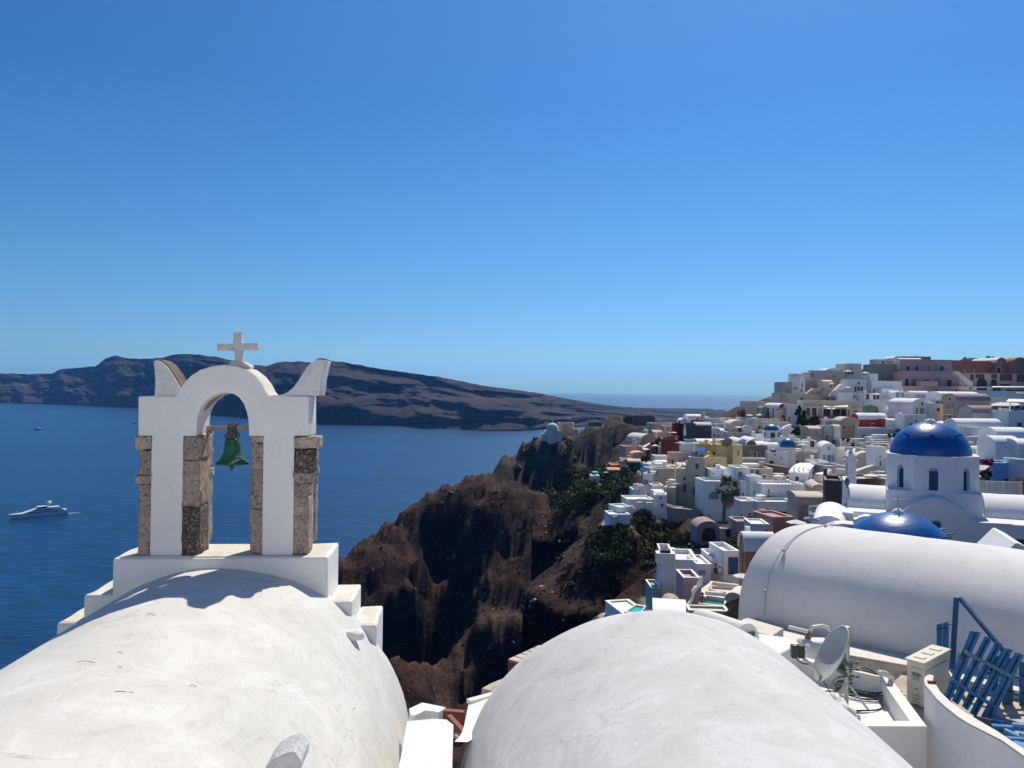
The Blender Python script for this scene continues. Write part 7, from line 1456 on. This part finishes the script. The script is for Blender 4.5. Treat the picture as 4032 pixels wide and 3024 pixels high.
def fencebits():
 zg=-3.90
 Y=10.4;I_=lambda x,y,d=0.0:P(*zp('I',x,y),Y+d)
 t=thing("board_post","upright pair of dark blue boards wired to the metal fence frame","fence boards",tuple(I_(870,810)))
 for(xa,xb,ya,yb,m)in((815,868,352,800,B1),(870,925,338,790,B1)):
  mb=MB();mb.prism([I_(xa+2,yb),I_(xb,yb-6),I_(xb,yb-6,.03),I_(xa+2,yb,.03)],[I_(xa,ya+12),I_(xb,ya),I_(xb,ya,.03),I_(xa,ya+12,.03)]);mb.build("board",m,t,bevel=.004)
 mb=MB()
 for y in(398,406):mb.tube([I_(808,y+6,-.01),I_(868,y,-.012),I_(928,y-8,-.01)],.003,4)
 mb.build("tie_wire",solid("wire_dark",(.06,.07,.09),.5),t)
 t=thing("metal_frame","dark blue metal tube frame with one upright and one slanting rail","fence frame",tuple(I_(955,760)))
 mb=MB();mb.bar(I_(955,765,.05),I_(995,118,.05),.058,.05);mb.build("upright",B2,t,bevel=.006)
 mb=MB();mb.bar(I_(1022,124,.05),I_(1360,530,-.5),.05,.045);mb.build("slanting_rail",B2,t,bevel=.005)
 mb=MB();mb.bar(I_(1375,545,-.55),I_(1430,620,-.6),.05,.045);mb.bar(I_(1425,620,-.6),I_(1385,690,-.6),.05,.045);mb.build("bent_end",B2,t)
 for y in(367,608):mb=MB();mb.tube([I_(925,y,.02),I_(975,y+2,.04)],.006,5);mb.build("link_rod",B2,t)
 t=thing("slatted_gate","weathered blue slatted gate leaning over the curved wall","gate",tuple(P(*zp('I',1100,1150),Y-.9)))
 Yt,Yb=9.45,9.25
 J_=lambda x,y,f,d=0.0:P(*zp('I',x,y),Yt+(Yb-Yt)*f+d)
 sl=[((1120,418),(1218,435),(885,1000),(945,1042)),((1250,468),(1318,490),(950,1050),(1012,1090)),((1345,518),(1412,540),(1042,1100),(1100,1142)),((1428,575),(1510,592),(1112,1160),(1172,1198)),((1525,612),(1606,640),(1200,1220),(1305,1268))]
 for a,b_,c,d in sl:
  mb=MB();top=[J_(*a,0),J_(*b_,0),J_(*b_,0,.03),J_(*a,0,.03)];bot=[J_(*c,1),J_(*d,1),J_(*d,1,.03),J_(*c,1,.03)];mb.prism(bot,top);mb.build("slat",B1,t,bevel=.006)
  mb=MB();mid=lambda p,q,f:(p[0]+(q[0]-p[0])*f,p[1]+(q[1]-p[1])*f);m0,m1=mid(a,b_,.62),mid(c,d,.62);mb.bar(J_(*m0,0,-.012),J_(*m1,1,-.012),.014,.012);mb.build("slat_ridge",B2,t)
 for(a,b_,f)in(((1070,612),(1500,836),.27),((955,865),(1335,1105),.66)):mb=MB();mb.bar(J_(*a,f,-.06),J_(*b_,f+.12,-.06),.06,.045);mb.build("rail",bluewood("blue_wood_grey",(.05,.15,.24))if f<.3 else _m.get('bwg')or B1,t,bevel=.005)
 mb=MB();rg=random.Random(6)
 for k in range(5):p=J_(1050,640+k*8,.3,-.05);mb.tube([p+Vector((rg.uniform(-.08,.08),rg.uniform(-.03,.03),rg.uniform(-.04,.04)))for _ in range(5)],.003,4)
 mb.build("tie_wire",solid("wire_dark",(.1,)*3),t)
 t=thing("leaning_panel","second dark blue fence panel standing behind the leaning gate","fence panel",tuple(P(*zp('I',1480,1080),Y+.2)))
 for x0,x1,y0,y1 in((1290,1372,640,960),(1405,1505,660,1085),(1560,1660,700,1110),(1700,1790,740,1150)):
  mb=MB();q=lambda x,y,d=0:P(*zp('I',x,y),9.62+d);mb.prism([q(x0,y1),q(x1,y1+10),q(x1,y1+10,.03),q(x0,y1,.03)],[q(x0,y0),q(x1,y0+10),q(x1,y0+10,.03),q(x0,y0,.03)]);mb.build("slat",B2,t,bevel=.004)
 for y in(830,985):mb=MB();mb.bar(P(*zp('I',1230,y-40),9.58),P(*zp('I',1900,y+60),9.58),.05,.03);mb.build("rail",B2,t)
 labs=["pale blue plank lying nearest the foot of the gate","long thin blue rail lying across the planks","short pale blue plank at the right edge of the paving","narrow blue batten under the long rail","second narrow batten crossing the first","broad light blue plank end lying at the lower right edge","light blue board half out of frame below the batten"]
 for k,(pts,m)in enumerate([([(1320,1210),(1352,1182),(1520,1290),(1470,1310),(1340,1260)],B3),([(1300,1255),(1600,1278),(1640,1300),(1600,1302),(1310,1275)],B1),([(1500,1245),(1640,1250),(1660,1275),(1500,1262)],B3),([(1420,1310),(1440,1300),(1600,1370),(1640,1400),(1600,1392)],B3),([(1420,1375),(1440,1368),(1620,1385),(1640,1400),(1440,1390)],B1),([(1478,1420),(1530,1410),(1640,1440),(1660,1540),(1600,1510)],B3),([(1560,1335),(1640,1330),(1660,1350),(1580,1352)],B3)]):
  t=thing("plank",labs[k],"plank",tuple(G(*zp('I',*pts[0]),zg)),group="blue planks lying on the paving");zz=zg+.05+.035*k;mb=MB();mb.slab([G(*zp('I',*p),zz)for p in pts],zz-.035);mb.build("board",m,t)
 t=thing("rusty_hook","small rusty hooked bar on top of the curved wall","iron bar",tuple(G(*zp('I',770,885),-3.27)));RU=solid("rust_dark",(.12,.04,.035),.9);mb=MB();mb.bar(G(*zp('I',735,880),-3.26),G(*zp('I',800,886),-3.26),.03,.02);mb.bar(G(*zp('I',795,886),-3.26),G(*zp('I',800,850),-3.26),.03,.03);mb.build("bar",RU,t)
fencebits()
# -- boats
def yacht():
 w=G(*zp('O',60,2040),-99.99);s=G(*zp('O',265,2022),-99.99);ax=(s-w);L_=ax.length;ax.normalize();yaw=math.atan2(ax.y,ax.x);f=Frame((w.x,w.y),yaw);z=-100.0;k=L_/230
 t=thing("motor_yacht","sleek white three deck motor yacht heading left on the open sea","yacht",(w.x,w.y,z));WY=solid("yacht_white",(.72,.74,.75),.3);DG=solid("yacht_glass",(.01,.014,.03),.15)
 U=lambda x:(x-370)/(1470-370)*L_
 ZV=lambda dy:dy*.1808/3000*w.y
 s_=.1808/3000*w.y
 HH=lambda y:(770-y)*s_
 B_=4.2
 st=[]
 for x,dk,half in((205,88,.05),(260,90,1.3),(370,92,2.6),(520,92,3.7),(800,92,4.2),(1100,90,4.2),(1350,82,3.9),(1440,50,3.4),(1470,20,3.0)):
  u=U(x);d=dk*s_;lo=-.5 if x>=370 else d*(.75 if x==205 else.45);st.append([f.w(u,-half,z+d),f.w(u,-half*.85,z+max(lo,-.5)),f.w(u,half*.85,z+max(lo,-.5)),f.w(u,half,z+d)])
 mb=MB();mb.sweep(st);mb.build("hull",WY,t,smooth=True,angle=40)
 def deck(x0,x1,x2,x3,y0,y1,half,nm,m,in_=.0):
  mb=MB();a=[(U(x0),HH(y1)),(U(x1),HH(y0)),(U(x2),HH(y0)),(U(x3),HH(y1))];lo=[f.w(u,-half,z+h)for u,h in a];hi=[f.w(u,half,z+h)for u,h in a];mb.prism(lo,hi);return mb.build(nm,m,t)
 b0=92*s_
 tier=lambda x0,x1,x2,x3,h0,h1,half,nm,m:(lambda mb:(mb.prism([f.w(U(x),-half,z+h)for x,h in((x0,h0),(x1,h1),(x2,h1),(x3,h0))],[f.w(U(x),half,z+h)for x,h in((x0,h0),(x1,h1),(x2,h1),(x3,h0))]),mb.build(nm,m,t)))(MB())
 q=s_
 tier(480,640,1360,1400,88*q,130*q,3.6,"main_deck_house",WY);tier(560,640,1230,1260,92*q,108*q,3.64,"window_band",DG)
 tier(640,800,1290,1340,130*q,178*q,3.2,"upper_deck_house",WY);tier(690,740,1120,1150,136*q,152*q,3.24,"window_band",DG)
 tier(815,830,990,1010,178*q,204*q,2.4,"bridge",DG);tier(810,830,1050,1080,204*q,214*q,2.8,"bridge_roof",WY);tier(1040,1080,1290,1300,178*q,188*q,3.0,"sun_deck",WY)
 tier(1290,1320,1440,1475,88*q,110*q,3.7,"aft_deck",WY)
 mb=MB()
 for v in(-3.6,3.6):mb.bar(f.w(U(1290),v,z+150*q),f.w(U(1470),v,z+18*q),.6,1.2)
 mb.build("aft_wing",WY,t)
 mb=MB();mb.tube([f.w(U(1060),0,z+210*q),f.w(U(1080),0,z+290*q)],.5,6,.2);mb.bar(f.w(U(1030),0,z+255*q),f.w(U(1110),0,z+262*q),.6,.4);mb.build("radar_mast",WY,t)
 for du,dv in((-25,-1.2),(30,1.2),(10,0)):mb=MB();mb.lathe(f.w(U(1070+du),dv,z+285*q),[(0,-1.2),(.9,-.8),(1.2,0),(.8,.9),(0,1.2)],10);mb.build("radome",WY,t,smooth=True)
 mb=MB();mb.tube([f.w(U(405),0,z+88*q),f.w(U(405),0,z+160*q)],.15,5);mb.build("bow_mast",WY,t)
 FO=solid("foam",(.55,.62,.68),.7);mb=MB();rg=random.Random(1);a=[f.w(U(1470+i*24),(rg.random()-.5)*.8,z+.06)for i in range(14)];n=len(a)
 rings=[[p+f.a*(1.1*(1-i/n)+.15),p-f.a*(1.1*(1-i/n)+.15)]for i,p in enumerate(a)];mb.sweep(rings,closed=False,caps=False);mb.build("wake",FO,kind='stuff',recalc=False)
yacht()
def smallboat(px,py,ln,lab,seed):
 w=G(px,py,-100.0);f=Frame((w.x,w.y),R(seed));t=thing("small_boat",lab,"boat",tuple(w));L_=ln;M1=solid("boat_hull_dark",(.10,.10,.12),.5);mb=MB()
 st=[[f.w(u*L_,-h*L_*.13,-100+d),f.w(u*L_,-h*L_*.09,-100.3),f.w(u*L_,h*L_*.09,-100.3),f.w(u*L_,h*L_*.13,-100+d)]for u,h,d in((-.5,.05,3),(-.3,.8,2.4),(0,1,2.0),(.3,1,2.0),(.5,.8,2.4))];mb.sweep(st);mb.build("hull",M1,t,smooth=True)
 mb=MB();mb.box(f,-.05*L_,.3*L_,-1.6,1.6,-98,-95);mb.build("cabin",FRW,t);mb=MB();mb.tube([f.w(-.1*L_,0,-98),f.w(-.1*L_,0,-98+L_*.35)],.35,5,.15);mb.tube([f.w(.25*L_,0,-96),f.w(.25*L_,0,-98+L_*.25)],.3,5,.15);mb.build("mast",FRW,t)
smallboat(148,1693,17,"small dark excursion boat far out at the left",10)
smallboat(531,1668,12,"tiny motor boat with white wake just left of the bell gable",-20)
# -- belfry with blue pillars, stairs, chairs, people
def twin_belfry():
 f=Frame((P(*zp('C',420,790),230).x,230),0);q=lambda x,y:f.uz(*zp('C',x,y));t=thing("blue_belfry","small twin arched belfry with pale blue pillars before the white vaults","belfry",f.w(q(420,790)[0],.5,q(420,790)[1]));BL_=solid("pillar_blue",(.22,.50,.66),.7);W=W_
 for x in(382,420,457):mb=MB();u=q(x,700)[0];mb.box(f,u-.32,u+.32,0,.7,q(x,790)[1],q(x,722)[1]);mb.build("pillar",BL_ if x!=420 else W,t)
 mb=MB();mb.box(f,q(370,700)[0],q(470,700)[0],-.05,.75,q(400,722)[1]+.002,q(400,712)[1]);mb.build("lintel",W,t);mb=MB();c=q(420,715);mb.lathe(f.w(c[0],.3,c[1]),[(.5,-.2),(.4,.2),(.1,.5),(0,.5)],8);mb.build("dome_cap",W,t)
 mb=MB();mb.box(f,q(370,700)[0],q(470,700)[0],-.05,.75,q(400,800)[1],q(400,788)[1]);mb.build("sill",W,t)
twin_belfry()
def balcony(zone,x0,x1,y0,y1,Y,label,c,deep=.9):
 f=Frame((P(*zp(zone,(x0+x1)/2,y1),Y).x,Y),R(-8));q=lambda x,y:f.uz(*zp(zone,x,y));u0,u1=q(x0,y1)[0],q(x1,y1)[0];z0,z1=q(x0,y1)[1],q(x0,y0)[1];m=solid("balcony_"+c,dict(w=(.7,.7,.66),y=(.60,.56,.36))[c],.7);t=thing("balcony",label,"balcony",f.w((u0+u1)/2,0,z0))
 mb=MB();mb.box(f,u0-.1,u1+.1,0,deep+.6,z0-.15,z0);mb.build("floor_slab",m,t);mb=MB();mb.box(f,u0,u1,0,.07,z1-.09,z1);mb.build("rail",m,t);n=3
 for k in range(n+1):u=u0+(u1-u0)*k/n;mb=MB();mb.box(f,u-.05,u+.05,0,.07,z0+.001,z1-.091);mb.build("post",m,t)
 for k in range(n):
  a,b=u0+(u1-u0)*k/n+.06,u0+(u1-u0)*(k+1)/n-.06
  for p0,p1 in(((a,z0),(b,z1-.1)),((a,z1-.1),(b,z0))):mb=MB();mb.bar(f.w(p0[0],.03,p0[1]),f.w(p1[0],.03,p1[1]),.06,.04);mb.build("cross_brace",m,t)
balcony('C',1038,1178,952,1040,196,"cross braced cream balcony on the peach gable house",'y')
balcony('C',1372,1508,1392,1462,151,"white cross braced balcony rail behind the big blue dome",'w')
def railing(zone,a,b,Y0,Y1,h,label,n=8,c=(.6,.62,.62)):
 A,B_=P(*zp(zone,*a),Y0),P(*zp(zone,*b),Y1);t=thing("railing",label,"railing",tuple(A));m=solid("rail_metal_%d"%int(c[0]*100),c,.6)
 for k in range(n+1):p=A+(B_-A)*(k/n);mb=MB();mb.tube([p,p+Vector((0,0,h))],.035,5);mb.build("baluster",m,t)
 for hh in(h,h*.55):mb=MB();mb.tube([A+Vector((0,0,hh)),B_+Vector((0,0,hh))],.03,5);mb.build("handrail",m,t)
railing('E',(555,790),(965,795),124,124,1.0,"thin railing along the long white terraced house",8)
railing('B',(445,872),(745,872),242,244,1.3,"pale railing on the flat roof right of the sand house",12,(.35,.37,.38))
railing('D',(1392,1110),(1560,1112),128,128,.9,"glass terrace rail left of the palm",4,(.5,.6,.66))
railing('E',(1060,1290),(1060,1180),99,97,.2,"short white pergola rail left of the brown tower",1)
t=thing("roof_pergola","white timber pergola frame left of the tall brown tower","pergola",tuple(P(*zp('E',1150,1290),96)))
for(a,b_,Ya,Yb)in(((1060,1300),(1062,1080),98,98),((1100,1300),(1100,1100),94,94),((1055,1082),(1285,1052),98,96),((1060,1100),(1285,1080),94,93),((1045,1160),(1230,1240),98,92),((1045,1155),(1285,1140),98,96)):mb=MB();mb.bar(P(*zp('E',*a),Ya),P(*zp('E',*b_),Yb),.22,.22);mb.build("beam",solid("pergola_timber",(.62,.66,.60),.7),t)
for b in V:
 if b['label'].startswith("white vaulted house with gabled doors"):
  for x,y in((838,520),(905,528),(970,538),(1037,550)):
   p=P(*zp('E',x,y),b['Y']+1.2);mb=MB();mb.tube([p+Vector((0,.2,-.5)),p,p+Vector((0,-.35,.12))],.10,6);mb.build("spout",WHITEF,b['root'])
def tinycross(zone,x,y,Y,h,label,ornate=False):
 p=P(*zp(zone,x,y),Y);t=thing("stone_cross",label,"cross",tuple(p));f=Frame((p.x,p.y),R(-15));mb=MB();w=h*.10;mb.box(f,-w,w,-w,w,p.z,p.z+h);mb.build("cross_shaft",WHITEF,t,bevel=.01)
 for s in(-1,1):mb=MB();mb.box(f,s*w if s>0 else-h*.38,h*.38 if s>0 else-w,-w*.9,w*.9,p.z+h*.55,p.z+h*.55+2*w);mb.build("cross_arm",WHITEF,t,bevel=.01)
 if ornate:
  for dx,dz in((-.38,.55),(.38,.55),(0,1.0)):mb=MB();mb.lathe(f.w(dx*h,0,p.z+h*dz+(w if dx else 0)),[(0,-w*1.8),(w*1.8,0),(0,w*1.8)],8);mb.build("cross_knob",WHITEF,t)
tinycross('E',1088,1400,30,.55,"ornate white stone cross rising behind the big near vault",True)
for k,(z_,x,y,Y,h,lab)in enumerate([('C',855,1150,175,1,"")]):pass
p=P(*zp('G',1500,172),66);t=thing("chimney_pot","round white chimney pot on the terracotta house roof","chimney",tuple(p));s=30*.3617/3000*66;mb=MB();mb.lathe(p,[(s,-.3),(s*.92,1.9*s*1.6),(s*.8,1.9*s*1.6+.02)],16);mb.build("pot",WHITE,t,smooth=True,angle=50);mb=MB();mb.lathe(p+Vector((0,0,3.1*s)),[(s*.95,0),(s*.98,.12),(0,.13)],16);mb.build("pot_cap",WHITE,t)
p=P(*zp('G',612,395),72);t=thing("chimney","square white chimney with dark cowl on the tall end wall","chimney",tuple(p));f=Frame((p.x,p.y),R(-6));mb=MB();mb.box(f,-.9,.9,-.2,1.2,p.z-.6,p.z+.35);mb.build("stack",WHITE,t,bevel=.03);mb=MB();mb.box(f,-.45,.45,.1,.9,p.z+.352,p.z+.60);mb.build("cowl",solid("cowl_dark",(.05,.045,.04),.8),t)
# -- people
def person(label,loc,joints,rad,skin,cloth=None,hair=(.02,.015,.012),yaw=0.0,sc=1.0,hairr=.105):
 """joints: list of (name, x, y, z, parent index, radius)"""
 t=thing("person",label,"person",tuple(loc));vs_=[Vector(j[:3])*sc for j in joints];ed=[(i,j[3])for i,j in enumerate(joints)if j[3]>=0]
 me=bpy.data.meshes.new("body");me.from_pydata([tuple(v)for v in vs_],ed,[]);o=bpy.data.objects.new("body",me);COL.objects.link(o);o.parent=t;o.rotation_euler=(0,0,yaw)
 md=o.modifiers.new("skin",'SKIN');
 for i,sv in enumerate(me.skin_vertices[0].data):sv.radius=(joints[i][4]*sc,joints[i][4]*sc);sv.use_root=(i==0)
 md.use_smooth_shade=True;s=o.modifiers.new("sub",'SUBSURF');s.levels=s.render_levels=1;me.materials.append(skin)
 hd=next(i for i,j in enumerate(joints)if len(j)>5 and j[5]=='head');M=Matrix.Rotation(yaw,4,'Z');h=Vector(loc)+M@(vs_[hd]+Vector((0,.02,.04))*sc)
 mb=MB();mb.lathe(h,[(0,-.06*sc),(hairr*sc,-.03*sc),(hairr*1.05*sc,.05*sc),(hairr*.7*sc,.11*sc),(0,.13*sc)],12);mb.build("hair",solid("hair_%d"%int(hair[0]*1000),hair,.8),t,smooth=True)
 if cloth:
  c,z0,z1,r0,r1,dy=cloth;q=Vector(loc)+M@Vector((0,dy,0));mb=MB();mb.lathe(q,[(r0*sc,z0*sc),(r1*sc,z1*sc)],14,sy=.7);mb.build("garment",c,t,smooth=True)
 return t
SK=solid("skin_tan",(.30,.17,.11),.6);SK2=solid("skin_light",(.42,.27,.19),.6)
STAND=[(0,0,.95,-1,.15),(0,0,1.15,0,.13),(0,0,1.38,1,.16),(0,0,1.50,2,.06),(0,0,1.62,3,.09,'head'),(0,0,1.72,4,.07),(.20,0,1.40,2,.055),(.26,.03,1.13,6,.042),(.24,-.08,.90,7,.034),(-.20,0,1.40,2,.055),(-.26,.03,1.13,9,.042),(-.24,-.08,.90,10,.034),(.10,0,.85,0,.095),(.11,-.02,.48,12,.06),(.11,.02,.06,13,.042),(.11,-.12,.03,14,.035),(-.10,0,.85,0,.095),(-.11,-.02,.48,16,.06),(-.11,.02,.06,17,.042),(-.11,-.12,.03,18,.035)]
SIT=[(0,0,.48,-1,.16),(0,.03,.70,0,.13),(0,.05,.95,1,.16),(0,.05,1.06,2,.06),(0,.03,1.18,3,.09,'head'),(0,.03,1.28,4,.07),(.20,.04,.96,2,.055),(.26,-.02,.72,6,.042),(.16,-.22,.60,7,.034),(-.20,.04,.96,2,.055),(-.26,-.02,.72,9,.042),(-.16,-.22,.60,10,.034),(.11,-.05,.47,0,.095),(.15,-.42,.48,12,.065),(.15,-.42,.08,13,.045),(.15,-.54,.04,14,.035),(-.11,-.05,.47,0,.095),(-.15,-.42,.48,16,.065),(-.15,-.42,.08,17,.045),(-.15,-.54,.04,18,.035)]
pb=P(*zp('G',1012,890),60);person("tanned woman with dark tied hair standing in the corner of the lower plunge pool",pb-Vector((0,0,1.0)),STAND,None,SK,None,(.012,.009,.008),.3,1.0)
pa=P(*zp('G',1157,632),68.5);person("left seated person in dark top on the terrace before the white double doors",pa,SIT,None,SK2,(solid("top_dark",(.05,.04,.05),.9),.45,.98,.19,.2,.03),(.02,.015,.012),.1)
pa=P(*zp('G',1203,636),68.2);person("right seated person in pale hat and white shirt before the double doors",pa,SIT,None,SK2,(solid("shirt_white",(.6,.6,.62),.9),.45,.98,.2,.2,.03),(.5,.45,.33),-.2,1.0,.15)
for k,(x,y,lab)in enumerate([(1155,0,"")]):pass
TOPS=[((.05,.05,.07),"dark"),((.5,.5,.5),"pale"),((.25,.05,.05),"red"),((.05,.1,.25),"blue"),((.6,.6,.58),"white")]
spots=[('A',478,745,344,0,"lone visitor in dark clothes farthest left on the castle ridge path"),('A',515,738,344,1,"visitor in pale clothes standing second from the left on the castle ridge"),('A',577,728,344,0,"visitor in dark clothes standing by the rise of the castle ridge"),('A',792,708,336,2,"visitor in red on top of the castle wall, left of the pair"),('A',848,706,336,0,"visitor in dark clothes on the castle wall, middle of three"),('A',870,705,336,3,"visitor in blue on the castle wall, right of three"),('B',210,1245,222,4,"walker in white at the top of the crowded lane"),('B',232,1262,221,0,"walker in dark clothes in the crowded lane behind the one in white"),('B',262,1290,219,2,"walker in red half way down the crowded lane"),('B',280,1325,217,3,"walker in blue lowest in the crowded lane"),('B',300,1300,218,1,"walker in pale clothes at the right wall of the crowded lane")]
for z_,x,y,Y,c,lab in spots:
 p=P(*zp(z_,x,y),Y);q=tz(p.x,p.y)
 person(lab,p-Vector((0,0,1.7)),STAND,None,SK2,(solid("top_%d"%c,TOPS[c][0],.9),.8,1.42,.22,.21,0),(.02,.015,.012),x*.1)
def lounger(z_,x,y,Y,yaw,lab):
 p=P(*zp(z_,x,y),Y);f=Frame((p.x,p.y),yaw);t=thing("sun_lounger",lab,"sun lounger",tuple(p),group="sun loungers on the terraces");m=FRW
 mb=MB();mb.box(f,0,1.25,-.32,.32,p.z+.28,p.z+.38);mb.build("mattress",solid("mattress",(.68,.68,.66),.9),t,bevel=.02);mb=MB();mb.prism([f.w(-.55,v,p.z+dz)for v,dz in((-.32,.68),(.32,.68),(.32,.76),(-.32,.76))],[f.w(0,v,p.z+dz)for v,dz in((-.32,.29),(.32,.29),(.32,.38),(-.32,.38))]);mb.build("backrest",solid("mattress",(.6,)*3),t)
 for u in(.1,1.15):
  for v in(-.28,.28):mb=MB();mb.box(f,u-.03,u+.03,v-.03,v+.03,p.z,p.z+.28);mb.build("leg",m,t)
for k,a in enumerate([('D',860,1160,138,.3,"left white lounger on the grey beige terrace block"),('D',900,1150,138.5,.3,"middle white lounger on the grey beige terrace block"),('D',935,1145,139,.3,"right white lounger on the grey beige terrace block"),('D',240,1470,131,-.4,"upper lounger on the lower terrace with open arch"),('D',260,1500,131,-.4,"lower lounger on the lower terrace with open arch"),('D',400,1420,132,.1,"lounger under the larger parasol of the sun terrace"),('D',520,1425,132,.1,"lounger between the two parasols of the sun terrace"),('A',348,1300,176,.4,"lounger on the round lookout terrace"),('E',680,745,147,.2,"left lounger on the white roof terrace by the large parasol"),('E',740,742,148,.2,"right lounger on the white roof terrace by the large parasol"),('B',1540,830,232,.1,"lounger on the flat roof above the restaurant")]):lounger(*a)
def wallac(z_,x,y,Y,lab,w=.9):
 p=P(*zp(z_,x,y),Y);f=Frame((p.x,p.y),0);t=thing("wall_air_conditioner",lab,"air conditioner",tuple(p),group="air conditioners on house walls");mb=MB();mb.box(f,-w/2,w/2,-.1,.3,p.z-.35,p.z+.35);mb.build("casing",solid("ac_far",(.5,.5,.48),.6),t);mb=MB();f2=f;mb.sweep([[f.w(r*math.cos(a)-.08,v,p.z+r*math.sin(a))for a in np.linspace(0,2*math.pi,13)[:-1]]for r,v in((.26,-.12),(.26,-.101))]);mb.build("fan_grille",solid("ac_fan",(.08,.085,.09),.7),t)
for a in[('C',1845,1080,185,"air conditioner under the dusty pink vault roof"),('C',1060,1118,198,"air conditioner on the peach gable house foot"),('B',1200,1332,195,"air conditioner on the sandy domed house"),('E',405,648,131,"air conditioner on the weathered ruin wall"),('C',420,530,261,"air conditioner left of the pink hotel arches")]:wallac(*a)
def antenna(z_,x,y0,y1,Y,lab):
 a,b=P(*zp(z_,x,y1),Y),P(*zp(z_,x,y0),Y);t=thing("roof_antenna",lab,"antenna",tuple(a));m=solid("antenna_metal",(.2,.21,.22),.5);mb=MB();mb.tube([a,b],.06,5);mb.build("mast",m,t);mb=MB();mb.bar(b+Vector((-.9,0,-.1)),b+Vector((.9,0,-.1)),.08,.08)
 for k in(-.8,-.3,.2,.7):mb.bar(b+Vector((k,-.4,-.1)),b+Vector((k,.4,-.1)),.06,.06)
 mb.build("crossbar",m,t)
for a in[('C',645,180,205,283,"antenna on the dark red roof of the summit"),('C',245,235,262,275,"antenna between the beige cube and the pink hotel"),('B',543,808,850,246,"antenna at the left end of the sand house roof")]:antenna(*a)
p=P(*zp('D',1710,535),146);t=thing("rooftop_dish","dark old satellite dish on the yellow house roof","satellite dish",tuple(p));mb=MB();mb.lathe(p,[(1.1,.25),(.8,.1),(0,0),(.8,.06),(1.12,.22)],16);mb.build("reflector",solid("dish_dark",(.13,.13,.14),.6),t).rotation_euler=(R(-50),0,0)
mb=MB();mb.tube([p+Vector((0,.2,-1.2)),p],.06,5);mb.build("stand",solid("dish_dark",(.1,)*3),t)
# -- unseen white houses behind the viewer, added to bounce sun onto shaded faces
def behind():
 labs=["tall white house behind the viewer on the left of the terrace","broad white house directly behind the viewer","white house behind the viewer on the right of the terrace","upper white house on the slope behind the viewer"]
 for k,(x0,x1,y0,y1,z0,z1)in enumerate([(-19,-6.5,-15,-6.5,-9,4.5),(-6,6.5,-17,-7.5,-9,7.0),(7,20,-16,-6.8,-9,5.5),(-14,16,-30,-18,-9,12)]):
  t=thing("house",labs[k],"house",((x0+x1)/2,(y0+y1)/2,z0));f=Frame((0,0),0);mb=MB();mb.box(f,x0,x1,y0,y1,z0,z1);mb.build("wall",WHITE,t,bevel=.06)
  mb=MB();mb.box(f,x0-.1,x1+.1,y0-.1,y1+.1,z1+.002,z1+.25);mb.build("coping",WHITE,t,bevel=.04)
  for u in np.arange(x0+2,x1-1.5,3.4):
   for zz in(-2.2,1.2)if k<3 else(7.5,):
    fr=mb=MB();mb.box(f,u,u+1.0,y1+.001,y1+.05,zz,zz+1.5);fo=mb.build("window",FRW,t);mb=MB();mb.box(f,u+.12,u+.88,y1+.051,y1+.06,zz+.12,zz+1.38);mb.build("pane",pane('u'),fo)
 mb=MB();mb.box(Frame((0,0),0),-22,22,-30,2.2,-8,-3.3);mb.build("viewing_terrace",WHITE,kind='structure')  # white ground out of view, added with the houses for bounced light
behind()
# -- haze: even sea air round everything
def haze():
 m=bpy.data.materials.new("haze_air");m.use_nodes=True;nt=m.node_tree;nt.nodes.clear()
 out=nt.nodes.new("ShaderNodeOutputMaterial");v=nt.nodes.new("ShaderNodeVolumePrincipled");nt.links.new(v.outputs[0],out.inputs["Volume"])
 v.inputs["Color"].default_value=(.12,.38,1.0,1);v.inputs["Absorption Color"].default_value=(1,1,1,1);v.inputs["Density"].default_value=5.8e-5;v.inputs["Anisotropy"].default_value=0.35
 mb=MB();S=31000;mb.box(Frame((0,0),0),-S,S,-4000,S,-115,330);mb.build("haze",m,kind='stuff')
haze()
